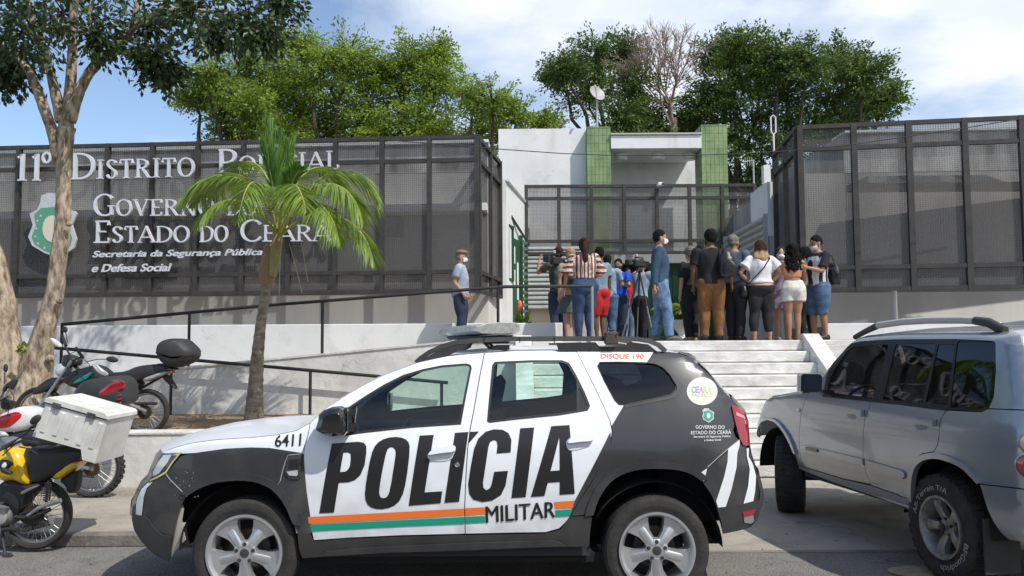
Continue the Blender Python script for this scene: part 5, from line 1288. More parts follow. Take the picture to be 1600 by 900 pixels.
# door mirrors
for sg in (1,-1):
    u_, z_ = sv.tr(1264.5,597,vfix=1.02); mm = thing_part('door_mirror', sv.root); w0 = sv.S(u_+.1,z_)
    v_ = 1.02*sg
    pr = [(-.125,.075),(-.09,.10),(.09,.105),(.118,.08),(.125,-.07),(.10,-.10),(-.07,-.095),(-.115,-.06)]
    rg = []
    for uu, sc in ((-.10,.45),(-.075,.8),(-.03,1),(.035,1.0),(.045,.95)): rg += [(uu,y*sc,z*sc) for y,z in pr]
    n = 8; Mm = Matrix.Translation((u_,v_,z_-.01))@Matrix.Scale(.86,4)
    sv.world(MB().add(rg,[(i*n+j,i*n+(j+1)%n,(i+1)*n+(j+1)%n,(i+1)*n+j) for i in range(4) for j in range(n)]+[tuple(range(n))],Mm), 'mirror_housing', M_sv, mm, smooth=True)
    sv.world(MB().add([(.050,y*.88,z*.88) for y,z in pr],[tuple(range(8))],Mm), 'mirror_glass', mat('mirror_dark',(.10,.12,.15),.08,metal=.9), mm)
    sv.world(MB().add([(.0,-.12*sg,-.10),(.04,-.12*sg,-.10),(.04,(w0-1.02-.02)*sg,-.14),(.0,(w0-1.02-.02)*sg,-.14),(.0,-.04*sg,-.06),(.04,-.04*sg,-.06),(.04,(w0-1.02-.02)*sg,-.07),(.0,(w0-1.02-.02)*sg,-.07)],[(0,1,2,3),(4,5,6,7),(0,1,5,4),(1,2,6,5),(2,3,7,6),(3,0,4,7)],Mm), 'mirror_arm', M_black, mm)
# under parts
sv.world(MB().box((uR-2.05,-.70,.42),(uR+.3,.70,.46)), 'floor_pan', M_well)
for sg in (1,-1): sv.world(MB().box((uR-2.0,.77*sg,.42),(uR-.42,.79*sg,1.08)), 'door_liner', M_seat)
sv.world(MB().box((uR-.42,-.5,.45),(uR+.6,.5,1.0)), 'boot_lining', M_well)
sv.world(MB().box((uR-2.95,-.55,.5),(uR-2.02,.55,.98)), 'engine_bay', M_well)
sv.world(MB().tube([(uR-2.45,.72,.36),(uR-2.42,.2,.40),(uR-2.42,-.2,.40),(uR-2.45,-.72,.36)],.035,8), 'axle', M_well)
sv.world(MB().tube([(uR-2.43,.6,.33),(uR-1.9,.35,.40)],.03,6), 'suspension_arm', M_well); sv.world(MB().tube([(uR,.72,.37),(uR,-.72,.37)],.04,8).ell((uR,0,.36),(.12,.12,.12)), 'axle', M_well)
sv.world(MB().tube([(uR-1.4,.25,.36),(uR-.6,.3,.36)],.085,10), 'silencer', mat('rusty_exhaust',(.08,.06,.05),.7), smooth=True)
for uc_,r_ in ((uR,.47),(uR-2.45,.47)):
    for sg in (1,-1):
        vs = []; n = 18
        for k in range(n+1):
            a = math.pi*k/n
            for vv in (.80,.46): vs.append((uc_+r_*math.cos(a), vv*sg, .38+r_*math.sin(a)*.95))
        b = len(vs); vs.append((uc_,.46*sg,.38))
        sv.world(MB().add(vs,[(2*k,2*k+1,2*k+3,2*k+2) for k in range(n)]+[(2*k+1,b,2*k+3) for k in range(n)]), 'wheel_well', M_well)
sv.world(MB().box((uR+.43,.58,.16),(uR+.445,.84,.52)), 'mud_flap', mat('mud_flap_rubber',(.05,.05,.045),.85,var=.3,scale=9)); sv.world(MB().box((uR+.43,-.84,.16),(uR+.445,-.58,.52)), 'mud_flap', MATS['mud_flap_rubber'])
_,Mr = wheel(sv, uRc, .715, .372, .372, .212, .25, 'five', M_alloyd, 1, tread='mud')
wheel(sv, uRc, -.715, .372, .372, .212, .25, 'five', M_alloyd, -1, tread='mud')
wheel(sv, uRc-2.45, .70, .372, .372, .212, .25, 'five', M_alloyd, 1, steer=R(30), tread='mud')
wheel(sv, uRc-2.45, -.70, .372, .372, .212, .25, 'five', M_alloyd, -1, steer=R(30), tread='mud')
# raised white letters on the rear tyre wall
TA0, TA1, TB0, TB1 = 190, 290, 10, 90
M_tw = mat('tyre_letter_white', (.42,.41,.38), .7)
wr = [o for o in sv.root.children if o.name.startswith('wheel') and 'well' not in o.name][0]
def tyre_text(body, a0, a1, rin=.258, hgt=.040):
    vs, fs = text2d(body, .0); x1 = max(v[0] for v in vs)
    out_ = [((rin+y*hgt/.7)*math.cos(a0+(a1-a0)*x/x1), (rin+y*hgt/.7)*math.sin(a0+(a1-a0)*x/x1), .125*1.06+.0025) for x, y in vs]
    MB().add(out_, fs, Mr).build('tyre_lettering', M_tw, wr)
# interior
sv.world(MB().rbox((uR-1.95,0,1.0),(.5,1.3,.2),.05), 'dashboard', M_plast)
def seat2(uc, vc, wd=.24):
    sm_ = thing_part('seat', sv.root)
    sv.world(MB().rbox((uc-.1,vc,.72),(.5,wd*2,.16),.04), 'seat_cushion', M_seat, sm_)
    sv.world(MB().rbox((0,0,.32),(.14,wd*2,.62),.05,Matrix.Translation((uc+.16,vc,.70))@Matrix.Rotation(R(14),4,'Y')), 'seat_back', M_seat, sm_)
    sv.world(MB().rbox((0,0,.74),(.10,.26,.19),.04,Matrix.Translation((uc+.16,vc,.70))@Matrix.Rotation(R(12),4,'Y')), 'headrest', M_seat, sm_)
seat2(uR-1.25,.34); seat2(uR-1.25,-.34); seat2(uR-.35,.4,.2); seat2(uR-.35,0,.2); seat2(uR-.35,-.4,.2)
Ms = Matrix.Translation((uR-1.72,.34,1.12))@Matrix.Rotation(R(-62),4,'Y')
sv.world(MB().lathe([(.17+.014*math.cos(a*.785),.014*math.sin(a*.785)) for a in range(9)],28,Ms).box((-.16,-.02,-.01),(.16,.02,.01),Ms), 'steering_wheel', M_black, smooth=True)
sv.world(MB().rbox((uR-1.65,.0,1.52),(.03,.24,.07),.012), 'rear_view_mirror', M_black)
sv.strip('headliner', [(u,z-.04) for u,z in ov(I2((1336,528)),I2((1586,524)))], lambda t: (0,.01), M_seat, vf=.93)
# angles on the wheel face: local x is car u (towards the tail), local y is down/up
tyre_text('All-Terrain T/A', R(TA0), R(TA1))
tyre_text('BFGoodrich', R(TB0), R(TB1))
# ================================================================ motorcycles
M_bike = mat('motorcycle_black', (.018,.019,.021), .35, coat=.2)
M_bikem = mat('motorcycle_matt_black', (.022,.022,.023), .65)
M_vinyl = mat('seat_vinyl', (.028,.028,.030), .42, bump=.06, bscale=60)
M_steel = mat('bike_steel', (.45,.45,.44), .3, metal=.9, var=.2, scale=20)
M_eng = mat('engine_alloy', (.38,.38,.37), .45, metal=.6, var=.35, scale=18)
M_case = mat('case_plastic', (.035,.037,.038), .6, bump=.08, bscale=120, var=.2, scale=6)
M_yel = mat('yellow_bike_paint', (.72,.46,.01), .25, coat=.6)
M_redp = mat('red_bike_paint', (.50,.01,.01), .22, coat=.6)
M_whp = mat('white_bike_paint', (.70,.71,.70), .25, coat=.5)
M_teal = mat('teal_decal', (.01,.22,.20), .4)
M_chain = mat('chain_grease', (.05,.035,.025), .7, metal=.5)
M_box = mat('white_delivery_plastic', (.72,.72,.68), .5, col2=(.55,.54,.49), scale=5, detail=9, bump=.06, bscale=30)

def blob(name, px, Yc, hw, m, parent, rnd=.35, zscale=1, smooth=True, it=1, cap=.55, lean=0.0):
    """solid from a side outline measured at depth Yc, rounded towards both flanks"""
    q = [at(x,y,Yc-hw*.6) for x,y in px]; lp = smooth_loop([(p.x,p.z) for p in q], it) if it else [(p.x,p.z) for p in q]
    cx = sum(p[0] for p in lp)/len(lp); cz = sum(p[1] for p in lp)/len(lp); n = len(lp); vs = []; rs = []
    for t_ in (-1,-.92,-.7,-.35,0,.35,.7,.92,1):
        s = 1-(1-cap)*max(0,(abs(t_)-(1-rnd))/rnd)**2.2
        for x,z in lp: vs.append((cx+(x-cx)*s, Yc+t_*hw, cz+(z-cz)*s))
    fs = [(i*n+j,i*n+(j+1)%n,(i+1)*n+(j+1)%n,(i+1)*n+j) for i in range(8) for j in range(n)]
    b = len(vs); vs += [(cx,Yc-hw,cz),(cx,Yc+hw,cz)]
    fs += [(j,(j+1)%n,b) for j in range(n)]+[(8*n+j,8*n+(j+1)%n,b+1) for j in range(n)]
    return MB().add(vs, fs).build(name, m, parent, smooth=smooth, angle=50)
def spoke_wheel(parent, c, r, w=.10, knobby=False, rim=None, m_rim=None, sprocket=True, drum=.06):
    """c: centre (Vector); wheel plane is XZ"""
    Mw = Matrix.Translation(c) @ Matrix.Rotation(R(90),4,'X')
    wh = bpy.data.objects.new('wheel', None); C.objects.link(wh); wh.parent = parent; wh.matrix_parent_inverse = Matrix.Translation(-parent.location)
    th = r*.165; h = w/2
    t_ = MB().lathe([(r-th*1.15,-h*.45),(r-th*.8,-h*.85),(r-th*.35,-h),(r-th*.1,-h*.7),(r,-h*.25),(r,h*.25),(r-th*.1,h*.7),(r-th*.35,h),(r-th*.8,h*.85),(r-th*1.15,h*.45)],56,Mw)
    nb = 34 if knobby else 60
    for k in range(nb):
        a = 2*math.pi*k/nb; hw_ = math.pi*r/nb*(.55 if knobby else .6)
        for x0,x1 in ((-h*.85,-h*.35),(-h*.22,h*.22),(h*.35,h*.85)):
            d = (.016 if knobby else .004); pts = []
            for xx in (x0,x1):
                rr_ = r-.006-(th*.13 if abs(xx) > h*.5 else 0)
                for tt in (-hw_,hw_):
                    for dd in (0,d): pts.append(((rr_+dd)*math.cos(a)-tt*math.sin(a),(rr_+dd)*math.sin(a)+tt*math.cos(a),xx))
            t_.add(pts,[(1,3,7,5),(0,1,5,4),(2,6,7,3),(0,2,3,1),(4,5,7,6)],Mw)
    t_.build('tyre', M_tyre, wh, smooth=True, angle=30)
    rr = r-th*1.1
    MB().lathe([(rr+.006,-h*.5),(rr-.012,-h*.46),(rr-.016,-h*.2),(rr-.022,0),(rr-.016,h*.2),(rr-.012,h*.46),(rr+.006,h*.5)],48,Mw).build('rim', m_rim or M_steel, wh, smooth=True)
    sp = MB()
    for k in range(32):
        a = 2*math.pi*k/32; b = a+(.42 if k % 2 else -.42); sd_ = (-1 if (k//2) % 2 else 1)*.028
        p0 = Mw@Vector((.045*math.cos(b),.045*math.sin(b),sd_)); p1 = Mw@Vector(((rr-.015)*math.cos(a),(rr-.015)*math.sin(a),0))
        sp.tube([p0,p1],.0024,4,False)
    sp.build('spokes', M_steel, wh)['kind'] = 'stuff'
    MB().lathe([(0,-.05),(drum,-.045),(drum+.008,-.03),(drum+.008,.03),(drum,.045),(0,.05)],24,Mw).build('hub', M_eng, wh, smooth=True)
    if sprocket:
        s_ = MB()
        s_.lathe([(.035,.055),(.082,.055),(.082,.062),(.035,.062)],30,Mw)
        for k in range(30):
            a = 2*math.pi*k/30; s_.cbox((0,0,0),(.009,.010,.006),Mw@Matrix.Translation((.086*math.cos(a),.086*math.sin(a),.058))@Matrix.Rotation(a,4,'Z'))
        s_.build('sprocket', M_chain, wh)
    return wh
def pk(crop): 
    ox,oy,s = crop
    return lambda *p, Y=None: at(ox+p[0]/s, oy+p[1]/s, Y)
def zc(crop, pts): return Z(*crop, pts)
Kc = (0,560,5); Lc = (0,700,5); Mc = (40,500,4.736)
def spring(parent, a, b, r=.022, turns=9, m_=None):
    a = Vector(a); b = Vector(b); d = (b-a); x = d.normalized().orthogonal().normalized(); y = d.normalized().cross(x); n = turns*10
    MB().tube([a+d*(i/n)+(x*math.cos(i/10*2*math.pi)+y*math.sin(i/10*2*math.pi))*r for i in range(n+1)],.005,5).tube([a-d*.08,b+d*.08],.011,8).build('shock_absorber', m_ or M_bikem, parent)
def mirror(parent, c, stem, rx=.055, rz=.035, ang=0):
    Mx = Matrix.Translation(c)@Matrix.Rotation(R(ang),4,'Y')
    MB().ell((0,0,0),(rx,.022,rz),Mx,16,8).build('mirror', M_bikem, parent, smooth=True)
    MB().tube(stem,.006,6).build('mirror_stem', M_bikem, parent)

# --- black trail bike on the planting bed
Yb = 10.35
w0 = at(*zc(Mc,[(895,678)])[0],Yb); rB = 35/1300*Yb
bk1 = thing('motorcycle', (w0.x,Yb,w0.z-rB), 'black trail motorcycle with a rounded top case on the planting bed', 'motorcycle')
spoke_wheel(bk1, w0, rB, .11)
wf = Vector((w0.x-1.32,Yb+.0,w0.z+.01)); spoke_wheel(bk1, wf, rB*1.1, .085, sprocket=False)
m = lambda pts: zc(Mc, pts)
blob('seat', m([(590,412),(640,388),(740,382),(830,340),(960,325),(1012,330),(1040,362),(1025,388),(950,404),(870,442),(800,472),(740,468),(640,432)]), Yb, .13, M_vinyl, bk1)
blob('tail_panel', m([(862,440),(900,420),(1000,385),(1042,378),(1048,395),(960,432),(880,462)]), Yb, .135, mat('bike_silver_plastic',(.45,.46,.46),.35,metal=.3), bk1)
blob('fuel_tank', m([(300,395),(440,350),(520,330),(610,400),(640,440),(560,480),(400,510),(330,490),(280,440)]), Yb, .15, M_bike, bk1)
blob('tank_shroud', m([(250,430),(330,405),(440,385),(520,390),(480,440),(400,490),(345,500),(300,470)]), Yb, .19, M_bike, bk1)
blob('decal', m([(360,470),(440,445),(500,385),(480,385),(420,420),(350,460)]), Yb-.19, .012, M_teal, bk1)
blob('headlight', m([(215,385),(250,310),(330,350),(300,400),(240,418)]), Yb, .08, M_clear, bk1)
blob('windscreen', m([(262,318),(285,245),(390,285),(385,335),(330,350),(290,352)]), Yb, .09, M_bike, bk1)
blob('front_mudguard', m([(45,545),(75,500),(180,425),(240,430),(320,412),(380,390),(300,440),(210,500),(120,540),(60,556)]), Yb, .06, M_bike, bk1)
blob('side_panel', m([(590,440),(740,470),(860,450),(800,540),(740,590),(640,560)]), Yb, .12, M_bikem, bk1)
blob('plate_holder', m([(1000,412),(1045,402),(1075,440),(1118,515),(1090,500),(1045,465)]), Yb, .05, M_bikem, bk1)
blob('engine', m([(380,520),(620,500),(720,560),(700,700),(600,760),(430,740),(360,640)]), Yb, .14, M_eng, bk1, it=0)
blob('indicator', m([(1085,370),(1105,372),(1100,395),(1080,392)]), Yb-.1, .02, M_redl, bk1)
pb = lambda x,y,dy=0: at(40+x/4.736,500+y/4.736,Yb+dy)
mb = MB().tube([pb(700,620),pb(500,460),pb(350,330)],.022,8).tube([pb(1040,400,.0),pb(760,560),pb(700,640)],.016,8).tube([pb(480,470,-.1),pb(380,700,-.1),pb(640,760,-.1)],.016,8)
mb.build('frame_tubes', M_bikem, bk1)
for s_ in (-.085,.085):
    MB().tube([pb(345,300,s_),Vector((wf.x,Yb+s_,wf.z))],[.024,.022],8).build('fork_leg', M_steel, bk1, smooth=True)
    MB().tube([pb(740,610,s_*1.1),pb(895,678,s_*1.1)],.022,8).build('swing_arm', M_eng, bk1, smooth=True)
MB().tube([pb(690,590,-.06),pb(890,640,-.06)],.008,4).tube([pb(690,650,-.06),pb(890,715,-.06)],.008,4).build('chain', M_chain, bk1)
MB().rbox(tuple(pb(850,618,-.07)),(.42,.03,.035),.01).build('chain_guard', M_bikem, bk1)
hb = [pb(385,215,-.38),pb(420,270,-.25),pb(350,300,-.08),pb(345,290,.08),pb(300,210,.26),pb(280,150,.40)]
MB().tube(hb,.012,8).build('handlebar', M_bikem, bk1)
MB().tube([pb(372,205,-.42),pb(425,280,-.26)],.018,8).tube([pb(300,190,.27),pb(270,110,.42)],.018,8).build('grips', M_bikem, bk1)
blob('hand_guard', m([(492,330),(510,325),(560,365),(602,395),(598,412),(560,405),(520,375)]), Yb-.30, .03, M_whp, bk1)
blob('hand_guard', m([(178,138),(200,132),(262,180),(258,205),(215,190)]), Yb+.30, .03, M_whp, bk1)
mirror(bk1, pb(642,292,-.42), [pb(600,290,-.42),pb(530,290,-.36),pb(450,310,-.30)], .075, .036, 8)
mirror(bk1, pb(292,70,.38), [pb(297,90,.38),pb(310,170,.30)], .032, .042, -10)
tc = blob('top_case', m([(962,240),(965,200),(985,165),(1030,140),(1100,134),(1160,143),(1200,180),(1243,222),(1240,262),(1226,300),(1180,330),(1100,356),(1045,345),(990,305)]), Yb, .22, M_case, bk1, rnd=.5, cap=.6)
blob('case_seam', m([(960,236),(1010,268),(1110,292),(1180,285),(1243,258),(1243,266),(1180,295),(1110,302),(1005,278),(960,245)]), Yb, .224, M_black, tc, it=0, cap=.62, rnd=.5)
blob('case_badge', m([(1085,158),(1118,160),(1115,168),(1083,166)]), Yb-.18, .03, M_steel, tc)
blob('top_case_rack', m([(970,318),(1110,360),(1100,372),(990,335)]), Yb, .10, M_bikem, bk1)

# --- red and white bike on the pavement, mostly behind the delivery box
Y2 = 8.85
w0 = at(147,730,Y2); r2 = 45/1300*Y2
bk2 = thing('motorcycle', (w0.x,Y2,.1), 'red and white motorcycle with knobbly tyre and black case with red reflector', 'motorcycle')
spoke_wheel(bk2, w0, r2, .115, True, drum=.075)
wf = Vector((w0.x-1.33,Y2,w0.z+.02)); spoke_wheel(bk2, wf, r2*1.08, .09, sprocket=False)
k = lambda pts: zc(Kc, pts); l = lambda pts: zc(Lc, pts)
blob('fuel_tank', k([(-60,540),(-20,450),(140,380),(210,374),(270,398),(302,432),(265,520),(185,572),(10,575)]), Y2, .14, M_whp, bk2)
blob('tank_panel', k([(-40,470),(60,432),(140,412),(186,446),(90,532),(40,545),(-30,550)]), Y2-.10, .06, M_redp, bk2)
blob('seat', k([(270,480),(420,500),(760,470),(800,500),(780,540),(500,580),(260,560)]), Y2, .13, M_vinyl, bk2)
blob('side_panel', k([(60,580),(260,560),(600,570),(560,660),(300,700),(80,690)]), Y2, .12, M_bikem, bk2)
blob('engine', k([(-40,620),(180,600),(260,700),(200,860),(20,880),(-60,760)]), Y2, .15, M_eng, bk2, it=0)
blob('tail_panel', k([(520,560),(760,500),(850,520),(860,560),(620,620)]), Y2, .10, M_bike, bk2)
blob('rear_mudguard', l([(760,-60),(860,-30),(900,60),(880,70),(820,0)]), Y2, .06, M_bikem, bk2)
p2 = lambda x,y,dy=0: at(x/5,560+y/5,Y2+dy)
for s_ in (-.085,.085):
    MB().tube([p2(380,800,s_),Vector((w0.x,Y2+s_,w0.z))],.022,8).build('swing_arm', M_steel, bk2, smooth=True)
    MB().tube([p2(-110,430,s_),Vector((wf.x,Y2+s_,wf.z))],[.026,.022],8).build('fork_leg', M_steel, bk2, smooth=True)
MB().tube([p2(400,790,-.07),p2(735,800,-.07)],.009,4).tube([p2(400,880,-.07),p2(735,930,-.07)],.009,4).build('chain', M_chain, bk2)
MB().tube([p2(-100,420),p2(100,600),p2(380,800)],.026,8).tube([p2(820,560),p2(500,640),p2(380,800)],.016,8).build('frame_tubes', M_bikem, bk2)
MB().tube([p2(60,300,-.36),p2(0,330,-.2),p2(-90,380,-.06),p2(-90,380,.06),p2(10,300,.22),p2(60,210,.38)],.012,8).build('handlebar', M_bikem, bk2)
MB().tube([p2(110,345,-.38),p2(30,325,-.26)],.018,8).build('grips', M_bikem, bk2)
blob('hand_guard', k([(15,240),(60,185),(130,158),(118,200),(90,240),(95,250),(40,215),(30,270)]), Y2+.30, .03, M_bikem, bk2)
blob('lever_housing', k([(0,330),(50,320),(100,350),(80,400),(10,400)]), Y2-.25, .04, M_bikem, bk2)
mirror(bk2, p2(45,75,.36), [p2(38,110,.36),p2(35,200,.34)], .024, .048, 0)
MB().tube([p2(70,235,.2),p2(40,300,.2)],.012,6).build('brake_lever', M_steel, bk2)
cs = blob('side_case', k([(575,300),(582,262),(640,185),(700,165),(760,152),(880,136),(940,146),(985,192),(1000,300),(985,345),(930,375),(840,400),(640,400)]), Y2, .21, M_case, bk2, rnd=.4, cap=.72)
bl_r = blob('reflector', k([(762,288),(778,252),(850,196),(930,166),(972,188),(972,225),(900,265),(800,300)]), Y2-.195, .02, M_redl, cs)
for y_ in (290,318,346): blob('case_vent', k([(915,y_),(945,y_-10),(943,y_+5),(918,y_+14)]), Y2-.195, .016, M_redl, cs)
MB().tube([p2(640,470),p2(860,500)],.012,6).tube([p2(650,470,.12),p2(860,500,.12)],.012,6).build('case_rack', M_bikem, bk2)

# --- yellow bike at the kerb, nearest
Y3 = 7.0
w0 = at(58.5,803,Y3); r3 = 52.5/1300*Y3
bk3 = thing('motorcycle', (w0.x,Y3,0), 'yellow and black motorcycle with long black seat at the kerb, carrying the white box', 'motorcycle')
spoke_wheel(bk3, w0, r3, .095, drum=.06)
wf = Vector((w0.x-1.27,Y3,w0.z)); spoke_wheel(bk3, wf, r3, .08, sprocket=False)
p3 = lambda x,y,dy=0: at(x/5,700+y/5,Y3+dy)
blob('seat', [(38,702),(52,699),(70,701),(90,697),(124,702),(129,712),(121,723),(97,739),(72,751),(55,754),(47,748),(41,725)], Y3, .13, M_vinyl, bk3)
blob('fuel_tank', [(-14,716),(3,704),(16,698),(30,703),(40,716),(44,735),(48,755),(38,757),(22,749),(4,752),(-10,740)], Y3, .14, M_yel, bk3)
blob('tank_panel', l([(-20,100),(40,85),(95,105),(110,125),(80,150),(70,165),(20,160),(-20,170)]), Y3-.12, .03, M_bike, bk3)
blob('tank_badge', l([(8,140),(38,105),(50,135),(40,155),(20,158)]), Y3-.155, .012, M_lw, bk3)
blob('lever', l([(10,150),(60,175),(90,195),(80,212),(50,208),(0,185)]), Y3-.19, .02, M_bikem, bk3)
blob('side_cover', l([(-20,300),(60,240),(130,245),(230,285),(345,255),(330,300),(240,360),(190,420),(150,530),(90,480),(60,420),(-20,420)]), Y3, .11, M_bikem, bk3)
blob('tail_panel', l([(405,240),(470,246),(540,195),(632,110),(605,94),(560,104),(420,216)]), Y3, .115, M_yel, bk3)
blob('side_decal', l([(152,350),(215,315),(300,288),(314,292),(220,338),(168,366)]), Y3-.112, .006, M_steel, bk3)
blob('rear_mudguard', l([(460,250),(540,200),(612,170),(608,260),(585,350),(530,352),(520,300)]), Y3, .06, M_bikem, bk3)
blob('engine', l([(-60,430),(10,445),(60,455),(104,500),(90,560),(50,612),(0,620),(-60,600)]), Y3, .13, M_eng, bk3)
blob('crankcase', l([(-40,480),(30,490),(60,530),(40,590),(-30,600)]), Y3-.12, .03, mat('engine_bright',(.55,.55,.53),.35,metal=.6), bk3)
blob('chain_case', l([(150,500),(300,470),(330,500),(330,560),(380,590),(200,600),(150,560)]), Y3-.06, .02, M_bikem, bk3)
for s_ in (-.10,.10):
    MB().tube([p3(120,540,s_),p3(240,545,s_),p3(392,480,s_)],.018,8).build('swing_arm', M_bikem, bk3, smooth=True)
    spring(bk3, p3(362,412,s_*1.1), p3(378,265,s_*1.1), .026)
    MB().tube([Vector((w0.x-.95,Y3+s_*.8,1.0)),Vector((wf.x,Y3+s_*.8,wf.z))],[.022,.02],8).build('fork_leg', M_steel, bk3, smooth=True)
MB().tube([p3(215,530,-.12),p3(300,470,-.12),p3(475,408,-.12)],[.012,.016,.020],8).build('footrest_bracket', M_eng, bk3)
MB().tube([p3(20,640,-.14),p3(90,632,-.16),p3(142,642,-.18)],[.016,.02,.022],8).build('footrest', M_bikem, bk3)
MB().tube([p3(20,600,-.1),p3(22,700,-.12),p3(42,845,-.17)],.012,6).rbox(tuple(p3(62,846,-.17)),(.07,.05,.02),.006).build('kick_stand', M_bikem, bk3)
MB().tube([p3(120,250),p3(380,230),p3(560,150)],.018,8).tube([p3(120,250),p3(130,540)],.02,8).tube([p3(-20,60),p3(60,180),p3(120,260)],.024,8).build('frame_tubes', M_bikem, bk3)
MB().tube([p3(400,560,.14),p3(200,620,.14),p3(-40,600,.12)],[.045,.04,.02],10).build('exhaust', M_steel, bk3, smooth=True)
pK = lambda x,y,dy=0: at(x/5,560+y/5,Y3+dy)
MB().tube([pK(290,665,-.32),pK(180,640,-.28),pK(60,690,-.14),pK(0,730,0),pK(20,690,.2),pK(120,640,.32)],.011,8).build('handlebar', M_bikem, bk3)
MB().tube([pK(305,668,-.33),pK(225,655,-.30)],.019,8).build('grips', M_bikem, bk3)
MB().tube([pK(150,690,-.3),pK(230,705,-.31),pK(295,750,-.33)],.006,5).build('clutch_lever', M_bikem, bk3)
blob('switch_housing', k([(165,620),(225,625),(245,665),(230,690),(175,685)]), Y3-.28, .03, M_bikem, bk3)
mirror(bk3, pK(278,478,-.36), [pK(245,530,-.36),pK(215,580,-.33),pK(120,640,-.26),pK(60,690,-.2)], .052, .03, -38)
MB().rbox(tuple(pK(520,700)),(.36,.22,.02),.006).tube([pK(450,730,-.1),pK(620,790,-.1)],.01,6).build('luggage_rack', M_bikem, bk3)

# --- white delivery box on the yellow bike
def face_pt(px, py, Y): return at(px,py,Y)
Yn, Yf = 6.72, 7.22
prof = [(71,629),(167,656),(147,725),(129,720),(127,703),(49,682)]
near = [face_pt(x,y,Yn) for x,y in prof]
bx = thing('delivery_box', (near[3].x,7.0,near[3].z), 'scuffed white plastic delivery box with ribbed sides on the back of the yellow motorcycle', 'box')
ax = (near[1]-near[0]).normalized(); dn = (near[2]-near[1]).normalized()
def bprism(name, loop, y0, y1, m_, parent, inset=.012):
    cx = sum(p.x for p in loop)/len(loop); cz_ = sum(p.z for p in loop)/len(loop); vs = []; n = len(loop)
    for y,s in ((y0,1-inset*4),(y0+inset,1),(y1-inset,1),(y1,1-inset*4)): vs += [(cx+(p.x-cx)*s, y, cz_+(p.z-cz_)*s) for p in loop]
    fs = [(i*n+j,i*n+(j+1)%n,(i+1)*n+(j+1)%n,(i+1)*n+j) for i in range(3) for j in range(n)]
    # cap polygons may be concave: fill them
    v2, f2 = fill2d([[(v[0],v[2]) for v in vs[:n]]])
    mb = MB().add(vs, fs); mb.add([(x,y0,z) for x,z in v2], f2); v3, f3 = fill2d([[(v[0],v[2]) for v in vs[3*n:]]]); mb.add([(x,y1,z) for x,z in v3], f3)
    return mb.build(name, m_, parent)
L_ = (near[1]-near[0]).length
bprism('box_body', near, Yn, Yf, M_box, bx)
lid = [near[0]-dn*.048-ax*.008, near[1]-dn*.048+ax*.008, near[1]-dn*.006+ax*.014, near[0]-dn*.006-ax*.014]
bprism('lid', [lid[0]+ax*.02,lid[1]-ax*.02,lid[1]+dn*.015,lid[2],lid[3],lid[0]+dn*.015], Yn-.015, Yf+.015, M_box, bx)
seam = [near[0]-dn*.006,near[1]-dn*.006,near[1]+dn*.002,near[0]+dn*.002]; bprism('lid_seal', seam, Yn-.004, Yf+.004, M_black, bx, .004)
Mx = Matrix((ax, Vector((0,1,0)), -dn)).transposed().to_4x4()
for i in range(5):
    p = near[0]+ax*(L_*(.10+.20*i))+dn*.035; d_ = .20 if i < 3 else .22
    MB().add([(-.008,0,0),(.036,0,0),(.012,0,-d_),(-.032,0,-d_),(-.001,-.010,-.008),(.029,-.010,-.008),(.006,-.010,-d_+.008),(-.025,-.010,-d_+.008)],[(4,5,6,7),(0,1,5,4),(1,2,6,5),(2,3,7,6),(3,0,4,7)],Matrix.Translation((p.x,Yn+.002,p.z))@Mx).build('side_rib', M_box, bx)
for i in range(4):
    p = near[0]+ax*(L_*(.12+.22*i))-dn*.048; MB().add([(0,.06,0),(.06,.06,0),(.06,.42,0),(0,.42,0),(.008,.07,.007),(.052,.07,.007),(.052,.41,.007),(.008,.41,.007)],[(4,5,6,7),(0,1,5,4),(1,2,6,5),(2,3,7,6),(3,0,4,7)],Matrix.Translation((p.x,Yn,p.z))@Mx).build('lid_rib', M_box, bx)
for i in range(2):
    y_ = Yn+.10+.20*i; p = near[1]
    MB().add([(0,0,-.04),(0,.12,-.04),(0,.12,-.34),(0,0,-.34),(.010,.01,-.05),(.010,.11,-.05),(.010,.11,-.33),(.010,.01,-.33)],[(4,5,6,7),(0,1,5,4),(1,2,6,5),(2,3,7,6),(3,0,4,7)],Matrix.Translation((p.x-.012,y_-.03,p.z))@Mx@Matrix.Rotation(0,4,'Y')).build('end_rib', M_box, bx)
for f_ in (.20,.76):
    p = near[0]+ax*(L_*f_)-dn*.002; MB().cbox((0,-.006,.0),(.066,.016,.042),Matrix.Translation((p.x,Yn-.012,p.z))@Mx).build('hinge', mat('worn_hinge',(.16,.16,.15),.5,metal=.7,var=.5,scale=40), bx)
MB().rbox((near[5].x+.06,7.15,near[5].z-.09),(.11,.1,.14),.01).build('box_foot', M_box, bx)
# fallen leaves at the kerb
lf = random.Random(3)
vs = []; fs = []
for i in range(24):
    p = atz(lf.gauss(138,14), lf.gauss(848,2.2), .012); a = lf.uniform(0,6.3); s_ = lf.uniform(.02,.05); b = len(vs)
    for dx_,dy_,dz_ in ((-1,0,0),(0,-.35,.010),(1,0,.004),(0,.35,.008)): vs.append((p.x+s_*(dx_*math.cos(a)-dy_*math.sin(a)),p.y+s_*(dx_*math.sin(a)+dy_*math.cos(a)),p.z+dz_))
    fs.append((b,b+1,b+2,b+3))
o = MB().add(vs,fs).build('fallen_leaves', mat('dry_leaf',(.42,.24,.10),.9,var=.5,scale=30), None, label='scatter of dry tan leaves in the gutter by the kerb'); o['kind'] = 'stuff'

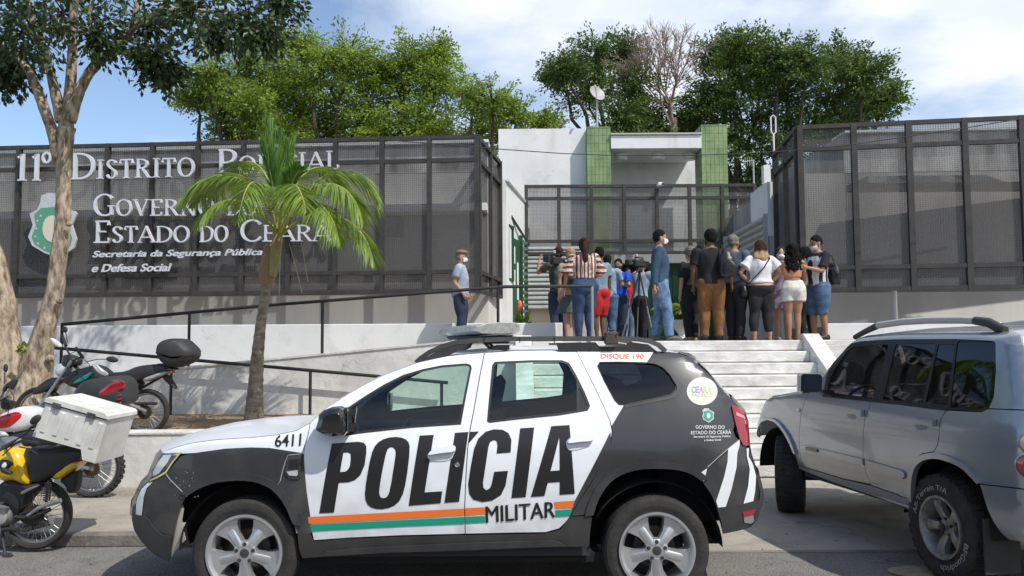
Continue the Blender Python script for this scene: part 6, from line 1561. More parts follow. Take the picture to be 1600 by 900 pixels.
# cables and small fittings that show on the bikes
M_cab = M_black
for par, P_ in ((bk1, [pb(385,225,-.3),pb(330,250,-.2),pb(300,330,-.12),pb(330,420,-.1)]), (bk1, [pb(350,290,.1),pb(310,300,0),pb(290,360,-.09),pb(300,430,-.1)]), (bk1, [pb(430,290,-.25),pb(470,330,-.2),pb(480,400,-.17)]),
                (bk2, [p2(40,320,-.25),p2(70,380,-.2),p2(60,450,-.16)]), (bk2, [p2(60,220,.3),p2(110,300,.2),p2(90,400,0)]),
                (bk3, [pK(210,650,-.3),pK(130,660,-.24),pK(60,720,-.17),pK(20,760,-.16)]), (bk3, [p3(330,470,-.11),p3(250,430,-.12),p3(150,470,-.12)])):
    MB().tube(P_, .005, 5).build('control_cable', M_cab, par)
for i in range(7): blob('cooling_fin', l([(-30,452+i*7),(70,462+i*7),(70,466+i*7),(-30,456+i*7)]), Y3-.02, .135, M_eng, bk3, it=0, cap=.95)
# ================================================================ people
def remesh(mb, name, mats, voxel=.012, smooth=3, disp=0.0, dscale=14, pick=None, seed=0, extra=None, stretch=1.0, bias=0.0):
    me = bpy.data.meshes.new('tmp'); me.from_pydata(mb.v, [], mb.f)
    bm = bmesh.new(); bm.from_mesh(me); bmesh.ops.recalc_face_normals(bm, faces=bm.faces); bm.to_mesh(me); bm.free()
    o = bpy.data.objects.new('tmp', me); C.objects.link(o)
    m1 = o.modifiers.new('r', 'REMESH'); m1.mode = 'VOXEL'; m1.voxel_size = voxel; m1.use_smooth_shade = True
    if smooth: m2 = o.modifiers.new('s', 'SMOOTH'); m2.iterations = smooth; m2.factor = .5
    dg = bpy.context.evaluated_depsgraph_get(); dg.update()
    r_ = bpy.data.meshes.new_from_object(o.evaluated_get(dg)); bpy.data.objects.remove(o); bpy.data.meshes.remove(me)
    r_.name = name; r_.materials.clear()
    for m in (mats if isinstance(mats,(list,tuple)) else [mats]): r_.materials.append(m)
    if disp:
        ns = [v.normal.copy() for v in r_.vertices]
        for v, n_ in zip(r_.vertices, ns):
            q = Vector((v.co.x*dscale, v.co.y*dscale, v.co.z*dscale*stretch+seed*7.3)); v.co += n_*disp*(noise.noise(q)+bias)
    if pick:
        for p in r_.polygons: p.material_index = pick(p.center)
    if extra:
        bm = bmesh.new(); bm.from_mesh(r_); b = len(bm.verts); vv = [bm.verts.new(p) for p in extra.v]
        for f in extra.f:
            try: nf = bm.faces.new([vv[i] for i in f]); nf.smooth = True
            except ValueError: pass
        bmesh.ops.recalc_face_normals(bm, faces=[f for f in bm.faces if all(v in set() for v in [])] or bm.faces[:1]) if False else None
        bm.to_mesh(r_); bm.free()
    r_.polygons.foreach_set('use_smooth', [True]*len(r_.polygons)); r_.update()
    return r_
def skin(n, c): return mat('skin_'+n, c, .55, var=.08, scale=6)
SK = {'light': skin('light',(.50,.30,.21)), 'mid': skin('mid',(.36,.19,.115)), 'dark': skin('dark',(.17,.08,.045)), 'tan': skin('tan',(.42,.23,.145))}
def cloth(n, c, c2=None, r_=.85, **k): return mat('cloth_'+n, c, r_, col2=c2 or tuple(x*.72 for x in c), scale=9, bump=.15, bscale=200, **k)
HAIRM = {'black': mat('hair_black',(.012,.010,.009),.85,bump=.8,bscale=70,spec=.15), 'brown': mat('hair_brown',(.040,.020,.013),.8,bump=.8,bscale=70,spec=.2), 'grey': mat('hair_grey',(.20,.18,.15),.6,col2=(.10,.09,.07),scale=40,bump=.5,bscale=90), 'blond': mat('hair_blond',(.38,.24,.12),.55,col2=(.22,.13,.06),scale=30,bump=.5,bscale=90)}
M_maskw = mat('mask_white',(.74,.74,.74),.8); M_maskb = mat('mask_black',(.015,.015,.017),.8)
M_eye = mat('eye_dark',(.03,.02,.015),.3)

class Person:
    def __init__(s, px, Yd, Hh, yaw, label, sk='mid', fem=False, build=1.0, arms=None, legs=None, lean=0, group=None, headyaw=0, headdown=0):
        s.H = Hh; p = at(px, 530, Yd); s.loc = Vector((p.x, Yd, 1.70)); s.M = Matrix.Translation(s.loc)@Matrix.Rotation(R(yaw),4,'Z')
        s.yaw = yaw; s.fem = fem; s.b = build; s.sk = SK[sk]; s.root = thing('person', tuple(s.loc), label, 'person', group)
        # pose: joints in local metres, facing -y; side -1 is the person's right seen from behind (local -x)
        H_ = Hh; s.J = J_ = {}
        sh = (.098 if fem else .112)*H_*(.6+.4*build); s.hipx = .052*H_
        bend = lean
        tilt = lambda x,y,z: (x, y-math.sin(R(bend))*(z-.53*H_), z)
        J_['neck'] = Vector(tilt(0,0,.845*H_)); J_['head'] = Vector(tilt(0,-.012*H_,.925*H_))
        for sd in (-1,1):
            a = (arms or {}).get(sd, ((sd*.16,.02,-1),(sd*.05,-.18,-1)))
            S_ = Vector(tilt(sd*sh,0,.805*H_)); ua = Vector(a[0]).normalized()*.168*H_; fa = Vector(a[1]).normalized()*.148*H_
            J_['sh',sd] = S_; J_['el',sd] = S_+ua; J_['wr',sd] = S_+ua+fa; J_['hd',sd] = S_+ua+fa+Vector(a[1]).normalized()*.05*H_
            l_ = (legs or {}).get(sd, (sd*.075,0.0)); 
            J_['hip',sd] = Vector((sd*s.hipx,0,.50*H_)); J_['an',sd] = Vector((l_[0]*H_/1.7,l_[1]*H_/1.7,.045*H_))
            kn = (J_['hip',sd]+J_['an',sd])/2; J_['kn',sd] = Vector((kn.x,kn.y-.015*H_,.275*H_))
        s.hM = Matrix.Translation(J_['head'])@Matrix.Rotation(R(headyaw),4,'Z')@Matrix.Rotation(R(headdown),4,'X')
        s.tilt = tilt
    def torso(s, mb, inf=0, z0=0, z1=1, sx=1, extra=0):
        H_ = s.H; b = s.b
        if s.fem: rg = [(.455,.05,.045,0),(.48,.098,.066,.004),(.51,.107,.074,.008),(.54,.106,.074,.010),(.57,.094,.066,.004),(.61,.074,.056,0),(.65,.075,.056,-.002),(.70,.083,.064,-.006),(.735,.087,.070,-.010),(.78,.086,.056,0),(.81,.086,.046,.003),(.83,.060,.038,.003),(.85,.034,.032,.002)]
        else: rg = [(.455,.05,.045,0),(.48,.090,.062,.002),(.51,.097,.068,.005),(.55,.092,.066,.003),(.60,.086,.062,0),(.65,.089,.063,-.003),(.70,.097,.066,-.004),(.75,.104,.066,-.002),(.79,.106,.056,.002),(.815,.095,.045,.004),(.835,.062,.038,.003),(.855,.036,.034,.002)]
        bb = lambda z: 1+(b-1)*(1 if z < .75 else .6)
        rg = [r_ for r_ in rg if z0-1e-6 <= r_[0] <= z1+1e-6]; n = 20; vs = []
        for z,rx,ry,cy in rg:
            c = s.tilt(0,cy*H_,z*H_)
            for j in range(n):
                a = 2*math.pi*j/n; vs.append((c[0]+(rx*bb(z)*H_*sx+inf)*math.cos(a), c[1]+(ry*bb(z)*H_+inf)*math.sin(a), c[2]))
        k = len(rg)
        mb.add(vs, [(i*n+j,i*n+(j+1)%n,(i+1)*n+(j+1)%n,(i+1)*n+j) for i in range(k-1) for j in range(n)]+[tuple(range(n))[::-1],tuple(range((k-1)*n,k*n))])
    def limb(s, mb, a, b, ra, rb, n=10):
        d = (b-a).normalized(); mb.tube([a-d*ra*.5,a,b,b+d*rb*.4],[ra*.7,ra,rb,rb*.7],n)
    def leg(s, mb, sd, inf=0, to=1.0, flare=0.0):
        """to: 0..1 how far down the leg"""
        H_ = s.H; b = (.55+.45*s.b)*(1.06 if s.fem else 1); h_, k_, a_ = s.J['hip',sd], s.J['kn',sd], s.J['an',sd]
        prof = [(0,.058),(.18,.054),(.35,.045),(.5,.034),(.62,.0335),(.72,.032),(.86,.024),(1,.0205)]
        P_ = []; r_ = []
        def pt(t_): return h_.lerp(k_, t_/.5) if t_ <= .5 else k_.lerp(a_, (t_-.5)/.5)
        for t_, rr in prof:
            if t_ <= to+1e-6: P_.append(pt(t_)); r_.append(max(rr*H_*b+inf, .0)+flare*t_)
        if P_[-1] is not None and prof[len(P_)-1][0] < to-1e-3: P_.append(pt(to)); r_.append(interp([(p[0],p[1]) for p in prof],to)*H_*b+inf+flare*to)
        P_[0] = P_[0]+Vector((0,0,.02*H_)); mb.tube(P_, r_, 14)
    def put(s, me, name, parent=None):
        me.transform(s.M); o = link(name, me, parent or s.root); return o
    def body(s, ears=True):
        H_ = s.H; mb = MB(); s.torso(mb)
        J_ = s.J; hr = .062*H_
        mb.tube([J_['neck']-Vector((0,0,.03*H_)), J_['head']-Vector((0,-.01*H_,.02*H_))],[.034*H_,.031*H_],12)
        hm = s.hM
        mb.ell((0,.006*H_,.018*H_),(.044*H_,.055*H_,.056*H_),hm,16,12); mb.ell((0,-.012*H_,-.012*H_),(.038*H_,.042*H_,.050*H_),hm,14,10)
        mb.ell((0,-.018*H_,-.042*H_),(.024*H_,.028*H_,.020*H_),hm,12,8)
        mb.add([(-.008*H_,-.046*H_,-.016*H_),(.008*H_,-.046*H_,-.016*H_),(0,-.066*H_,-.018*H_),(0,-.050*H_,.010*H_),(0,-.04*H_,-.02*H_)],[(0,2,3),(2,1,3),(0,1,2),(0,3,4),(1,4,3),(0,4,1)],hm)
        for sd in (-1,1): mb.ell((sd*.044*H_,.004*H_,-.004*H_),(.007*H_,.012*H_,.019*H_),hm,8,6)
        for sd in (-1,1):
            S_, E_, W_, Hd = J_['sh',sd], J_['el',sd], J_['wr',sd], J_['hd',sd]; k = (.9 if s.fem else 1)*(.6+.4*s.b)
            mb.ell(tuple(S_),(.036*H_*k,.034*H_*k,.036*H_*k),None,12,8)
            mb.tube([S_,S_.lerp(E_,.4),E_,E_.lerp(W_,.3),W_],[.032*H_*k,.029*H_*k,.023*H_*k,.0235*H_*k,.0145*H_*k],12)
            d = (Hd-W_).normalized(); mb.tube([W_-d*.01,W_+d*.02*H_,W_+d*.048*H_,W_+d*.056*H_],[.013*H_,.019*H_,.022*H_,.014*H_],10,True,.62)
            s.leg(mb, sd)
            a_ = J_['an',sd]; mb.tube([a_+Vector((0,.02*H_,-.025*H_)),a_+Vector((0,-.02*H_,-.022*H_)),a_+Vector((0,-.06*H_,-.031*H_)),a_+Vector((0,-.098*H_,-.036*H_))],[.020*H_,.024*H_,.024*H_,.012*H_],10)
        fing = MB()
        for sd in (-1,1):
            W_, Hd = J_['wr',sd], J_['hd',sd]; d = (Hd-W_).normalized(); side = Vector((0,-1,0)) if abs(d.z) > .6 else Vector((0,0,1)); side = (side-d*side.dot(d)).normalized(); inn = d.cross(side).normalized()
            if inn.x*sd > 0: inn = -inn
            base = W_+d*.046*H_
            for q, ln in ((-1.5,.036),(-.5,.043),(.5,.045),(1.5,.040)):
                b_ = base+side*q*.0105*H_; fing.tube([b_-d*.01,b_+d*ln*.5*H_+inn*.003*H_,b_+d*ln*.85*H_+inn*.014*H_],[.0058*H_,.0054*H_,.0042*H_],6)
            tb = W_+d*.016*H_+side*.016*H_; fing.tube([tb,tb+side*.014*H_+d*.018*H_+inn*.006*H_,tb+side*.016*H_+d*.036*H_+inn*.012*H_],[.0066*H_,.0062*H_,.005*H_],6)
        me = remesh(mb, 'body', s.sk, .0115, 3, extra=fing)
        s.bodyo = s.put(me, 'body')
        ey = MB()
        for sd in (-1,1): ey.ell((sd*.017*H_,-.0505*H_,.006*H_),(.006*H_,.003*H_,.0035*H_),hm,8,6).cbox((sd*.017*H_,-.0520*H_,.017*H_),(.016*H_,.004*H_,.003*H_),hm)
        s.put(ey.mesh('eyes', M_eye), 'eyes', s.bodyo)
        return s
    def top(s, m, sleeve=.5, z0=.50, inf=.014, name='shirt', pick=None, loose=0.0, strap=False, z1=.84):
        """sleeve: 0 none, .5 short, 1 long"""
        H_ = s.H; mb = MB(); s.torso(mb, inf, z0, z1)
        k = (.9 if s.fem else 1)*(.6+.4*s.b)
        for sd in (-1,1):
            S_, E_, W_ = s.J['sh',sd], s.J['el',sd], s.J['wr',sd]
            if sleeve > 0:
                mb.ell(tuple(S_-Vector((sd*.006,0,.004))),(.036*H_*k+inf*.8,.034*H_*k+inf*.8,.034*H_*k+inf*.7),None,12,8)
                if sleeve >= 1: mb.tube([S_,S_.lerp(E_,.4),E_,E_.lerp(W_,.3),E_.lerp(W_,.93)],[.032*H_*k+inf,.030*H_*k+inf,.025*H_*k+inf*.9,.0235*H_*k+inf*.8,.016*H_*k+inf*.6],12)
                else: mb.tube([S_,S_.lerp(E_,sleeve*.6),S_.lerp(E_,sleeve*1.3)],[.032*H_*k+inf,.030*H_*k+inf*1.2,.029*H_*k+inf*1.4+loose],12)
        ms = m if isinstance(m,(list,tuple)) else [m]
        me = remesh(mb, name, ms, .012, 2, .020, 9, pick, seed=len(s.root.name)+int(s.H*100)%7, stretch=.45, bias=.3)
        s.topo = s.put(me, name); return s
    def pants(s, m, to=.97, inf=.012, name='trousers', z1=.565, flare=0.0, pick=None):
        mb = MB(); s.torso(mb, inf*.8, .455, z1)
        for sd in (-1,1): s.leg(mb, sd, inf, to, flare)
        me = remesh(mb, name, m if isinstance(m,(list,tuple)) else [m], .012, 2, .020, 8, pick, seed=int(s.H*100)%9, stretch=.7, bias=.4)
        s.put(me, name); return s
    def skirt(s, m, z_low=.30, w_=1.15, name='skirt', z1=.60):
        H_ = s.H; mb = MB(); n = 24; vs = []; rg = [(z_low,.112*w_,.085*w_),(z_low+.08,.112*w_*.99,.083*w_),(.48,.110,.080),(.53,.107,.077),(.57,.095,.068),(z1,.078,.060)]
        for z,rx,ry in rg:
            for j in range(n):
                a = 2*math.pi*j/n; f = 1+(.045*math.sin(a*7) if z < .45 else 0); vs.append((rx*H_*f*math.cos(a),.006+ry*H_*f*math.sin(a),z*H_))
        k = len(rg); mb.add(vs,[(i*n+j,i*n+(j+1)%n,(i+1)*n+(j+1)%n,(i+1)*n+j) for i in range(k-1) for j in range(n)]+[tuple(range(n))[::-1],tuple(range((k-1)*n,k*n))])
        s.put(remesh(mb, name, m, .012, 2, .006, 10), name); return s
    def shoes(s, m, name='shoe', sole=True, low=False):
        H_ = s.H
        for sd in (-1,1):
            a_ = s.J['an',sd]; mb = MB(); z = a_.z
            if low: # sandal: sole and strap only
                mb.rbox((a_.x,a_.y-.035*H_,.008),(.05*H_,.155*H_,.014),.006); mb.tube([(a_.x-.026*H_,a_.y-.055*H_,.012),(a_.x,a_.y-.06*H_,.042),(a_.x+.026*H_,a_.y-.055*H_,.012)],.008,6)
                s.put(mb.mesh(name, m), name)
            else:
                mb.tube([Vector((a_.x,a_.y+.032*H_,.030)),Vector((a_.x,a_.y+.01*H_,.040)),Vector((a_.x,a_.y-.05*H_,.034)),Vector((a_.x,a_.y-.098*H_,.026)),Vector((a_.x,a_.y-.112*H_,.022))],[.028*H_*.9,.030*H_*.9,.029*H_*.9,.024*H_*.9,.010*H_],12)
                mb.tube([Vector((a_.x,a_.y+.008*H_,.03)),Vector((a_.x,a_.y+.008*H_,.052*H_))],.025*H_,12); me = remesh(mb, name, m, .010, 2)
                for v in me.vertices: v.co.z = max(v.co.z, .002)
                s.put(me, name)
        return s
    def hair(s, col, style='short'):
        H_ = s.H; hm = s.hM; mb = MB(); m = HAIRM[col] if isinstance(col,str) else col
        if style in ('short','buzz','curlyshort'):
            t_ = {'short':.010,'buzz':.004,'curlyshort':.020}[style]*H_
            vs_ = MB(); mb.ell((0,.014*H_,.030*H_),(.043*H_+t_*.7,.050*H_+t_*.8,.044*H_+t_),hm,18,12)
            mb.ell((0,.030*H_,.0*H_),(.042*H_+t_*.4,.036*H_+t_*.7,.036*H_),hm,14,10)
        else:
            mb.ell((0,.012*H_,.026*H_),(.054*H_,.058*H_,.056*H_),hm,18,12); mb.ell((0,.030*H_,-.012*H_),(.050*H_,.042*H_,.055*H_),hm,14,10)
            if style == 'long':
                for q_ in range(9):
                    xo = (q_-4)*.0125*H_; ln_ = .735+.022*abs(q_-4)+.012*math.sin(q_*2.3)
                    mb.tube([hm@Vector((xo*.6,.036*H_,.03*H_)),hm@Vector((xo,.050*H_-abs(xo)*.25,-.06*H_)),Vector((xo*1.25,.064*H_-abs(xo)*.3,.81*H_)),Vector((xo*1.15,.070*H_-abs(xo)*.3,ln_*H_))],[.024*H_,.026*H_,.023*H_,.006*H_],8,True)
            if style == 'pony':
                mb.ell((0,.055*H_,.055*H_),(.028*H_,.028*H_,.028*H_),hm,12,8); mb.tube([hm@Vector((0,.06*H_,.04*H_)),hm@Vector((.0,.078*H_,-.03*H_)),Vector((0,.072*H_,.80*H_)),Vector((0,.07*H_,.70*H_))],[.022*H_,.030*H_,.030*H_,.012*H_],10)
            if style == 'curly':
                rr = random.Random(11)
                for i in range(60):
                    z_ = rr.uniform(.72,.97)*H_; a = rr.uniform(.1,math.pi-.1); r0 = (.05 if z_ > .9*H_ else .072)*H_; mb.ell((r0*1.05*math.cos(a),.012*H_+r0*.85*math.sin(a)*(1 if z_ > .86*H_ else .95),z_),(.020*H_,.018*H_,.026*H_),None,8,6)
            if style == 'bob': mb.ell((0,.026*H_,-.02*H_),(.056*H_,.048*H_,.048*H_),hm,14,10)
        d_ = {'curlyshort':.016,'curly':.022,'buzz':.0}.get(style,.007)
        me = remesh(mb, 'hair', m if isinstance(m,(list,tuple)) else [m], .011, 1, d_, 55 if 'curly' in style else 22, seed=3, pick=(lambda c: 1 if c.z+.05*noise.noise(Vector((c.x*60,c.y*20,c.z*4))) < .885*H_ else 0) if isinstance(m,(list,tuple)) else None, stretch=.5 if style in ('long','pony') else 1)
        # keep the face free
        inv = hm.inverted(); bm = bmesh.new(); bm.from_mesh(me)
        kill = [f for f in bm.faces if (lambda q: q.y < -.020*H_ and q.z < .030*H_ and abs(q.x) < .045*H_)(inv@f.calc_center_median())]
        bmesh.ops.delete(bm, geom=kill, context='FACES'); bm.to_mesh(me); bm.free()
        s.put(me, 'hair'); return s
    def mask(s, m):
        H_ = s.H; mb = MB(); vs = []; n = 8
        for i in range(5):
            z = (-.052+.044*i/4)*H_; bul = [.0,.010,.017,.014,.006][i]*H_
            for j in range(n+1):
                a = -math.pi*(.10+.80*j/n); vs.append((.041*H_*math.cos(a), -.010*H_+(.043*H_+bul)*math.sin(a), z))
        mb.add(vs,[(i*(n+1)+j,i*(n+1)+j+1,(i+1)*(n+1)+j+1,(i+1)*(n+1)+j) for i in range(4) for j in range(n)],s.hM)
        for sd in (-1,1):
            for z in (-.045,-.012): mb.tube([s.hM@Vector((sd*.040*H_,-.018*H_,z*H_)),s.hM@Vector((sd*.047*H_,.006*H_,-.004*H_+z*.2*H_))],.0016*H_,4)
        s.put(mb.mesh('face_mask', m, True), 'face_mask'); return s
    def W(s, x, y, z): return s.M@Vector((x*s.H,y*s.H,z*s.H))

down = {-1:((-.14,.03,-1),(-.02,-.16,-1)), 1:((.14,.03,-1),(.02,-.16,-1))}
def arms(l=None, r=None):
    d = dict(down)
    if l: d[-1] = l
    if r: d[1] = r
    return d
jeans = cloth('dark_jeans',(.022,.038,.085)); jeans2 = cloth('blue_jeans',(.085,.155,.28),(.045,.09,.18)); navy = cloth('navy_trousers',(.012,.014,.024)); blackc = cloth('black',(.012,.012,.013))
M_sole = mat('dark_shoe',(.02,.017,.015),.55); M_brsh = mat('worn_brown_boot',(.16,.14,.12),.8,var=.3,scale=20); M_whsh = mat('white_trainer',(.6,.6,.6),.6); M_sand = mat('tan_sandal',(.28,.15,.08),.7)
# 1 old man on the ramp (facing right)
p = Person(720,14.5,1.60,82,'man in a tan flat cap and light blue T-shirt alone on the ramp','tan',build=1.12,arms=arms(((-.1,.25,-1),(.05,-.75,-1)),((.1,.25,-1),(-.05,-.75,-1)))).body()
p.top(cloth('pale_blue',(.36,.42,.52)),.5,.47); p.pants(jeans,1,.014); p.hair('grey','buzz'); p.mask(M_maskw); p.shoes(M_sole)
mb = MB().ell((0,.004,.055*1.6),(.055*1.6,.066*1.6,.030*1.6),p.hM,18,10).add([(.05*math.cos(a)*1.6,-.02-.062*1.6*math.sin(a)*1.15,.050*1.6) for a in [math.pi*i/8 for i in range(9)]]+[(.05*math.cos(a)*1.6,-.02-.062*1.6*math.sin(a)*.8,.060*1.6) for a in [math.pi*i/8 for i in range(9)]],[(i,i+1,i+10,i+9) for i in range(8)],p.hM)
p.put(mb.mesh('flat_cap', mat('cap_tan',(.24,.16,.11),.9,var=.2,scale=30), True), 'flat_cap')
# 2 cameraman with backpack, left
p2_ = Person(874,15.3,1.74,200,'man in dark jeans shouldering a television camera, left of the striped blouse','mid',arms=arms(((-.5,-.6,-.3),(.1,-.3,1)),((.3,-.6,-.3),(-.3,-.4,1)))).body()
p2_.top(cloth('olive',(.10,.085,.06)),.5,.49); p2_.pants(jeans,1,.016); p2_.hair('brown','short'); p2_.shoes(M_sole)
# 3 blond woman with grey skirt
p = Person(893,14.4,1.62,190,'blonde woman in a sleeveless beige top and grey green striped skirt, bare legs','light',True,1.08,arms=arms()).body()
p.top(cloth('beige',(.42,.30,.22)),.3,.55); sg_ = cloth('skirt_grey',(.10,.125,.115)); p.skirt(sg_, .30); p.hair('blond','bob'); p.shoes(M_sand,low=True,name='sandal')
# 4 striped blouse
st = [cloth('stripe_maroon',(.16,.03,.022)), cloth('stripe_cream',(.62,.56,.48)), cloth('stripe_ink',(.04,.03,.05))]
def spick(c):
    ax_ = abs(c.x); t_ = (c.x*1.0/.030) if ax_ < .19 else (c.z/.045); k_ = math.floor(t_)%4; f_ = t_-math.floor(t_)
    return (0,1,0,1)[k_] if not (.42 < f_ < .60 and k_ in (1,3)) else (2 if k_ == 1 else 1)
p = Person(914,13.45,1.67,184,'woman in a maroon and cream striped blouse and tight blue jeans','mid',True,1.22,arms=arms(((-.45,-.25,-1),(.2,-1,-.1)),((.42,.0,-1),(.10,-.35,-1))),legs={-1:(-.085,0),1:(.105,.02)}).body()
p.top(st,.75,.575,.028,pick=spick,name='blouse',loose=.02); p.pants(cloth('blue_jeans_dark',(.035,.065,.14),(.022,.04,.095)),1,.008,name='jeans',z1=.61); p.hair('brown','pony'); p.shoes(M_sand,low=True,name='sandal')
# 5 red shorts
p = Person(938,15.0,1.70,215,'man in a grey blue T-shirt and bright red shorts behind the striped blouse','dark',arms=arms(None,((.2,-.2,-1),(0,-.3,-1)))).body()
p.top(cloth('grey_blue',(.20,.29,.36)),.5,.49); p.pants(cloth('red_shorts',(.55,.02,.02)),.5,.03,name='shorts'); p.hair('black','short'); p.shoes(M_sole)
# 6 light blue T-shirt, jeans
p = Person(951,15.8,1.64,160,'man in a light blue T-shirt and blue jeans beside the red shorts','mid',arms=arms(((-.2,-.4,-1),(.1,-1,.1)),((.2,-.4,-1),(-.1,-1,.1)))).body()
p.top(cloth('light_blue',(.26,.38,.50)),.5,.49); p.pants(jeans2,1,.016); p.hair('black','short'); p.shoes(M_sole)
# 7 royal blue T-shirt
p7 = Person(968,17.2,1.70,-25,'man in a royal blue T-shirt and black mask looking at his phone','mid',build=1.05,arms=arms(((-.2,-.5,-1),(.3,-1,.25)),((.25,-.5,-1),(-.3,-1,.25))),headdown=8).body()
p7.top(cloth('royal_blue',(.01,.07,.50)),.5,.49); p7.pants(jeans,1,.018); p7.hair('black','short'); p7.mask(M_maskb); p7.shoes(M_sole)
c_ = p7.J['hd',-1]; q = p7.M@Vector((c_.x+.03,c_.y-.06,c_.z+.03)); t = thing('mobile_phone', tuple(q), 'black mobile phone held by the man in the royal blue T-shirt', 'phone'); MB().rbox(tuple(q),(.075,.02,.14),.006).build('phone_body', M_black, t); MB().cbox((q.x,q.y+.012,q.z),(.066,.003,.125)).build('phone_screen', M_win, t)
# 8 red shirt behind the tripod
p = Person(982,18.0,1.58,10,'person in a red T-shirt, light jeans and white trainers behind the tripod','dark',arms=arms()).body()
p.top(cloth('red_tee',(.50,.03,.03)),.5,.50); p.pants(cloth('light_jeans',(.16,.25,.34)),1,.014); p.hair('black','short'); p.shoes(M_whsh)
# 9 cameraman at the tripod
p = Person(1001,17.1,1.68,135,'cameraman in a light blue shirt and navy trousers bent to a camera on the tripod','mid',build=1.05,arms=arms(((-.8,-.7,.15),(.2,-.8,.7)),((.85,-.5,-.1),(-.5,-.8,.75))),lean=6).body()
p.top(cloth('pale_shirt',(.30,.40,.52)),.5,.50); p.pants(navy,1,.018); p.hair('black','short'); p.shoes(M_sole)
# 10 denim man
p = Person(1033,13.3,1.78,80,'tall man in a blue denim shirt and white mask striding right','tan',build=1.0,arms=arms(((-.05,.28,-1),(.0,.02,-1)),((.05,.18,-1),(.0,-.10,-1))),legs={-1:(-.06,-.13),1:(.06,.10)},headyaw=8).body()
p.top(cloth('denim_shirt',(.035,.08,.13),(.022,.055,.095)),1,.46,.016); p.pants(cloth('faded_jeans',(.17,.27,.42),(.055,.11,.22)),1,.018,flare=.006); p.hair('black','short'); p.mask(M_maskw); p.shoes(M_brsh)
# 11 grey haired woman with a brown bag
p = Person(1081,13.9,1.56,205,'short grey haired woman in black carrying a brown shoulder bag','light',True,1.08,arms=arms()).body()
p.top(blackc,.6,.50); p.pants(navy,1,.012); p.hair('grey','curlyshort'); p.shoes(M_sand,low=True,name='sandal'); pbag = p
# 12 khaki trousers
p = Person(1096,14.9,1.70,190,'man in a light blue shirt and khaki trousers partly hidden by the black T-shirt','mid',build=1.05,arms=arms(((-.3,-.1,-1),(.1,-.5,-1)),None)).body()
p.top(cloth('sky_shirt',(.24,.33,.60)),.6,.49); p.pants(cloth('khaki',(.26,.18,.10)),1,.018); p.hair('black','short'); p.shoes(M_sole)
# 13 black T-shirt, brown trousers
p13 = Person(1113,13.4,1.78,170,'big man in a black T-shirt and orange brown trousers with a backpack','dark',build=1.18,arms=arms(((-.30,-.1,-1),(-.15,-.6,-1)),((.22,.05,-1),(.0,-.25,-1))),legs={-1:(-.10,0),1:(.12,0)},headyaw=20).body()
p13.top(cloth('charcoal_tee',(.009,.009,.011)),.55,.50,.018); p13.pants(cloth('brown_trousers',(.215,.092,.028),(.15,.062,.018)),1,.02); p13.hair('black','curlyshort'); p13.mask(M_maskb); p13.shoes(M_sole)
# 14 blue grey polo
p = Person(1150,13.7,1.74,138,'stout man in a blue grey polo shirt, dark trousers and black mask facing right','mid',build=1.16,arms=arms(((-.25,.0,-1),(.0,-.3,-1)),((.25,-.1,-1),(.05,-.5,-1))),headyaw=-20).body()
p.top(cloth('blue_grey_polo',(.075,.11,.165)),.55,.49,.016); p.pants(navy,1,.02); p.hair('grey','short'); p.mask(M_maskb); p.shoes(M_sole)
# 15 white top
hb2 = [HAIRM['brown'], HAIRM['blond']]
p15 = Person(1191,13.5,1.63,180,'woman in a white frilled top and cropped black trousers with hands on her hips','tan',True,1.25,arms=arms(((-.75,.15,-1),(.75,-.45,-.75)),((.75,.15,-1),(-.75,-.45,-.75))),legs={-1:(-.13,0),1:(.13,0)}).body()
p15.top(cloth('white_top',(.74,.74,.76)),.45,.55,.016,loose=.03,name='top'); p15.pants(cloth('black_crops',(.016,.017,.020)),.90,.012); p15.hair(hb2,'long'); p15.shoes(M_sand,low=True,name='sandal')
# 16 lilac dress
p = Person(1223,14.1,1.58,-6,'dark haired woman in a lilac dress and white mask facing the camera','light',True,1.0,arms=arms(((-.3,-.3,-1),(.2,-1,.2)),None)).body()
lil = cloth('lilac',(.42,.32,.44)); p.top(lil,.45,.50,.014); p.skirt(lil,.33,1.1,'dress_skirt',.62); p.hair('brown','long'); p.mask(M_maskw); p.shoes(M_sand,low=True,name='sandal')
# 17 curly hair
p = Person(1241,13.45,1.56,182,'woman with long dark curls in a peach crop top and white denim shorts','mid',True,1.06,arms=arms(((-.3,-.3,-1),(.0,-1,.1)),((.35,-.45,-1),(-.2,-.7,.8))),legs={-1:(-.07,0),1:(.085,.0)}).body()
p.top(cloth('peach',(.55,.25,.14)),.0,.63,.010,name='crop_top'); p.pants(cloth('white_shorts',(.68,.66,.60)),.20,.022,name='shorts',z1=.61); p.hair('black','curly'); p.shoes(M_sand,low=True,name='sandal')
# 18 behind
p = Person(1262,14.4,1.62,175,'person in a taupe top and black trousers next to the striped jersey','mid',True,.95,arms=arms()).body()
p.top(cloth('taupe',(.26,.20,.16)),.6,.50); p.pants(blackc,1,.008); p.hair('black','long'); p.shoes(M_sole)
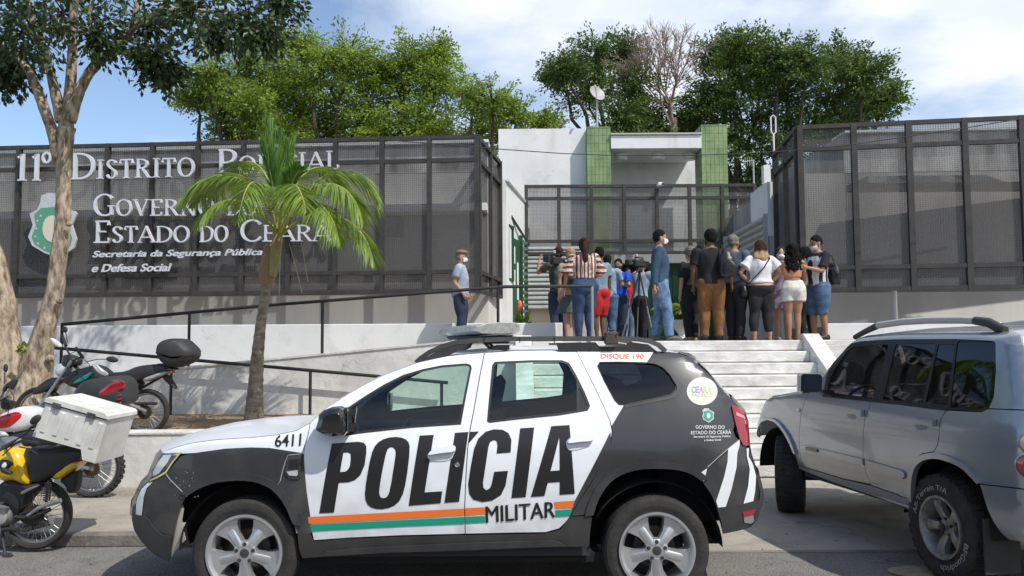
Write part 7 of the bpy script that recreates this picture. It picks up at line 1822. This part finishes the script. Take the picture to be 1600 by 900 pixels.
# 19 striped jersey
js = [cloth('jersey_black',(.014,.014,.018)), cloth('jersey_white',(.68,.68,.70))]
p19 = Person(1281,13.7,1.72,-72,'young man in a black and white striped jersey and denim shorts','mid',build=1.08,arms=arms(((-.1,-.35,-1),(.1,-1,.22)),((.1,-.35,-1),(-.1,-1,.22))),headdown=22,legs={-1:(-.075,-.04),1:(.08,.06)}).body()
p19.top(js,.6,.48,.016,name='jersey',pick=lambda c: 0 if abs(c.x) > .212 or c.z > 1.37 or math.floor((c.y+1)/.048)%2 else 1); p19.pants(cloth('denim_shorts',(.09,.16,.26),(.04,.08,.15)),.56,.03,name='denim_shorts'); p19.hair('black','short'); p19.mask(M_maskw); p19.shoes(M_sole)
q = p19.M@(p19.J['hd',1]+Vector((-.05,-.08,.05))); t = thing('mobile_phone', tuple(q), 'pale mobile phone in the hands of the young man in the striped jersey', 'phone'); MB().rbox(tuple(q),(.02,.075,.14),.006).build('phone_body', M_white, t)

# ---------------------------------------------------------------- bags, cameras, tripod
def strap(pts, r_, m_, t, name='strap'): MB().tube(pts, r_, 6, True, .35).build(name, m_, t)
def soft(name, c, d, m_, parent, rotz=0, rotx=0, cap=.5):
    mb = MB(); mb.ell((0,0,0),(d[0]*.5,d[1]*.5,d[2]*.5),None,16,12); mb.rbox((0,0,-d[2]*.08),(d[0]*.86,d[1]*.8,d[2]*.72),.03)
    me = remesh(mb, name, m_, .014, 4, .008, 12); me.transform(Matrix.Translation(c)@Matrix.Rotation(R(rotz),4,'Z')@Matrix.Rotation(R(rotx),4,'X')); return link(name, me, parent)
M_lea = mat('black_bag_leather',(.015,.015,.016),.35,bump=.2,bscale=60); M_brl = mat('brown_bag_leather',(.13,.055,.035),.5,var=.3,scale=12)
c = p13.W(-.13,.10,.68); t = thing('backpack', tuple(c), 'black backpack hanging from the right shoulder of the man in the black T-shirt', 'backpack'); b_ = soft('bag_body', c, (.27,.19,.46), M_lea, t, 170, 6)
soft('front_pocket', c+Vector((.02,-.11,-.06)), (.22,.07,.24), M_lea, t, 170); strap([c+Vector((-.06,-.02,.20)),p13.W(-.09,.05,.86),p13.W(-.09,-.05,.83),p13.W(-.12,-.02,.7)],.022,blackc,t)
c = p19.W(-.02,.16,.63)
t = thing('shoulder_bag', tuple(c), 'large black bag on the back of the young man in the striped jersey', 'bag'); soft('bag_body', c+Vector((.02,0,0)), (.20,.42,.40), M_lea, t, 12); strap([c+Vector((-.04,-.1,.16)),p19.W(.03,.03,.84),p19.W(.03,-.05,.80)],.02,blackc,t); strap([c+Vector((.02,-.15,.15)),c+Vector((0,-.1,.30)),p19.W(.05,.05,.84)],.014,blackc,t)
c = pbag.W(-.13,-.02,.555)
t = thing('shoulder_bag', tuple(c), 'brown leather shoulder bag at the hip of the grey haired woman', 'bag'); soft('bag_body', c+Vector((-.02,-.12,0)), (.28,.14,.27), M_brl, t); strap([c+Vector((-.10,-.12,.1)),pbag.W(-.08,.05,.845),pbag.W(-.07,-.04,.84)],.013,M_brl,t)
c = p15.W(.175,.0,.49)
t = thing('shoulder_bag', tuple(c), 'small black crossbody bag at the left hip of the woman in the white top', 'bag'); soft('bag_body', c, (.13,.22,.22), M_lea, t); strap([c+Vector((0,-.05,.08)),p15.W(.12,.075,.58),p15.W(.09,.10,.62),p15.W(.0,.102,.71),p15.W(-.07,.085,.81),p15.W(-.078,.0,.845)],.011,M_lea,t)
c = p2_.W(.0,.14,.66)
t = thing('backpack', tuple(c), 'dark green and black backpack of the cameraman on the left', 'backpack'); soft('bag_body', c+Vector((-.09,-.05,-.02)), (.34,.24,.52), mat('backpack_green',(.012,.03,.024),.7,var=.4,scale=6), t, 20); strap([c+Vector((-.1,0,.2)),p2_.W(-.07,.03,.84),p2_.W(-.08,-.07,.78)],.02,blackc,t)
c = at(893,437,14.1); t = thing('shoulder_bag', tuple(c), 'black equipment bag in front of the beige top beside the striped blouse', 'bag'); soft('bag_body', c, (.36,.2,.30), M_lea, t); strap([c+Vector((-.1,0,.1)),c+Vector((-.02,.1,.36))],.013,M_lea,t)
def tvcam(c, yaw, label):
    t = thing('television_camera', tuple(c), label, 'video camera'); Mq = Matrix.Translation(c)@Matrix.Rotation(R(yaw),4,'Z')
    Mq = Mq@Matrix.Scale(.8,4); MB().rbox((0,0,0),(.14,.34,.17),.02,Mq).build('camera_body', M_bikem, t)
    MB().lathe([(.0,-.27),(.055,-.27),(.06,-.2),(.05,-.15),(.05,.02),(0,.02)],18,Mq@Matrix.Translation((0,-.10,.01))@Matrix.Rotation(R(-90),4,'X')@Matrix.Scale(-1,4,(0,0,1))).build('lens', M_bike, t, smooth=True)
    MB().rbox((0,-.36,.02),(.16,.10,.13),.01,Mq).build('lens_hood', M_bikem, t); MB().tube([Mq@Vector((0,-.14,.08)),Mq@Vector((0,-.14,.15)),Mq@Vector((0,.12,.15)),Mq@Vector((0,.12,.08))],.014,6).build('carry_handle', M_bikem, t)
    MB().rbox((-.11,-.06,.08),(.12,.09,.07),.01,Mq).build('viewfinder', M_bikem, t); MB().rbox((0,.22,-.01),(.12,.12,.15),.01,Mq).build('battery', M_bike, t)
    MB().rbox((.02,-.10,.20),(.05,.07,.07),.01,Mq).build('camera_light', mat('lamp_grey',(.4,.42,.45),.3), t)
tvcam(at(869,408,15.0)+Vector((0,0,0)), -38, 'black shoulder television camera carried by the man on the far left of the group')
c = at(999,412,16.6); tvcam(c, -58, 'black television camera mounted on the tripod in the doorway')
t = thing('tripod', (c.x,16.6,1.7), 'tall silver and black tripod under the television camera', 'tripod')
MB().rbox((c.x,16.6,c.z-.13),(.12,.14,.09),.02).build('tripod_head', M_bikem, t)
for px_, dy in ((968,-.25),(1018,-.35),(1001,.5)):
    f_ = at(px_,528,16.6); f_ = Vector((f_.x,16.6+dy,1.70)); top_ = Vector((c.x,16.6,c.z-.17)); mid = top_.lerp(f_,.5)
    l_ = MB().tube([top_,mid],.019,8).build('leg', M_bikem, t); MB().tube([mid,f_],.012,8).build('lower_leg', M_steel, l_); MB().ell(tuple(f_),(.022,.022,.014),None,8,6).build('foot', M_black, l_)
MB().tube([(c.x,16.55,c.z-.12),(c.x-.32,16.3,c.z-.38)],.01,6).build('pan_handle', M_bikem, t)
# ================================================================ vegetation
M_bark = mat('grey_bark', (.47,.39,.285), .95, col2=(.12,.085,.06), scale=15, bump=1.0, bscale=30, detail=9, stretch=(1,1,.35))
M_bark2 = mat('dark_bark', (.10,.075,.055), .95, var=.5, scale=6, bump=.6, bscale=20)
M_ptr = mat('palm_bark', (.34,.28,.21), .95, col2=(.15,.12,.09), scale=7, bump=.7, bscale=30, stretch=(1,1,2.5))
M_lfd = mat('leaf_dark', (.050,.090,.022), .42, col2=(.028,.052,.016), scale=2.5, transl=.25)
M_lfb = mat('leaf_bright', (.30,.40,.045), .6, col2=(.13,.21,.025), scale=1.1, transl=.4)
M_lfm = mat('leaf_mid', (.14,.215,.04), .6, col2=(.06,.11,.022), scale=1.1, transl=.3)
M_palm = mat('palm_leaf', (.27,.37,.055), .45, col2=(.12,.22,.03), scale=4, transl=.35)
M_palmd = mat('palm_spear_leaf', (.17,.32,.05), .45, col2=(.07,.18,.03), scale=4, transl=.3)
M_twig = mat('bare_twig', (.31,.235,.19), .9)
rv = random.Random(21)
def leaves(pts, m, parent, size, name='foliage', fold=.25, asp=.45):
    """pts: (centre, direction) -> folded pointed leaves, one object of stuff"""
    vs = []; fs = []
    for c, d in pts:
        d = d.normalized(); n = Vector((rv.gauss(0,1),rv.gauss(0,1),rv.gauss(.6,1))); s = d.cross(n)
        if s.length < 1e-3: continue
        s.normalize(); n = s.cross(d); l_ = size*rv.uniform(.65,1.25); w_ = l_*asp; b = len(vs)
        vs += [c, c+d*l_*.5+s*w_*.5-n*l_*fold*.12, c+d*l_, c+d*l_*.5-s*w_*.5-n*l_*fold*.12]
        fs.append((b,b+1,b+2)); fs.append((b,b+2,b+3))
    me = bpy.data.meshes.new(name); me.from_pydata(vs, [], fs); me.materials.append(m); o = link(name, me, parent); o['kind'] = 'stuff'; return o
def branchy(parent, base, tips, r0, m, name='trunk', wob=.12, n=7):
    for i, t_ in enumerate(tips):
        pts = []; 
        for k in range(n+1):
            f = k/n; p = base.lerp(t_, f); p = p+Vector((noise.noise(p*1.3+Vector((i*3,0,0))),noise.noise(p*1.3+Vector((0,i*5,0))),0))*wob*math.sin(f*3.14)*2+Vector((0,0,math.sin(f*3.14)*.12*(t_-base).length)); pts.append(p)
        MB().tube(pts,[r0*(1-.82*k/n) for k in range(n+1)],7).build(name, m, parent, smooth=True)
def crown_points(lobes, nclump, nleaf, spread, flat=.6, shell=.55, droop=.2):
    out_ = []
    for (c, r_) in lobes:
        for _ in range(nclump):
            d = Vector((rv.gauss(0,1),rv.gauss(0,1),rv.gauss(0,1))).normalized(); k = r_*(shell+(1-shell)*rv.random())
            cc_ = c+Vector((d.x*k,d.y*k,d.z*k*.85)); ax_ = Vector((d.x,d.y,d.z*.5+rv.uniform(-.2,.3))).normalized()
            for _ in range(nleaf):
                t_ = rv.uniform(-1,1); p = cc_+ax_*t_*spread*1.3+Vector((rv.gauss(0,1)*spread*.35,rv.gauss(0,1)*spread*.35,rv.gauss(0,1)*spread*.35*flat))
                out_.append((p, Vector((ax_.x+rv.gauss(0,.6),ax_.y+rv.gauss(0,.6),ax_.z+rv.gauss(0,.5)-droop))))
    return out_
def bg_tree(label, lob, Y, m, group, nc=78, nl=46, size=.13, spread=.29, trunk_px=None):
    """lob: (px,py,radius px) traced lobes standing at distance Y"""
    L3 = [(at(x,y,Y+rv.uniform(-1.2,1.2)), r_*Y/1300) for x,y,r_ in lob]
    cx = sum(l_[0].x for l_ in L3)/len(L3); tx = cx if trunk_px is None else at(trunk_px,300,Y).x
    t = thing('tree', (tx,Y,0), label, 'tree', group); base = Vector((tx,Y,0)); fork = Vector((tx,Y,2.8))
    MB().tube([base,Vector((tx+.05,Y,1.5)),fork],[.34,.28,.24],10).build('trunk', M_bark2, t, smooth=True)
    branchy(t, fork, [l_[0] for l_ in L3], .15, M_bark2, 'limb', .3)
    tw = []
    for c, r_ in L3:
        for _ in range(9):
            d = Vector((rv.gauss(0,1),rv.gauss(0,1),rv.gauss(.3,1))).normalized(); tw.append((c,c+d*r_*.95))
    mb = MB()
    for a_, b_ in tw: mb.tube([a_,a_.lerp(b_,.5)+Vector((0,0,.1)),b_],[.035,.022,.008],4,False)
    mb.build('twigs', M_bark2, t)['kind'] = 'stuff'
    leaves(crown_points(L3, nc, nl, spread, shell=.30), m, t, size, 'crown')
    return t
Gb = 'trees behind the station'
bg_tree('bright green feathery tree at the left, above the letters of the screen',[(330,120,42),(350,170,40),(395,100,52),(300,150,22),(385,165,50),(425,150,40),(360,215,40),(420,210,44)],27,M_lfb,Gb,trunk_px=350)
bg_tree('tallest bright green tree above the palm, behind the left screen',[(470,75,38),(500,110,56),(545,90,48),(455,130,46),(530,165,62),(470,185,40),(590,120,50),(520,212,44),(455,215,40)],28,M_lfb,Gb,trunk_px=490)
bg_tree('bright green tree right of the tallest one above the left screen',[(640,95,48),(680,85,30),(625,150,60),(690,130,42),(575,190,46),(660,190,50),(600,218,44),(655,222,40)],27.5,M_lfb,Gb,trunk_px=620)
bg_tree('low bright green tree at the right end of the left screen',[(735,150,38),(770,160,40),(745,195,48),(810,180,40),(850,190,24),(700,218,36),(790,215,34)],27,M_lfb,Gb,nc=40,trunk_px=760)
bg_tree('dark green tree left of the bare tree, above the satellite dish',[(885,105,30),(930,90,48),(975,85,40),(920,140,50),(985,140,48),(965,190,42),(1010,185,40),(870,120,20),(1040,215,44),(1000,230,50)],29,M_lfm,Gb,trunk_px=985)
bg_tree('dense dark green tree behind the right green pillar',[(1120,85,36),(1155,75,40),(1140,130,56),(1190,120,56),(1100,160,50),(1160,190,62),(1080,200,40)],29,M_lfm,Gb,nc=90,trunk_px=1150)
bg_tree('broad dark green tree left of the right screen',[(1215,95,40),(1255,100,46),(1230,160,62),(1190,230,64),(1180,290,50),(1260,210,60)],28,M_lfm,Gb,nc=90,trunk_px=1215)
bg_tree('dark green tree standing highest over the right screen',[(1310,95,40),(1350,115,42),(1385,150,26),(1300,150,52),(1355,170,44),(1310,200,54)],28.5,M_lfm,Gb,nc=84,trunk_px=1310)
# bare tree
c0 = at(1052,185,28.5); t = thing('tree', (c0.x,28.5,0), 'leafless greyish pink tree between the dark green trees', 'tree', Gb)
MB().tube([(c0.x,28.5,0),(c0.x+.1,28.5,3),(c0.x,28.5,c0.z)],[.3,.22,.14],9).build('trunk', M_twig, t, smooth=True)
mb = MB()
def grow(p, d, l_, r_, k):
    q = p+d*l_; mb.tube([p,p.lerp(q,.5)+Vector((rv.gauss(0,.03),rv.gauss(0,.03),0))*l_,q],[r_,r_*.85,r_*.7],4,False)
    if k == 0: return
    for _ in range(3 if k > 1 else 4):
        nd = (d+Vector((rv.gauss(0,.42),rv.gauss(0,.42),rv.gauss(.12,.3)))).normalized(); grow(q, nd, l_*rv.uniform(.62,.85), r_*.66, k-1)
for i in range(5): grow(Vector((c0.x,28.5,c0.z-.6)), Vector((rv.gauss(0,.40),rv.gauss(0,.35),1.1)).normalized(), 1.12, .055, 5)
mb.build('twigs', M_twig, t)['kind'] = 'stuff'

# ---- street tree in the planting bed, left foreground
YT = 11.3
pT = lambda x,y,dy=0: at(x,y,YT+dy)
t = thing('tree', tuple(pT(45,640)), 'large twin stemmed street tree with pale rough bark on the left, overhanging the frame', 'tree')
def trunkpath(name, P_, rpx, parent, n=14, knob=1.0):
    pts = [pT(*p) for p in P_]; 
    # dense resample with gentle knobbly radius
    out_p = []; out_r = []
    for i in range(len(pts)-1):
        for k in range(5):
            f = k/5; p0 = pts[max(i-1,0)]; p1 = pts[i]; p2 = pts[i+1]; p3 = pts[min(i+2,len(pts)-1)]
            q = .5*((2*p1)+(p2-p0)*f+(2*p0-5*p1+4*p2-p3)*f*f+(-p0+3*p1-3*p2+p3)*f*f*f); out_p.append(q); out_r.append((rpx[i]*(1-f)+rpx[i+1]*f)*YT/1300)
    out_p.append(pts[-1]); out_r.append(rpx[-1]*YT/1300)
    mb = MB().tube(out_p,out_r,n)
    for i,v in enumerate(mb.v):
        ring = min(i//n, len(out_p)-1); V_ = Vector(v); d = (V_-out_p[ring]); k = 1+knob*(.16*noise.noise(Vector((V_.x*5,V_.y*5,V_.z*2.2)))+.12*noise.noise(V_*14)+.07*math.sin(math.atan2(d.y,d.x)*5+V_.z*2))
        mb.v[i] = tuple(out_p[ring]+d*k)
    return mb.build(name, M_bark, parent, smooth=True, angle=180)
tr_ = trunkpath('trunk', [(44,680),(46,640),(52,600),(60,560),(72,510),(84,460),(92,400),(98,340),(100,280),(102,230),(104,200)], [54,43,30,21,15.5,13,12,11.5,11,11.5,13], t, 18)
trunkpath('trunk', [(26,670),(20,620),(10,570),(4,520),(2,470),(-10,410),(-34,330),(-60,230),(-80,120)], [44,36,29,24,19,15,14,12,10], t, 16)
trunkpath('limb', [(92,250),(82,205),(66,160),(50,120),(22,85),(-10,60)], [9.5,8.5,7.5,6.5,5.5,4], t, 10)
trunkpath('limb', [(103,205),(108,160),(112,110),(114,50),(118,-30),(125,-110)], [11.5,9,8,6.5,5.5,4], t, 10)
trunkpath('limb', [(108,190),(125,140),(150,100),(180,75),(206,45),(215,0)], [11,9,8,6.5,5.5,4], t, 10)
trunkpath('limb', [(96,190),(85,140),(70,80),(50,30),(40,-40)], [10,8,6.5,5,4], t, 8)
trunkpath('limb', [(206,45),(250,20),(300,15),(360,25),(410,45)], [5.5,4.5,3.6,2.6,1.4], t, 7)
trunkpath('limb', [(180,75),(150,60),(140,20),(160,-30)], [5,4,3,2], t, 7)
for q in ((70,655,12),(108,350,5),(93,470,6),(78,560,7)):
    p = pT(q[0],q[1],-.12); MB().ell(tuple(p),(q[2]*YT/1300,q[2]*YT/1900,q[2]*YT/1500),None,10,8).build('burr', M_bark, tr_, smooth=True)
lob = [(-20,45,80,0),(40,50,62,-.6),(20,95,34,.3),(100,20,70,.5),(150,60,40,-.5),(230,40,62,.2),(235,90,34,-.2),(300,20,60,-.7),(340,60,38,.4),(385,40,40,0),(415,55,22,-.3),(200,-60,110,.8),(60,-70,110,-.9),(330,-60,100,.5),(440,10,30,.3),(255,115,18,0),(5,120,22,.2)]
L3 = [(pT(x,y,dy), r_*YT/1300) for x,y,r_,dy in lob]
pts = crown_points(L3, 50, 14, .17, 1.0, .40, .75)
mb = MB()
for c, r_ in L3:
    for _ in range(14):
        d = Vector((rv.gauss(0,1),rv.gauss(0,1),rv.gauss(-.1,1))).normalized(); mb.tube([c,c+d*r_*.5+Vector((0,0,.05)),c+d*r_],[.016,.010,.004],4,False)
mb.build('twigs', M_bark2, t)['kind'] = 'stuff'
leaves(pts, M_lfd, t, .105, 'crown', asp=.5)
# fresh sprout low on the trunk
leaves([(pT(36,545,-.35)+Vector((rv.gauss(0,.03),0,rv.gauss(0,.03))), Vector((rv.gauss(0,1),-1,rv.gauss(.3,1)))) for _ in range(30)], M_lfb, t, .09, 'sprout')

# ---- palm
YP = 10.9
pP = lambda x,y,dy=0: at(x,y,YP+dy)
t = thing('palm_tree', tuple(pP(396,668)), 'young coconut palm with arching yellow green fronds in front of the lettered screen', 'palm')
P_ = [pP(396,672),pP(397,650),pP(399,610),pP(402,560),pP(407,510),pP(413,470),pP(417,440)]; rr_ = [.16,.125,.098,.082,.068,.06,.064]
op = []; orr = []
for i in range(len(P_)-1):
    for k in range(9): f = k/9; op.append(P_[i].lerp(P_[i+1],f)); orr.append((rr_[i]*(1-f)+rr_[i+1]*f)*(1+(.045 if k % 3 == 0 else -.02)))
MB().tube(op,orr,18).build('trunk', M_ptr, t, smooth=True, angle=60)
MB().tube([pP(416,446),pP(417,430),pP(421,400),pP(424,382)],[.07,.105,.10,.075],16).build('crown_shaft', mat('palm_sheath_brown',(.30,.15,.09),.7,col2=(.20,.16,.07),scale=6,stretch=(1,1,.3)), t, smooth=True)
MB().tube([pP(426,432,-.06),pP(430,400,-.06),pP(434,370,-.02),pP(438,340)],[.05,.075,.065,.04],12).build('leaf_sheath', mat('palm_sheath_green',(.28,.30,.08),.6,col2=(.30,.20,.10),scale=7), t, smooth=True)
def bez(P, n):
    res = []; m_ = len(P)-1
    for i in range(n+1):
        t_ = i/n; Q = [p.copy() for p in P]
        for k in range(m_):
            Q = [Q[j].lerp(Q[j+1],t_) for j in range(len(Q)-1)]
        res.append(Q[0])
    return res
def frond(path, ll, m=M_palm, droop=.6, spread=.9, n=58, w=.027, start=.18, up=0.0):
    P = bez([pP(*p) for p in path], n); mb = MB().tube(P,[.020*(1-.85*i/n)+.002 for i in range(n+1)],5); fr = mb.build('frond', mat('rachis_green',(.30,.32,.08),.5), t)
    vs = []; fs = []
    for i in range(int(n*start), n+1):
        f = i/n; d = (P[min(i+1,n)]-P[max(i-1,0)]).normalized(); side = d.cross(Vector((0,0,1)))
        if side.length < .15: side = d.cross(Vector((0,-1,0)))
        side.normalize(); L_ = ll*(math.sin(min(1,(f-start*.7)/(1-start*.7))*3.0)**.55)*(1 if f < .8 else 1-.55*(f-.8)/.2)
        for sg in (-1,1):
            for _ in range(2):
                dd = (side*sg*spread+d*(.45+.5*f)+Vector((0,0,up))+Vector((rv.gauss(0,.10),rv.gauss(0,.10),rv.gauss(0,.10)))).normalized(); b = len(vs); p = P[i]+d*rv.uniform(-.012,.012); l_ = L_*rv.uniform(.8,1.1); pr = None
                wv = dd.cross(Vector((rv.gauss(0,.3),rv.gauss(0,.3),1))).normalized()
                for k in range(5):
                    g = k/4; ww = w*(.5+1.2*g if g < .35 else (1-g)*1.35)*.9+.0012
                    q = p+dd*l_*g+Vector((0,0,-1))*droop*l_*g*g; vs += [q+wv*ww*.5, q-wv*ww*.5]
                for k in range(4): fs.append((b+2*k,b+2*k+1,b+2*k+3,b+2*k+2))
    me = bpy.data.meshes.new('leaflets'); me.from_pydata(vs,[],fs); me.materials.append(m); o = link('leaflets', me, fr); o['kind'] = 'stuff'
B_ = (434,372,0)
frond([B_,(420,300,-.1),(380,262,-.35),(320,255,-.5),(278,318,-.6)], .52, droop=.55)
frond([B_,(425,290,.2),(370,240,.4),(320,270,.5),(300,320,.5)], .50, droop=.45)
frond([B_,(422,310,-.3),(400,260,-.8),(385,270,-1.1),(372,345,-1.2)], .42, droop=.5)
frond([(440,366,0),(470,335,-.2),(540,310,-.4),(575,360,-.5),(584,412,-.5)], .46, droop=.45)
frond([(440,366,0),(470,280,.1),(530,240,.2),(575,270,.3),(592,318,.3)], .58, droop=.5)
frond([(440,366,0),(465,300,-.4),(510,255,-.8),(555,290,-.9),(566,345,-.9)], .52, droop=.5)
frond([(438,366,0),(450,290,.3),(480,240,.7),(520,250,.9),(545,300,1.1)], .50, droop=.45)
frond([(436,366,0),(440,300,-.5),(455,262,-.9),(470,290,-1.2),(478,330,-1.3)], .45, droop=.45)
frond([(436,366,0),(428,280,.4),(410,240,.8),(380,240,1.1),(350,280,1.3)], .48, droop=.4)
frond([(436,360,0),(434,300,0),(428,255,0),(418,205,.0)], .62, M_palmd, droop=-.05, spread=.42, up=.75, start=.30, w=.022)
frond([(438,360,0),(442,300,.05),(446,262,.1),(449,225,.1)], .50, M_palmd, droop=-.05, spread=.40, up=.8, start=.30, w=.022)
frond([B_,(415,330,-.2),(375,300,-.5),(330,300,-.7),(310,355,-.8)], .42, droop=.5)
frond([(436,368,0),(450,320,-.6),(490,290,-1.0),(520,320,-1.2),(530,380,-1.2)], .46, droop=.5)
frond([(434,368,0),(420,300,.6),(390,265,1.0),(350,270,1.3),(320,320,1.5)], .48, droop=.45)
frond([(438,368,0),(455,300,.6),(500,262,1.0),(550,290,1.3),(570,340,1.4)], .50, droop=.45)
frond([(436,362,0),(432,310,-.1),(424,262,-.2),(408,225,-.25)], .46, M_palmd, droop=.1, spread=.45, up=.6, start=.3, w=.028)
frond([(438,362,0),(444,310,-.1),(455,280,-.2),(470,262,-.3)], .42, M_palmd, droop=.3, spread=.6, up=.4, start=.3, w=.028)
frond([(440,330,0),(448,300,-.05),(456,260,-.08),(462,225,-.1)], .14, M_palm, droop=0, spread=.10, up=.8, start=.5)
mb = MB()
for x,y0,y1,dx_ in ((438,390,470,-.02),(452,380,458,.18),(470,375,440,.10),(490,385,400,.0)): mb.tube([pP(x,y0,-.1),pP(x+dx_*60,(y0+y1)/2,-.1),pP(x+dx_*110,y1,-.1)],.004,4)
mb.build('hanging_fibres', mat('dry_palm_fibre',(.45,.40,.22),.8), t)

# ---- potted palm and small plant at the entrance
pq = at(1066,528,14.9)
t = thing('potted_plant', (pq.x,14.9,1.7), 'bushy green fern palm in a white pedestal pot beside the green door', 'potted plant')
MB().lathe([(0,0),(.13,0),(.14,.03),(.08,.07),(.07,.12),(.13,.20),(.19,.34),(.21,.37),(.19,.38),(.17,.34),(0,.33)],24,Matrix.Translation((pq.x,14.9,1.70))).build('pot', M_white, t, smooth=True)
vs = []; fs = []
for i in range(70):
    a = rv.uniform(0,6.28); l_ = rv.uniform(.35,.62); base = Vector((pq.x,14.9,2.05)); o_ = Vector((math.cos(a),math.sin(a),0)); P = [base+o_*l_*f*.75+Vector((0,0,l_*(1.5*f-1.05*f*f))) for f in (0,.2,.4,.6,.8,1)]
    for k in range(1,6):
        for sg in (-1,1):
            for _ in range(2):
                d = (o_.cross(Vector((0,0,1)))*sg+o_*.7+Vector((0,0,-.25))).normalized(); b = len(vs); p = P[k]+(P[k-1]-P[k])*rv.random(); w_ = Vector((0,0,1)).cross(d)*.010; vs += [p+w_,p-w_,p+d*.09-w_*.6+Vector((0,0,-.01)),p+d*.17+Vector((0,0,-.05))]; fs += [(b,b+1,b+2),(b,b+2,b+3)]
me = bpy.data.meshes.new('foliage'); me.from_pydata(vs,[],fs); me.materials.append(M_lfb); link('foliage', me, t)['kind'] = 'stuff'
pq = at(815,500,15.6)
t = thing('plant', (pq.x,15.6,1.9), 'small broad leaved plant with an orange flower behind the planter wall end', 'plant')
leaves([(Vector((pq.x+rv.gauss(0,.07),15.6+rv.gauss(0,.05),pq.z-.05+rv.gauss(0,.06))), Vector((rv.gauss(0,.6),rv.gauss(0,.6),1))) for _ in range(26)], M_lfb, t, .17, 'leaves', asp=.5)
fl_ = at(812,478,15.55); MB().ell(tuple(fl_),(.05,.05,.11),None,10,8).build('flower', mat('orange_flower',(.65,.16,.06),.6), t, smooth=True)
MB().tube([(pq.x,15.6,1.95),(pq.x,15.6,pq.z+.1)],.012,5).build('stem', M_lfm, t)
# weeds, twigs and litter in the bed and on the pavement
vs = []; fs = []
for i in range(420):
    x = rv.uniform(-9,0); y = rv.uniform(9.9,12.7); 
    if rv.random() < .5: x = rv.gauss(-3.4,1.2)
    s_ = rv.uniform(.02,.05); a = rv.uniform(0,6.3); b = len(vs); z = .625+.02*rv.random()
    for dx_,dy_,dz_ in ((-1,0,0),(0,-.35,.012),(1,0,.01),(0,.35,.004)): vs.append((x+s_*(dx_*math.cos(a)-dy_*math.sin(a)),y+s_*(dx_*math.sin(a)+dy_*math.cos(a)),z+dz_))
    fs.append((b,b+1,b+2,b+3))
o = MB().add(vs,fs).build('leaf_litter', MATS['dry_leaf'], None, label='dry leaf litter scattered over the soil bed'); o['kind'] = 'stuff'
vs = []; fs = []
for i in range(260):
    x = rv.uniform(-8,6); y = rv.uniform(5.0,9.3); z = .106 if (y > 7.3 and x < 0) else .003
    s_ = rv.uniform(.004,.014); b = len(vs); h_ = s_*rv.uniform(.4,.9)
    vs += [(x-s_,y,z),(x,y-s_,z),(x+s_*rv.uniform(.6,1.3),y,z),(x,y+s_,z),(x,y,z+h_)]; fs += [(b,b+1,b+4),(b+1,b+2,b+4),(b+2,b+3,b+4),(b+3,b,b+4)]
o = MB().add(vs,fs).build('road_grit', mat('grit',(.18,.16,.13),.9,var=.5,scale=40), None, label='loose grit and small stones on the road and pavement'); o['kind'] = 'stuff'
# worn repair patch in the road beside the off-road car
c = atz(1440,893,.004); n = 22
pp = [(c.x+(.24+.05*noise.noise(Vector((k*.7,0,0))))*math.cos(2*math.pi*k/n), c.y+(.15+.04*noise.noise(Vector((k*.9,4,0))))*math.sin(2*math.pi*k/n)) for k in range(n)]
o = extr(pp, .0, .008).build('road_patch', mat('cement_patch',(.42,.36,.22),.9,col2=(.20,.17,.11),scale=14,stretch=(1,4,1)), None); o['kind'] = 'structure'
# trees across the street, behind the camera
for i,(x,y,px_) in enumerate(((-9,-12,300),(9,-13,1200))):
    t = thing('tree', (x,y,0), ['round garden tree across the street on the left','round garden tree across the street on the right'][i], 'tree')
    MB().tube([(x,y,0),(x,y,3.4)],[.25,.16],8).build('trunk', M_bark2, t)
    leaves(crown_points([(Vector((x,y,5)),1.8),(Vector((x+1.2,y,4.6)),1.3),(Vector((x-1.2,y+.3,4.4)),1.3)],70,22,.35), M_lfm, t, .22, 'crown')
